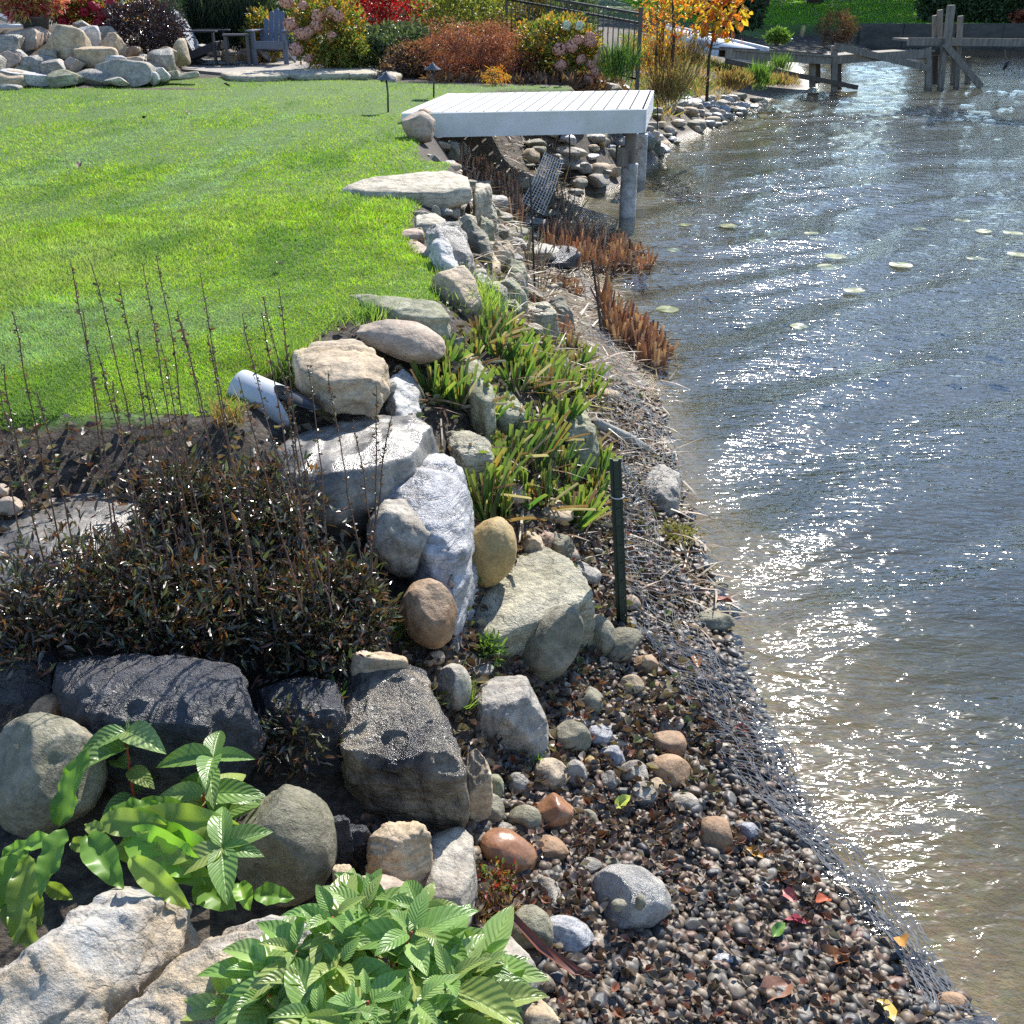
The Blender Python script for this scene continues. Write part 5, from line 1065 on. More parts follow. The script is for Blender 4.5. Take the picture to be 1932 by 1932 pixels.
for (x, y0_, y1_, xx, yy) in [(1618, 22, 380, 1570, yD), (1572, 42, 160, 1568, yD + .9), (1550, 66, 160, 1550, yD + 1), (1660, 68, 375, 1640, yD + .4), (1630, 190, 355, 1628, yD + 1.1), (1692, 245, 352, 1690, yD + 1.2)]:
    if (x, xx) == (1618, 1570): MB().beam(pp(1620, 22, yy) - b0, pp(1600, 200, yy) - b0, .2, .17).beam(pp(1590, 190, yy - .1) - b0, pp(1572, 392, yy - .1) - b0, .16, .14).build('post', wood_grey, d2)
    else: MB().beam(pp(x, y0_, yy) - b0, pp(xx, y1_ + 10, yy) - b0, .13, .13).build('post', wood_grey, d2)
MB().beam(pp(1592, 188, yD - .25) - b0, pp(1748, 372, yD - .25) - b0, .06, .17).build('brace', wood_grey, d2)
t = empty('hanging_line', pp(1850, 300, yD), 'thin line with a dark clip hanging below the far dock', 'line'); b0 = np.array(t.location)
MB().tube([pp(1850, 215, yD) - b0, pp(1855, 270, yD) - b0, pp(1843, 330, yD) - b0], .012, 5).build('cord', wood_grey, t)
MB().tube([pp(1872, 262, yD) - b0, pp(1855, 280, yD) - b0, pp(1842, 300, yD) - b0], [.02, .07, .03], 7).build('clip', black_metal, t)
# retaining wall
t = MB(); 
wa = simple('dark_retaining_wall', (.11, .1, .085), .9, 0, .5, 1.2, .5, aniso=(1, 1, 3))
rw = empty('retaining_wall', (24, 55, 0), 'long low grey brown retaining wall along the far bank', 'wall')
xx = 16.8
while xx < 44:
    L = rnd.uniform(1.9, 2.6); MB().box((xx + L / 2 - 24, rnd.uniform(-.05, .05) - .1, .4), (L - .03, .45, 1.3), bev=.02).build('wall_panel', wa, rw); xx += L
# far trees
def tree(name, label, x, y, z, trunk_h, trunk_r, rad, n, seed, leaf=.42, proto={}):
    o = empty(name, (x, y, z), label, 'tree', 'trees on the far lawn')
    key = seed % 2
    if key not in proto:
        r = random.Random(seed); m = MB(); H_ = trunk_h
        m.tube([(0, 0, -.3), (.05, 0, H_ * .5), (.15, .1, H_), (.1, .1, H_ + 3), (.3, 0, H_ + rad * 1.5)], [trunk_r * 1.3, trunk_r, trunk_r * .85, trunk_r * .55, .05], 9)
        tr = m.build('trunk', bark, o, smooth=True); m = MB()
        for i in range(14):
            a = r.uniform(0, 6.28); hh = H_ + r.uniform(-.5, rad * 1.0); e_ = rad * r.uniform(.5, .9)
            m.tube([(.1, .1, hh), (e_ * .5 * math.cos(a), e_ * .5 * math.sin(a), hh + 1.0), (e_ * math.cos(a), e_ * math.sin(a), hh + 1.6)], [.14, .09, .03], 5)
        lb = m.build('limbs', bark, o, smooth=True)
        cr_ = foliage('crown', n, (0, 0, H_ + rad * .85), (rad, rad, rad * .95), leaf, LM['tree'], o, .6, .6, .3, seed)
        proto[key] = [tr, lb, cr_]
    else:
        for q in proto[key]:
            c = q.copy(); col.objects.link(c); c.parent = o
    return o
spots = [(10.3, 62, 'far tree with a dark trunk left of the sunlit gap on the far lawn', 0), (15.2, 70, 'far tree whose thick trunk shows at the top edge left of the middle', 1), (19.3, 73, 'far tree whose forked trunk shows at the top edge in the sun', 0), (27.5, 75, 'far tree with a thin trunk at the top edge toward the right', 1),
         (33, 66, 'dark far tree above the right edge of the retaining wall', 0), (24.5, 86, 'tall tree at the back of the far lawn in the middle', 1), (34, 84, 'tall tree at the back right of the far lawn', 1), (12, 88, 'tall tree at the back left of the far lawn', 0), (41, 72, 'big tree beyond the right edge of the far lawn', 0), (4, 70, 'tall tree behind the garden and black fence', 1), (47, 84, 'tree far out at the right behind the lake', 1), (-3, 62, 'tall tree behind the scarlet bush', 0)]
for i, (x, y, lab, k) in enumerate(spots): tree('shade_tree', lab, x, y, gz(x, y), 5.0, .42, 7.0, 12000, k)
for (bx, yy, lab, mt, s) in [((1500, -60, 1760, 110), 58, 'dark evergreen mass left behind the far dock posts', 'conif', 60), ((1700, -60, 2100, 130), 57.5, 'dark evergreen mass at the upper right edge', 'conif', 61), ((640, -80, 810, 90), 50, 'dark bush at the top edge right of the autumn tree', 'conif', 62), ((1890, 50, 2050, 130), 56.8, 'small rusty red bush on the wall at the right edge', 'maple', 63)]:
    SH('far_shrub', lab, 'shrub', bx, yy, 6000 if s < 63 else 1500, .3, LM[mt], cr, seed=s, zb=.9, stems=0, clump=.2, hollow=.3)

# ------------------------------------------------------------------ steel posts, thin stakes, drain pipe, log
def stake(name, label, top, bot, r, mat, hb, cat='post', holes=False, extra=None):
    p = G(*bot) if extra is None else np.array(extra); q = PY(*top, p[1] + hb)
    o = empty(name, p, label, cat)
    if holes:
        d = q - p; L = np.linalg.norm(d); m = MB()
        # U-channel profile extruded
        prof = [(-.022, .008), (-.022, 0), (-.011, 0), (-.008, -.018), (.008, -.018), (.011, 0), (.022, 0), (.022, .008), (.012, .004), (.006, -.013), (-.006, -.013), (-.012, .004)]
        k = len(prof); V = [(a, b, 0 - .1) for a, b in prof] + [(a + d[0], b + d[1], d[2]) for a, b in prof]
        m.add(V, [(j, (j + 1) % k, k + (j + 1) % k, k + j) for j in range(k)] + [tuple(range(k, 2 * k))]); m.build('channel', mat, o)
        m = MB()
        for i in range(1, 9): f = i / 9.5; m.box((d[0] * f, d[1] * f - .019, d[2] * f), (.012, .008, .008))
        m.build('studs', mat, o)
        MB().tube([np.array((math.cos(t) * .026, math.sin(t) * .026 - .004, 0)) + d * .8 for t in np.linspace(0, 6.3, 14)], .0022, 5).build('wire_tie', simple('pale_wire', (.6, .6, .58), .4), o)
    else: MB().tube([(0, 0, -.1), tuple((q - p) * .5), tuple(q - p)], r, 6).build('shaft', mat, o)
    return o
stake('steel_post', 'thick dark green steel post standing in stones beside the iris bed', (1161, 866), (1178, 1192), .02, green_post, .0, holes=True)
stake('fence_stake', 'thin black stake holding mesh in front of the platform shade', (1000, 330), (1010, 545), .009, black_metal, .05)
stake('fence_stake', 'thin black stake beside the tall cut reeds at the waterline', (1117, 490), (1138, 640), .01, black_metal, .05)
stake('fence_stake', 'thin black stake under the platform with mesh behind', (1074, 230), (1076, 340), .012, black_metal, .0)
stake('fence_stake', 'thin black stake behind the platform on the rocky bank', (1241, 190), (1240, 268), .012, black_metal, .0)
stake('fence_stake', 'thin black stake among the grasses right of the platform', (1260, 158), (1262, 215), .012, black_metal, .0)
# drain pipe: white sleeve over a black corrugated pipe, end cut aslant
p = P(450, 778, 1.08); o = empty('drain_pipe', (p[0], p[1], 1.07), 'white drain pipe shell with torn opening poking from the lawn above black corrugated pipe', 'pipe')
pvc = simple('grey_white_pvc', (.5, .52, .54), .4, 0, .15, 6)
a = np.array((.0, .06, .08)); b_ = np.array((.25, -.06, .02)); d = (b_ - a) / np.linalg.norm(b_ - a); s_ = np.cross(d, (0, 0, 1)); s_ /= np.linalg.norm(s_); u_ = np.cross(s_, d)
def shell(r, t0, t1, nl=14, nt=18, cut=0, cor=0):
    V = []
    for i in range(nl):
        f = i / (nl - 1)
        for j in range(nt):
            t = t0 + (t1 - t0) * j / (nt - 1); ff = f * (1 - cut * (math.sin(t) ** 2 if math.sin(t) > 0 else 0) * .5) 
            rr = r * (1 + cor * math.sin(f * 46)); V.append(a + (b_ - a) * ff + s_ * rr * math.cos(t) + u_ * rr * math.sin(t))
    return V, [(i * nt + j, i * nt + j + 1, (i + 1) * nt + j + 1, (i + 1) * nt + j) for i in range(nl - 1) for j in range(nt - 1)]
V, F = shell(.078, -.7, 3.3, cut=.9); V2, F2 = shell(.072, -.7, 3.3, cut=.9)
sh_ = MB().add(V, F).add(V2, [f[::-1] for f in F2]).build('pipe_shell', pvc, o, smooth=True)
a0, b0_ = a.copy(), b_.copy(); a, b_ = a - [-.1, .1, .12], b_ - [.1, .08, .12]; V, F = shell(.065, 0, 6.283, 60, 20, cor=.08); MB().add(V, F).build('corrugated_pipe', simple('navy_black_plastic', (.012, .014, .03), .35), o, smooth=True)
Vq, Fq = ico(4); Vq = Vq * [.075, .04, .015]; Vq = Vq[:, :1] * d + Vq[:, 1:2] * s_ + Vq[:, 2:] * u_; MB().add(Vq + a0 + d * .3 + u_ * .072 + s_ * .02, [tuple(f) for f in Fq]).build('opening', black_metal, o, smooth=True)  # solid black oval put on for the dark inside of the pipe mouth
# pale log lying into the water
lg0, lg1 = G(1120, 815), P(1240, 862, .02); o = empty('log', lg0, 'pale weathered driftwood pole lying from the iris bed into the water', 'log')
MB().tube([np.zeros(3) + [0, 0, .05], (lg1 - lg0) * .5 + [0, 0, .045], (lg1 - lg0) + [0, 0, .01]], [.03, .028, .022], 9).build('trunk', simple('pale_driftwood', (.42, .4, .35), .8, 0, .5, 18, .5), o, smooth=True)

# ------------------------------------------------------------------ cut irises
m_iris = leafmat('iris_blades', [(.1, .22, .04), (.14, .28, .05), (.2, .27, .05), (.08, .15, .05), (.07, .15, .04), (.36, .22, .07), (.09, .18, .04)], .4, .35, .5, tipcol=(.2, .23, .07))
def fan_blades(parent, n, h, w, mat, name='blades', spread=.6, flat=True):
    Vs, Fs, Us = [], [], []; k = 0; a0 = rnd.uniform(0, math.pi)
    for i in range(n):
        t = (i / (max(1, n - 1)) - .5) * 2; az = a0 + rnd.uniform(-.5, .5); lean = t * spread + rnd.uniform(-.15, .15)
        base = np.array((math.cos(az) * t * .035 + rnd.uniform(-.02, .02), math.sin(az) * t * .035 + rnd.uniform(-.02, .02), -.01)); H_ = h * rnd.uniform(.7, 1.15); W = w * rnd.uniform(.7, 1.2)
        d0 = np.array((math.cos(az) * math.sin(lean), math.sin(az) * math.sin(lean), math.cos(lean))); sd_ = np.array((math.cos(az + rnd.uniform(-.6, .6)), math.sin(az + rnd.uniform(-.6, .6)), 0)); sd_ -= d0 * sd_.dot(d0); sd_ /= np.linalg.norm(sd_)
        nm = np.cross(sd_, d0); tw = rnd.uniform(-.2, .2)
        for j in range(5):
            f = j / 4; c = base + d0 * H_ * f + np.array((math.cos(az), math.sin(az), 0)) * lean * H_ * .25 * f * f; ww = W * (1 - .12 * f) * .5
            e = (.12 * W if j == 4 else 0)
            Vs += [c - sd_ * ww + d0 * e, c + nm * W * .16, c + sd_ * ww - d0 * e]; Us += [(0, f), (.5, f), (1, f)]
        Fs += [(k + 3 * j + q, k + 3 * j + q + 1, k + 3 * j + q + 4, k + 3 * j + q + 3) for j in range(4) for q in (0, 1)]; k += 15
    return link(name, mesh(name, Vs, Fs, mat, True, uv=Us), parent)
m_straw = leafmat('dead_straw_leaves', [(.36, .27, .17), (.28, .17, .1), (.45, .38, .27), (.2, .12, .07)], .25, .5)
IR = [(800, 470, 1.2), (860, 340, 1), (930, 520, 1.3), (1030, 560, 1.2), (985, 300, .9), (1050, 190, 1.2), (1120, 215, 1), (1160, 350, 1.1), (1200, 410, 1.2), (1290, 460, 1.2), (1330, 250, .9), (1420, 340, 1), (1400, 470, 1.3), (1480, 470, 1.2), (1340, 370, 1),
      (1190, 680, 1.5), (1240, 760, 1.5), (1300, 640, 1.3), (1120, 770, 1.3), (1030, 980, 1.7), (1110, 980, 1.5), (1190, 920, 1.2), (1280, 930, 1.3), (1410, 1010, 1.4), (1450, 960, 1), (1390, 860, 1.1), (980, 860, 1.3), (1060, 880, 1.3), (1110, 720, 1.1), (1440, 720, 1.1), (1520, 800, 1.2), (1500, 870, 1.2),
      (1230, 300, 1), (1280, 330, 1), (1100, 300, .9), (1010, 230, 1), (1350, 590, 1.3), (1430, 600, 1.3), (1170, 250, .9), (1260, 230, .8), (1330, 310, .8), (1250, 380, 1), (1500, 900, 1), (1350, 780, 1), (870, 420, 1), (1470, 400, 1), (1160, 810, 1.3), (1000, 800, 1.2)]
irises = []
IR += [(x + rnd.uniform(-60, 60), y + rnd.uniform(-50, 50), s * .9) for (x, y, s) in IR if x > 850][:12]
for (x, y, s) in IR:
    s *= 1.12
    u, v = c5(x, y); p = G(u, v + 6); o = empty('iris_clump', p, 'x', 'iris', 'cut back irises on the bank')
    fan_blades(o, int(16 * s), .12 * s, .019, m_iris, 'cut_leaves', .55)
    fan_blades(o, 9, .12 * s, .014, m_straw, 'dead_leaves', 1.3)
    irises.append((o, p, 'green'))
lp = np.array(ROCKS[0][1])
irises.sort(key=lambda t: -t[1][1])
yy0 = [t[1][1] for t in irises]
def ordn(i): 
    n = i + 1; return 'topmost' if n == 1 else f"{n}{'th' if 10 <= n % 100 <= 20 else {1: 'st', 2: 'nd', 3: 'rd'}.get(n % 10, 'th')} from the top"
for i, (o, p, _) in enumerate(irises): o['label'] = f"cut back green iris clump, {ordn(i)} of the iris bed"
# ------------------------------------------------------------------ reed stubble
m_reed = leafmat('cut_reed_stems', [(.48, .31, .22), (.4, .24, .17), (.58, .42, .32), (.26, .15, .11), (.48, .28, .19)], .36, .7, .3)
m_reedg = leafmat('grey_dead_reeds', [(.34, .28, .22), (.45, .38, .3), (.26, .2, .15)], .3, .8, .3)
tk = 6
ring = np.array([(math.cos(2 * math.pi * j / tk), math.sin(2 * math.pi * j / tk)) for j in range(tk)])
rt_v = np.array([(x, 0, z) for x, z in ring] + [(x * .9, 1 + x * .05, z * .9) for x, z in ring] + [(0, .96, 0)]); rt_f = np.array([(j, (j + 1) % tk, tk + (j + 1) % tk) for j in range(tk)] + [(j, tk + (j + 1) % tk, tk + j) for j in range(tk)] + [(tk + j, tk + (j + 1) % tk, 2 * tk) for j in range(tk)])
def reeds(label, c, ru, rv, n, h, mat=m_reed, r=.0095, lean=.2, litter=True):
    n = int(n * 1.45); u, v = c; zb_ = gz(*G(u, v)[:2]); zb_ = max(zb_, -.02); P0 = P(u, v, zb_); zc = depth(P0) / FP
    RX = ru * zc; RY = abs(P(u, v - rv, zb_)[1] - P(u, v + rv, zb_)[1]) / 2
    a = rng.uniform(0, 6.28, n); q = np.sqrt(rng.uniform(0, 1, n)); x = RX * q * np.cos(a); y = RY * q * np.sin(a); z = np.maximum(H(x + P0[0], y + P0[1]), -.08) - zb_ - .02
    d = np.stack([rng.normal(0, lean, n), rng.normal(0, lean, n), np.ones(n)], 1); hh = h * .85 * rng.uniform(.3, 1.25, n); rr_ = r * rng.uniform(.6, 1.4, n)
    o = empty('reed_clump', P0, label, 'reeds', 'cut reed stubble along the shore')
    V, F, _ = scatter(rt_v, rt_f, frames(d, rdir(n), np.stack([rr_, hh, rr_], 1)), np.stack([x, y, z], 1)); link('stems', mesh('stems', V, F, mat), o)
    if litter:
        k = n // 2; a = rng.uniform(0, 6.28, k); x = RX * 1.2 * rng.uniform(-1, 1, k); y = RY * 1.2 * rng.uniform(-1, 1, k); z = np.maximum(H(x + P0[0], y + P0[1]), 0) - zb_ + rng.uniform(.0, .05, k)
        d = np.stack([np.cos(a), np.sin(a), rng.normal(0, .15, k)], 1); hh = rng.uniform(.08, .25, k)
        V, F, _ = scatter(rt_v, rt_f, frames(d, rdir(k), np.stack([np.full(k, .005), hh, np.full(k, .004)], 1)), np.stack([x, y, z], 1)); link('fallen_stems', mesh('fallen_stems', V, F, m_reedg), o)
    return o
for a in [('orange reed stubble just below the platform beside the large flagstone', c4(720, 475), 22, 9, 50, .2), ('orange reed stubble lower down between flagstone and platform shade', c4(840, 520), 22, 12, 60, .2),
          ('reed stubble right of the slabs under the large flagstone', c4(920, 590), 20, 14, 45, .22), ('tall brown reed stubble around the black stake', c4(985, 700), 16, 45, 55, .35),
          ('dense reed stubble at the water in the middle, left part', c4(1240, 880), 42, 40, 170, .24), ('dense reed stubble standing in the water, right part', c4(1420, 900), 50, 38, 210, .26), ('reed stubble tip reaching farthest into the water', c4(1590, 930), 38, 26, 120, .22),
          ('pair of thick orange cut reeds between the slabs and iris bed', c4(1000, 1220), 16, 10, 16, .16), ('orange cut reeds beside the lichen spotted rock', c4(1150, 1260), 24, 12, 30, .16), ('orange cut reeds above the irises near the mesh', c4(1240, 1370), 22, 14, 45, .17),
          ('upright thick cut reeds by the second black stake', c4(1440, 1180), 9, 14, 16, .3), ('reed stubble on the lower wet tuft, left half', c4(1540, 1310), 34, 34, 120, .26), ('dark reed stubble on the lower wet tuft, right half', c4(1690, 1420), 34, 34, 130, .24),
          ('sparse reed stubs on the wet sand between the two tufts', c4(1260, 1080), 30, 14, 30, .12)]: reeds(*a)
reeds('tall grey dead reeds in the shade before the platform', c4(1200, 620), 30, 42, 45, .42, m_reedg, .006, .35)
reeds('grey dead reeds around the foot of the second black stake', c4(1080, 960), 22, 60, 45, .3, m_reedg, .006, .3)
reeds('grey fallen reeds on the mud left of the middle stubble', c4(1160, 1000), 40, 22, 50, .1, m_reedg, .005, .9)

# ------------------------------------------------------------------ plastic netting
net_m = simple('netting_plastic', (.26, .26, .25), .22, .0, spec=1.0)
def net(name, label, rows, nu, nv, r=.00145, seed=0, sag=.04):
    """rows: list of (left (u,v,lift), right (u,v,lift)); grid of thin cords between them"""
    Lp = []; Rp = []
    for (l, r_) in rows:
        for (q, arr) in ((l, Lp), (r_, Rp)):
            p = G(q[0], q[1]); p[2] = max(p[2], -.02)
            if q[2] > .05: p = PY(q[0], q[1], G(q[0], q[1])[1] - q[2] * 2.0)
            else: p = p + [0, 0, q[2]]
            arr.append(p)
    Lp, Rp = np.array(Lp), np.array(Rp); t = np.linspace(0, len(rows) - 1, nv)
    def I(A): return np.stack([np.interp(t, np.arange(len(rows)), A[:, c]) for c in range(3)], 1)
    L_, R_ = I(Lp), I(Rp); s = np.linspace(0, 1, nu); s = (s + .05 * np.sin(s * 19 + seed))[None, :, None]; Gd = L_[:, None] * (1 - s) + R_[:, None] * s
    q = Gd.reshape(-1, 3); wob = np.stack([fbm(q * 3 + 5, 3, seed), fbm(q * 3 + 50, 3, seed + 1), np.abs(fbm(q * 4 + 90, 3, seed + 2))], 1) * [.07, .07, .07]
    q = q + wob + np.stack([vn(q * 25, seed + 7), vn(q * 25, seed + 8), vn(q * 25, seed + 9)], 1) * .009 + np.stack([vn(q * 60, seed + 4), vn(q * 60, seed + 5), vn(q * 60, seed + 6)], 1) * .004
    q[:, 2] = np.maximum(q[:, 2], np.maximum(H(q[:, 0], q[:, 1]), 0) + .012); Gd = q.reshape(nv, nu, 3)
    m = MB()
    for i in range(nv): m.tube(Gd[i], r, 3, False)
    for j in range(nu): m.tube(Gd[:, j], r, 3, False)
    o = m.build(name, net_m); return tag(o, label, 'netting')
net('netting', 'fine dark plastic netting heaped along the water edge of the iris bed', [((1092, 600, .02), (1150, 645, .02)), ((1112, 690, .03), (1225, 760, .02)), ((1160, 790, .1), (1272, 850, .05)), ((1175, 880, .16), (1282, 905, .06)), ((1200, 930, .1), (1235, 965, .03))], 15, 44, seed=3)
net('netting', 'netting stretched down from the green steel post over the shore stones', [((1163, 875, .3), (1185, 880, .26)), ((1168, 960, .2), (1232, 965, .04)), ((1174, 1040, .1), (1270, 1060, .03)), ((1180, 1120, .04), (1330, 1160, .02)), ((1192, 1200, .02), (1382, 1285, .02))], 15, 34, seed=5)
net('netting', 'long band of glinting netting lying on the pebbles along the waterline', [((1192, 1195, .02), (1382, 1285, .02)), ((1262, 1300, .02), (1440, 1400, .02)), ((1345, 1430, .02), (1500, 1500, .02)), ((1460, 1570, .02), (1620, 1650, .02)), ((1590, 1710, .02), (1760, 1800, .02)), ((1720, 1870, .02), (1870, 1940, .02)), ((1790, 1960, .02), (1930, 2010, .02))], 13, 90, seed=8)
c_ = [PY(1028, 288, 9.6), PY(1062, 305, 9.5), PY(1025, 405, 9.1), PY(985, 380, 9.2)]; m = MB()
for k in range(9):
    f = k / 8; m.tube([c_[0] * (1 - f) + c_[1] * f, (c_[0] + c_[3]) / 2 * (1 - f) + (c_[1] + c_[2]) / 2 * f + [0, -.06, -.02], c_[3] * (1 - f) + c_[2] * f], .003, 4)
for k in range(20):
    f = k / 19; m.tube([c_[0] * (1 - f) + c_[3] * f, c_[1] * (1 - f) + c_[2] * f], .0022, 4)
tag(m.build('netting', simple('white_net', (.5, .5, .48), .4)), 'small white mesh panel hanging in the shade before the platform', 'netting')

# ------------------------------------------------------------------ fallen leaves, litter
m_litter = leafmat('fallen_leaves', [(.13, .075, .05), (.09, .055, .04), (.2, .14, .1), (.2, .08, .045), (.14, .11, .085), (.06, .045, .04), (.26, .22, .18)], .12, .35, .7)
curl = leaf_small_v * [1, 1, 1] + [0, 0, 0]; curl[:, 2] += np.array([.1, .28, .28, .3, .25, .35, 0])
def litter(n, pred, u, v, size, mat, name, label):
    pts = []
    y = 1 / rng.uniform(1 / 6.6, 1 / 1.4, n); x = rng.uniform(u, v, n); k = pred(x, y); x, y = x[k], y[k]; n = len(x); a = rng.uniform(0, 6.28, n)
    s = size * rng.uniform(.5, 1.3, n); d = np.stack([np.cos(a), np.sin(a), rng.normal(0, .35, n)], 1)
    V, F, _ = scatter(curl, leaf_small_f, frames(d, rdir(n) * .5 + [0, 0, 1], np.stack([s * .8, s, s], 1)), np.stack([x, y, H(x, y) + rng.uniform(.015, .045, n)], 1))
    return tag(link(name, mesh(name, V, F, mat)), label, 'leaves', None, 'stuff')
def wet_band(x, y):
    z = H0(x, y); q = vn(np.stack([x * 3, y * 3, x * 0], 1), 70); return (z > -.01) & (z < .6) & (y > 1.6) & ((q > -.15) | (z > .18)) & (y > 2.2 + q * .5)
litter(16000, wet_band, -.5, 1.4, .032, m_litter, 'leaf_litter', 'small brown curled leaf litter between the beach stones')
litter(9000, lambda x, y: (H0(x, y) > .04) & (H0(x, y) < 1.15) & (y > 2.6), -1.9, 1.1, .04, leafmat('mulch_litter', [(.16, .1, .06), (.24, .17, .1), (.1, .06, .04), (.3, .24, .16), (.14, .16, .06)], .2, .5), 'bank_litter', 'dry leaf scraps and dead straps covering the bank soil')
big = leafgrid(7, 5, .55, 0, .5, -.2, .5)
for (u, v, s, colr, lab) in [(1560, 1715, .07, (.45, .1, .03), 'orange red curled leaf on the netting at the lower beach'), (1475, 1697, .07, (.5, .16, .14), 'pink red leaf lying on the pebbles beside the netting'), (1410, 1400, .06, (.3, .05, .03), 'dark red leaf on the wet band below the boulders'),
        (1440, 1640, .07, (.55, .28, .04), 'orange leaf in the litter below the brown boulder'), (1525, 1760, .075, (.4, .06, .08), 'crimson leaf held in the netting near the bottom'), (1600, 1830, .12, (.42, .17, .05), 'large brown orange leaf caught in the netting near the bottom'),
        (1650, 1900, .09, (.6, .42, .08), 'yellow leaf under the netting at the bottom'), (1690, 1800, .08, (.5, .25, .05), 'tan orange leaf beside the waterline near the bottom'), (1310, 1250, .08, (.5, .2, .04), 'orange leaf under netting beside the steel post stones'),
        (1345, 1150, .1, (.42, .13, .08), 'salmon red leaf at the waterline by the mossy stick'), (1290, 1405, .04, (.45, .05, .06), 'small bright red leaf between beach stones'), (1235, 1432, .05, (.6, .6, .2), 'pale yellow leaf among the upper beach stones'),
        (1160, 1540, .07, (.5, .55, .08), 'yellow green leaf touching the small brown stone'), (1300, 1490, .06, (.7, .7, .72), 'white silvery leaf lying on the upper beach'), (1925, 1155, .1, (.5, .14, .08), 'red leaf floating at the right edge of the water'),
        (1455, 1785, .06, (.15, .3, .05), 'small fresh green leaf on the pebbles near the bottom'), (1490, 1870, .13, (.3, .15, .09), 'broad brown maple leaf on the pebbles near the bottom')]:
    p = G(u, v); p[2] = max(p[2], .0) + .03; lm = simple('leaf_' + lab.split()[0], colr, .4, 0, .35, 20)
    o = link('fallen_leaf', mesh('fallen_leaf', big[0], big[1], lm, True), None, tuple(p)); o.scale = (s, s, s); o.rotation_euler = (rnd.uniform(-.4, .4), rnd.uniform(-.4, .4), rnd.uniform(0, 6)); tag(o, lab, 'leaf')
# long dead strap leaf at the bottom
p = [G(u, v) + [0, 0, h] for u, v, h in ((955, 1775, .12), (1020, 1830, .08), (1085, 1858, .05), (1120, 1870, .05))]
V = []; 
for i, q in enumerate(p): w_ = (.006, .01, .011, .003)[i]; V += [q + [w_, w_, 0], q + [0, 0, -.012], q - [w_, w_, 0]]
o = link('dead_strap_leaf', mesh('dead_strap_leaf', np.array(V), [(i * 3 + j, i * 3 + j + 1, i * 3 + j + 4, i * 3 + j + 3) for i in range(3) for j in (0, 1)], simple('rusty_strap', (.2, .06, .03), .35, 0, .5, 12), True)); tag(o, 'long dead rusty strap leaf beside the boulder at the bottom', 'leaf')

# lily pads
pad_m = leafmat('lily_pad', [(.16, .22, .06), (.24, .24, .08), (.14, .18, .05)], .05, .3, .3)
pads = []
def pad(u, v, r):
    p = P(u, v, .006); n = 22; V = [(0, 0, 0)] + [(r * math.cos(t), r * math.sin(t), .003 * math.sin(3 * t)) for t in np.linspace(.15, 6.13, n)]
    o = link('lily_pad', mesh('lily_pad', V, [(0, i, i + 1) for i in range(1, n)], pad_m), None, (p[0], p[1], .015)); o.rotation_euler = (rnd.uniform(-.02, .02), rnd.uniform(-.02, .02), rnd.uniform(0, 6)); tag(o, 'x', 'lily pad', 'lily pads on the lake'); pads.append((o, p, 'round floating'))
cx = lambda x, y: (1159.2 + .4 * x, 309 + .4 * y)
for x, y in [(280, 410), (475, 488), (535, 295), (395, 385), (675, 366), (880, 365), (930, 330), (880, 450), (1010, 490), (1040, 515), (1040, 440), (720, 415), (1440, 310), (1400, 375), (1640, 270), (1780, 370), (1740, 320), (1860, 380), (1900, 430), (1080, 620), (1130, 600), (1500, 545), (870, 770), (1240, 590), (1700, 450), (1800, 440), (330, 290), (1560, 300), (1350, 480), (1620, 330), (1880, 330), (1450, 270), (250, 690), (1190, 540), (960, 360), (1560, 440)][::2]: pad(*cx(x, y), rnd.uniform(.07, .12))
ranklabels(pads, 'lily pad', 'the near piling', P(1183, 412, 0))

# ------------------------------------------------------------------ grass tufts and weeds on the bank
def tuft(label, u, v, n, h, mat, w=.004, lean=.6, name='grass_tuft', r=.04):
    p = G(u, v); a = rng.uniform(0, 6.28, n); q = rng.uniform(0, r, n); d = rdir(n, .2, 1) * [lean, lean, 1] + [0, 0, .5]; hh = h * rng.uniform(.5, 1.1, n)
    o = empty(name, p, label, 'grass tuft'); V, F, _ = scatter(blade_v, blade_f, frames(d, rdir(n), np.stack([np.full(n, w), hh, hh], 1)), np.stack([q * np.cos(a), q * np.sin(a), q * 0], 1)); link('blades', mesh('blades', V, F, mat), o); return o
tuft('green grass tuft between the dark shrubby growth and brown boulder', 745, 1205, 90, .12, m_grass)
tuft('bright green grass tuft at the right end of the long dark slab', 905, 590, 260, .17, m_grass, r=.2)
tuft('bright green grass tuft spilling over the stones beside the orange leaves', 870, 575, 260, .16, m_grass, r=.22)
tuft('grass tuft over the edge beside the tan pink boulder', 690, 600, 260, .1, m_grass, r=.2)
tuft('long dark green grass tuft behind the pipe end', 545, 715, 300, .17, m_grass, r=.1)
tuft('grass tuft beside the speckled oval rock', 870, 1340, 60, .16, m_grass, lean=.9)
tuft('grass tuft in front of the slab right of the pipe', 560, 690, 200, .15, m_grass, r=.1)
tuft('thin grass growing at the lawn corner under the flagstone', 830, 545, 300, .1, m_grass, r=.3)
tuft('fresh light tuft among the grey dead reeds', *c4(1000, 830), 120, .14, m_grass, r=.12)
tuft('orange mossy sprig beside the leafy shrub on the bank', 905, 1730, 500, .06, leafmat('rusty_moss', [(.4, .17, .05), (.3, .1, .05), (.4, .28, .08)], .3, .5), r=.11, w=.003)
tuft('dry pale grass sprigs in front of the huge boulder', 860, 1500, 40, .2, LM['orange'], r=.08, w=.002, lean=.9)
tuft('leaning dry grass sprigs over the pipe mouth', 430, 800, 90, .14, LM['orange'], r=.06)

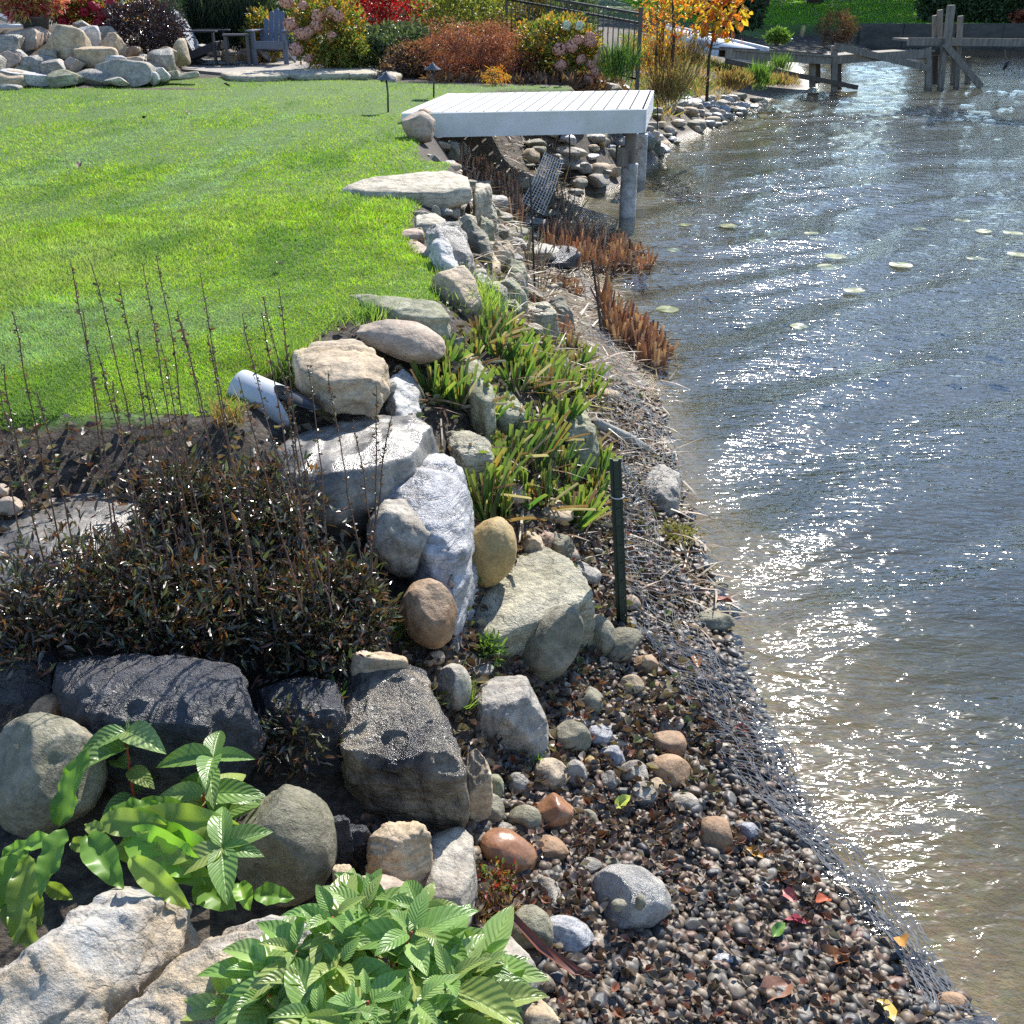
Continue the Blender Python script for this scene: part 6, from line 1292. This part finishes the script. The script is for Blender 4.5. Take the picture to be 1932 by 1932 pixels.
# ------------------------------------------------------------------ brown leafy perennials with tall stalks
m_per = leafmat('bronze_perennial_leaves', [(.07, .045, .025), (.11, .055, .03), (.06, .08, .03), (.18, .07, .035), (.05, .035, .022), (.08, .09, .04), (.04, .03, .02), (.24, .11, .04), (.07, .07, .06), (.2, .19, .15), (.05, .045, .03), (.12, .14, .06)], .25, .3, 1.)  # the palest tones put white glints into the leaf colour
CL = [(50, 1190, .15, 'at the far left above the dark rock'), (150, 1110, .18, 'left of the middle over the wet slab edge'), (270, 1130, .2, 'over the left half of the glittering dark rock'), (390, 1120, .2, 'in the middle of the brown thicket'), (500, 1130, .2, 'over the right end of the glittering rock'),
      (590, 1165, .15, 'near the back of the black topped boulder'), (655, 1165, .11, 'at the right end beside the purple grey boulder'), (370, 960, .14, 'at the back middle below the pipe'), (520, 980, .14, 'at the back right before the wide wet slab'), (330, 1220, .15, 'hanging over the top of the glittering rock'), (580, 1230, .13, 'hanging before the shadowed black boulder')]
clumps = []
for i, (u, v, r, lab) in enumerate(CL):
    z = .95
    for _ in range(8): q = P(u, v, z); z = .5 * z + .5 * (gz(q[0], q[1]) + .1)
    q = P(u, v, z); gzv = gz(q[0], q[1]); o = empty('perennial_clump', (q[0], q[1], gzv), 'bronze leaved perennial clump ' + lab, 'plant', 'bronze perennials above the rocks')
    foliage('foliage', 1500, (0, 0, .13), (r * 1.4, r * 1.15, .18), .04, m_per, o, .3, .75, .0, 70 + i, up=.3)
    branches(26, (0, 0, .12), (r * 1.1, r * 1.1, .2), stem_brown, o, .0025, (0, 0, 0), i, 'twigs'); clumps.append((o, q))
c6 = lambda x, y: (.4 * x, 463.7 + .4 * y)
ST_ = [(340, 90), (430, 80), (560, 170), (670, 90), (740, 50), (945, 130), (1240, 240), (1310, 200), (60, 310), (390, 310), (840, 310), (1140, 320), (10, 560), (760, 460), (1550, 600), (1770, 660), (1230, 310), (450, 470), (860, 360), (0, 900), (1270, 860), (1660, 820), (1450, 560), (0, 680), (650, 400), (980, 420), (180, 700), (1350, 640), (530, 640), (1130, 620), (-60, 500), (1850, 780), (700, 640)]
bud_v, bud_f = ico(1)
for i, (x, y) in enumerate(ST_):
    tu, tv = c6(x, y); bu = tu + rnd.uniform(70, 125) * (1 if tu < 520 else .5); bu = max(10, min(700, bu)); bv = rnd.uniform(1020, 1170)
    cl = min(clumps, key=lambda c: abs(c[0].location.x - P(bu, bv, .95)[0]) + abs(c[0].location.y - P(bu, bv, .95)[1])); b0 = P(bu, bv, .92); loc = np.array(cl[0].location)
    tp = PY(tu, tv, b0[1] + .1 + rnd.uniform(-.1, .15)); md = (b0 + tp) / 2 + [rnd.uniform(-.02, .03), 0, 0]
    t = np.linspace(0, 1, 12)[:, None]; path = (1 - t) ** 2 * b0 + 2 * t * (1 - t) * md + t * t * tp
    path = path + np.stack([vn(np.stack([t[:, 0] * 9, t[:, 0] * 0 + i, t[:, 0] * 0], 1), 5), vn(np.stack([t[:, 0] * 9, t[:, 0] * 0 + i, t[:, 0] * 0], 1), 6), t[:, 0] * 0], 1) * .004
    m = MB(); m.tube(path - loc, np.linspace(.0028, .0014, 12), 5)
    stl = m.build('stalk', stem_brown, cl[0]); nb_ = 46
    f = np.concatenate([rng.uniform(.86, 1, 26) if i % 2 == 0 else rng.uniform(.7, .95, 26), rng.uniform(.1, .95, 44)]); pos = np.stack([np.interp(f, t[:, 0], path[:, c]) for c in range(3)], 1) - loc; k = len(f)
    d = rdir(k) + [0, 0, .3]; s = np.where(np.arange(k) < 26, .011, .016) * rng.uniform(.6, 1.2, k)
    V, F, _ = scatter(leaf_small_v, leaf_small_f, frames(d, rdir(k), np.stack([s * .5, s, s], 1)), pos + rng.normal(0, .002, (k, 3))); link('seed_heads', mesh('seed_heads', V, F, m_per), stl)
# small leafy weeds in front
def lowplant(label, u, v, n, rad, size, mat, lift=.06, asp=.35, seed=0, name='low_plant'):
    p = G(u, v); o = empty(name, p, label, 'plant'); foliage('foliage', n, (0, 0, lift), (rad, rad, lift * 1.2), size, mat, o, asp, .5, 0, seed, up=.4); branches(8, (0, 0, lift * .6), (rad, rad, lift), stem_brown, o, .002, (0, 0, 0), seed, 'twigs'); return o
lowplant('small leaved green bronze weed left of the huge boulder in shade', 560, 1440, 900, .13, .032, m_per, .1, .3, 80)
lowplant('green bronze weed beside the crack of the huge boulder', 620, 1380, 500, .1, .03, leafmat('weed_leaves', [(.08, .14, .03), (.12, .18, .04), (.05, .07, .03), (.25, .1, .03)], .3, .3), .08, .3, 81)
lowplant('pale green feathery weed in the gap below the lichen slab', 925, 1255, 260, .05, .03, LM['grassy'], .05, .3, 82)
lowplant('bright green sprig on the purple grey boulder', 722, 1010, 16, .035, .06, m_grass and LM['grassy'], .05, .7, 83)
lowplant('tiny plant with red leaves beside the smooth rust stone', 925, 1685, 500, .08, .018, LM['crim'], .03, .5, 84)
lowplant('small green seedling under the front of the huge boulder', 762, 1520, 14, .04, .06, LM['grassy'], .04, .6, 85)
lowplant('tiny green weeds among the stones below the flat topped rock', 1000, 1430, 160, .08, .02, LM['grassy'], .02, .5, 86)
lowplant('yellow green floating weed at the water edge near the steel post', 1270, 1010, 900, .12, .02, leafmat('pond_weed', [(.3, .28, .1), (.4, .3, .14), (.2, .22, .08)], .3, .5), .015, .6, 87)

# ------------------------------------------------------------------ large leaved plants in the foreground
m_big = leafmat('veined_green_leaves', [(.2, .33, .09), (.27, .38, .12), (.15, .26, .06), (.3, .36, .1), (.19, .31, .08)], .35, .33, .6, veins=True)
m_dock = leafmat('dock_leaves', [(.17, .34, .04), (.22, .4, .05), (.14, .27, .04), (.22, .3, .06), (.12, .22, .05)], .4, .4, .5)
def bigleaves(parent, specs, mat, name='leaves', **kw):
    """specs: list of (base, dir, up, length, widthscale)"""
    Vs, Fs, Us = [], [], []; k = 0
    for i, (b0, d, up, L, wf) in enumerate(specs):
        tv, tf, tu = leafgrid(15, 7, rnd.uniform(.4, .5), serr=.012, fold=rnd.uniform(.15, .5), droop=rnd.uniform(.1, .45), seed=i, **kw)
        M = frames(np.array([d], float), np.array([up], float), np.array([(L * wf, L, L)])); V = np.einsum('nij,kj->nki', M, tv)[0] + b0
        Vs.append(V); Fs.append(tf + k); Us.append(tu); k += len(V)
    return link(name, mesh(name, np.concatenate(Vs), np.concatenate(Fs), mat, True, np.concatenate(Us)), parent)
def rosette(q, L, n, tiers=2, tilt=0.15):
    sp_ = []; a0 = rnd.uniform(0, 6.28)
    for t in range(tiers):
        for i in range(n):
            a = a0 + 2 * math.pi * (i + .5 * t) / n + rnd.uniform(-.25, .25); e = tilt + .35 * t + rnd.uniform(-.15, .2)
            d = np.array((math.cos(a) * math.cos(e), math.sin(a) * math.cos(e), math.sin(e))); sp_.append((q + [0, 0, .02 * t] + d * .012, d, np.array((0, 0, 1.)) + rdir(1)[0] * .2, L * (1 - .4 * t) * rnd.uniform(.6, 1.3), rnd.uniform(.85, 1.05)))
    return sp_
CENT = [(490, 1847), (632, 1785), (508, 1891), (690, 1710), (629, 1745), (686, 1740), (778, 1773), (849, 1865), (695, 1905), (585, 1874), (910, 1830), (795, 1733), (739, 1830), (905, 1909), (726, 1740), (787, 1909), (560, 1810), (640, 1840), (830, 1800), (600, 1935), (440, 1905), (700, 1780), (880, 1870), (740, 1950), (850, 1960), (660, 1950)]
zt = .94; q0 = P(690, 1850, .72); sb = empty('leafy_shrub', (q0[0], q0[1], .42), 'big bright green shrub with veined pointed leaves and red stems at the bottom', 'shrub'); b0 = np.array(sb.location)
sp_ = []; m = MB()
for i, (u, v) in enumerate(CENT):
    z = zt - .12 * ((u - 700) / 250) ** 2 + rnd.uniform(-.04, .03); p = P(u, v, z) - b0
    sp_ += rosette(p, .108, 4, 2); b1 = np.array((rnd.uniform(-.08, .08), rnd.uniform(-.05, .05), 0)); m.tube([b1, (b1 + p) / 2 + [0, 0, -.03], p + [0, 0, .02]], [.006, .004, .0025], 6)
for i in range(110):
    u, v = rnd.uniform(440, 930), rnd.uniform(1760, 1990)
    if ((u - 700) / 270) ** 2 + ((v - 1890) / 170) ** 2 > 1: continue
    p = P(u, v, rnd.uniform(.74, .9)) - b0; a = rnd.uniform(0, 6.28); d = np.array((math.cos(a), math.sin(a), rnd.uniform(-.5, .2))); sp_.append((p, d, np.array((0, 0, 1.)), .12, 1))
bigleaves(sb, sp_, m_big); m.build('stems', stem_red, sb, smooth=True)
# second plant of the same kind, left
def upright_plant(label, base_uv, base_z, tops, L, mat=m_big):
    q = P(*base_uv, base_z); o = empty('leafy_plant', q, label, 'plant'); m = MB(); sp_ = []
    for (pts_, nl) in tops:
        P3 = [PY(u, v, q[1] + k * .02) - q for k, (u, v) in enumerate(pts_)]; m.tube([np.zeros(3)] + P3, np.linspace(.005, .0022, len(P3) + 1), 6)
        for i, p in enumerate(P3):
            a0 = rnd.uniform(0, 1.5) + i * 1.57
            for k in range(2 if i < len(P3) - 1 else nl):
                a = a0 + k * (math.pi if i < len(P3) - 1 else 2 * math.pi / nl); d = np.array((math.cos(a), math.sin(a) * .8, rnd.uniform(-.1, .35))); sp_.append((p, d, np.array((0, -.3, 1.)), L * rnd.uniform(.75, 1.15), 1))
    bigleaves(o, sp_, mat); m.build('stems', stem_red, o, smooth=True); return o
upright_plant('upright red stemmed plant with veined leaves before the dark wet boulder', (260, 1530), .62, [([(252, 1500), (244, 1450), (240, 1410), (238, 1380)], 4)], .13)
upright_plant('veined leaf plant with dark stem right of the red stemmed plant', (380, 1560), .62, [([(385, 1500), (398, 1450), (402, 1430)], 4), ([(410, 1540), (405, 1500)], 5)], .13)
upright_plant('veined leaf rosette leaning over the big round grey olive boulder', (415, 1620), .8, [([(420, 1600)], 6)], .12)
def dock(label, leaves, z0_, mat=m_dock):
    q = P(*leaves[0][0], z0_); o = empty('dock_plant', q, label, 'plant'); Vs, Fs, Us = [], [], []; k = 0
    for i, (bu, tu, w_, zb_, zt_) in enumerate(leaves):
        b_ = P(*bu, zb_) - q; t_ = P(*tu, zt_) - q; d = t_ - b_; L = np.linalg.norm(d)
        tv, tf, tu_ = leafgrid(24, 9, w_, fold=.25, droop=rnd.uniform(.1, .3), wavy=.5, seed=i * 3, pointy=.6); up = np.array((0, -.6, 1.)) + rdir(1)[0] * .3
        M = frames(np.array([d]), np.array([up]), np.array([(L, L, L)])); V = np.einsum('nij,kj->nki', M, tv)[0] + b_ + [0, 0, .02]; Vs.append(V); Fs.append(tf + k); Us.append(tu_); k += len(V)
    link('leaves', mesh('leaves', np.concatenate(Vs), np.concatenate(Fs), mat, True, np.concatenate(Us)), o); return o
DL = lambda x, y: cb(x, y)
dock('broad wavy leaved dock plant draping over the corner boulder', [(DL(420, 1080), DL(570, 1300), .42, .86, .84), (DL(560, 1000), DL(880, 1080), .36, .86, .86), (DL(520, 980), DL(760, 900), .34, .84, .86), (DL(600, 1060), DL(980, 1270), .4, .86, .8), (DL(620, 1180), DL(895, 1420), .3, .87, .8), (DL(480, 1010), DL(780, 1020), .4, .88, .88), (DL(620, 1020), DL(1130, 1010), .34, .85, .84), (DL(700, 1060), DL(1020, 1180), .4, .82, .82),
     (DL(560, 1120), DL(880, 1180), .4, .83, .84), (DL(500, 1060), DL(400, 1020), .5, .86, .86), (DL(640, 960), DL(900, 930), .4, .82, .84), (DL(700, 1140), DL(960, 1300), .4, .8, .78)], .8)
dock('long wavy leaved dock plant at the lower left edge', [(DL(290, 1030), DL(385, 650), .3, .75, .92), (DL(310, 1040), DL(170, 1350), .34, .85, .8), (DL(280, 1090), DL(-20, 1130), .26, .82, .8), (DL(60, 1160), DL(10, 1480), .5, .78, .7), (DL(150, 1170), DL(60, 1600), .3, .8, .7), (DL(100, 1250), DL(200, 1500), .4, .76, .7), (DL(340, 1110), DL(480, 1130), .45, .8, .8), (DL(130, 1100), DL(0, 1300), .5, .76, .72), (DL(220, 1300), DL(350, 1380), .45, .7, .66), (DL(60, 1350), DL(160, 1640), .4, .72, .66)], .72)
dock('low broad green leaves in the gap between the two long boulders', [(DL(940, 1300), DL(1100, 1400), .7, .72, .72), (DL(1200, 1350), DL(1390, 1360), .5, .7, .7), (DL(1130, 1300), DL(1180, 1410), .55, .7, .7)], .68)

# ------------------------------------------------------------------ extra planting and ground cover
def cover(n, x0, x1, y0, y1, pred, h, w_, mat, name, label):
    y = rng.uniform(y0, y1, n); x = rng.uniform(x0, x1, n); k = pred(x, y); x, y = x[k], y[k]; n = len(x); d = rdir(n, .3, 1); hh = h * rng.uniform(.4, 1.2, n) * (1 + .5 * vn(np.stack([x, y, x * 0], 1), 88))
    V, F, _ = scatter(blade_v, blade_f, frames(d, rdir(n), np.stack([w_ * rng.uniform(.6, 1.4, n), hh, hh], 1)), np.stack([x, y, H(x, y)], 1)); return tag(link(name, mesh(name, V, F, mat)), label, 'ground cover', None, 'stuff')
cover(16000, 1.2, 9, 17.3, 34, lambda x, y: (H0(x, y) > .22) & (H0(x, y) < 1.22) & (x > 1.9 + (y - 17) * .08) & (vn(np.stack([x * .8, y * .8, x * 0], 1), 91) > -.35), .3, .022, LM['orange'], 'dry_grass', 'dry orange grass and weeds along the far shore bank')
cover(9000, 1.2, 9, 17.3, 34, lambda x, y: (H0(x, y) > .35) & (H0(x, y) < 1.25) & (x > 1.9 + (y - 17) * .08) & (vn(np.stack([x * .8, y * .8, x * 0], 1), 93) > -.1), .32, .022, LM['grassy'], 'green_weeds', 'green weeds and grasses along the far shore bank')
cover(16000, -7, 2.0, 17.0, 24, lambda x, y: (y > np.interp(x, [-14, -8.5, -6.2, -5, -4.3, -2.9, -1.2, 1.0, 2.0, 4], [33, 33, 33, 33, 33, 23, 17.6, 17.2, 17.4, 18])) , .22, .05, LM['brown'], 'garden_mulch', 'dark leafy undergrowth covering the garden bed')
cover(30000, 7, 34, 55.6, 80, lambda x, y: H0(x, y) > .6, .12, .06, m_fgrass, 'far_lawn_grass', 'sunlit green grass of the lawn across the inlet')
SH('viburnum_shrub', 'grey green shrub filling behind the white flowered hydrangea', 'shrub', (1500, -80, 1840, 330), 20.6, 3500, .09, LM['greyg'], ct2, seed=51, zb=1.2, clump=.4)
SH('ornamental_shrub', 'dark bushy growth between the two hydrangeas under the scarlet bush', 'shrub', (330, 150, 620, 420), 20.6, 3000, .08, LM['green'], ct2, seed=52, zb=1.2)
SH('green_shrub', 'yellow and green shrub between arched back chair and purple shrub at the top', 'shrub', (1440, 60, 1640, 330), 21.5, 2500, .08, LM['hydr'], c1, seed=53, zb=1.25)
SH('green_shrub', 'low green plants at the front foot of the pink hydrangea', 'plant', (200, 180, 480, 390), 19.2, 2500, .07, LM['yg'], ct2, seed=54, zb=1.25)
SH('low_shrub', 'dark leafy mound below the grey green broad leaved shrub', 'shrub', (600, 240, 900, 440), 18.9, 2500, .07, LM['brown'], ct2, seed=55, zb=1.2)
SH('low_shrub', 'dark low growth under the spreading red brown maple', 'shrub', (900, 330, 1450, 500), 18.9, 3500, .07, LM['brown'], ct2, seed=56, zb=1.2)
# stones that fill the bank between the large rocks
fill = []
k = 0
while k < 90:
    yy = rng.uniform(3.2, 11.5); xx = rng.uniform(-1.1, .9); z = H0(xx, yy)[0]
    if not (.12 < z < 1.12) or (xx > -.35 and 3.9 < yy < 6.8 and rng.uniform() < .8): continue
    r = rng.uniform(.03, .08); V, F = rockshape(3, 3000 + k, 8, .9, .4); r3 = r * np.array((rng.uniform(1, 1.5), rng.uniform(.8, 1.1), rng.uniform(.5, .8)))
    mt = ['grey', 'olive', 'tan', 'mossy', 'granite', 'pink'][k % 6]
    o = link('bank_stone', mesh('bank_stone', V * r3, F, RM[mt], True), None, (xx, yy, gz(xx, yy) + r3[2] * .3)); o.rotation_euler = (rng.uniform(-.3, .3), rng.uniform(-.3, .3), rng.uniform(0, 6)); k += 1
    tag(o, 'x', 'stone', 'small stones between the bank rocks'); fill.append((o, (xx, yy, 0), 'small ' + look.get(mt, 'olive')))
ranklabels(fill, 'bank stone', 'the green steel post', P(1178, 1192, 0))

litter(7000, lambda x, y: (y > 2.75) & (y < 3.35) & (H0(x, y) < 1.17) & (H0(x, y) > .8), -2.2, -.3, .035, m_litter, 'leaf_litter', 'brown leaf litter on the soil strip between lawn and thicket')
def straw(n, x0, x1, y0, y1, pred, name, label):
    y = rng.uniform(y0, y1, n); x = rng.uniform(x0, x1, n); k = pred(x, y); x, y = x[k], y[k]; n = len(x); a = rng.uniform(0, 6.28, n)
    d = np.stack([np.cos(a), np.sin(a), rng.normal(0, .2, n)], 1); L = rng.uniform(.06, .3, n)
    V, F, _ = scatter(blade_v, blade_f, frames(d, rdir(n) * .6 + [0, 0, 1], np.stack([rng.uniform(.006, .014, n), L, L * .3], 1)), np.stack([x, y, np.maximum(H(x, y), 0) + rng.uniform(.004, .03, n)], 1)); return tag(link(name, mesh(name, V, F, m_straw)), label, 'dead leaves', None, 'stuff')
straw(3600, -.4, 1.4, 3.7, 12, lambda x, y: (H0(x, y) < 1.0) & (H0(x, y) > -.03), 'dead_reed_litter', 'tan dead iris and reed leaves strewn over the bank and shore')
straw(1500, -.4, .8, 11.5, 16, lambda x, y: (H0(x, y) < .9) & (H0(x, y) > 0), 'dead_reed_litter', 'dead leaves strewn on the bank under the platform')
# more trimmed stones tight along the upper bank crest, and a few leaves on the lawn
crest = []
for i, (u, v, ru, rv, mt, lk) in enumerate([(905, 352, 20, 10, 'flag', 'flat beige'), (925, 380, 18, 12, 'tan', 'tan'), (900, 395, 20, 12, 'flag', 'flat beige'), (935, 405, 16, 12, 'mossy', 'mossy'), (800, 405, 20, 8, 'flag', 'flat beige'), (838, 402, 15, 9, 'grey', 'grey'),
    (905, 425, 18, 14, 'tan', 'tan'), (945, 440, 18, 10, 'olive', 'brown'), (930, 470, 20, 12, 'lichen', 'cream'), (955, 500, 22, 11, 'tan', 'tan'), (965, 530, 22, 12, 'mossy', 'mossy'), (900, 520, 18, 12, 'granite', 'speckled'), (850, 505, 22, 9, 'pink', 'pinkish'),
    (925, 545, 20, 12, 'tan', 'tan'), (960, 575, 25, 11, 'lichen', 'cream'), (880, 560, 22, 9, 'tan', 'tan'), (1005, 560, 22, 10, 'olive', 'brown'), (860, 650, 18, 14, 'mossy', 'mossy'), (850, 690, 16, 14, 'grey', 'grey'), (1000, 620, 22, 9, 'lichen', 'cream')]):
    o = boulder('bank_rock', '', u, v, ru, rv, mt, facets=10, rough=.8, k=4, boxy=.6, ang=rnd.uniform(-20, 20), group='rocks along the crest of the bank', cat='rock', lift=.7); crest.append((o, ROCKS[-1][1], lk))
ranklabels(crest, 'crest rock', 'the large flagstone', P(800, 345, 1.24))
for i, (u, v, lab) in enumerate([(148, 325, 'small dark dry leaf on the lawn at the left'), (358, 222, 'pale curled leaf on the lawn streak'), (435, 130 + 38, 'tiny brown leaf on the far lawn near the patio'), (535, 512, 'thin pale twig like leaf lying on the lawn'), (272, 230, 'small light leaf on the middle of the lawn')]):
    p = G(u, v); lm = simple('lawn_leaf', ((.1, .05, .03), (.5, .42, .3))[i % 2], .6); o = link('fallen_leaf', mesh('fallen_leaf', big[0], big[1], lm, True), None, (p[0], p[1], p[2] + .03)); sz_ = .045 + .004 * p[1]; o.scale = (sz_,) * 3; o.rotation_euler = (.3, .2, i); tag(o, lab, 'leaf')

scr = MB()
for i in range(nb):
    for f0 in (.03, .5, .97):
        for g in (.25, .75):
            f = (i + g) / nb; q = (A + (B - A) * f) * (1 - f0) + (D + (Cc - D) * f) * f0; scr.lathe([(.005, 0), (.005, .002), (.001, .0022)], tuple(q - base + [0, 0, .001]), 6)
scr.build('screws', simple('steel_screws', (.25, .25, .25), .5, .5), plat)
litter(2600, lambda x, y: (H0(x, y) > .0) & (H0(x, y) < .3) & (y < 2.6), .0, 1.3, .032, m_litter, 'leaf_litter', 'thin scatter of brown leaves on the lower pebble beach')
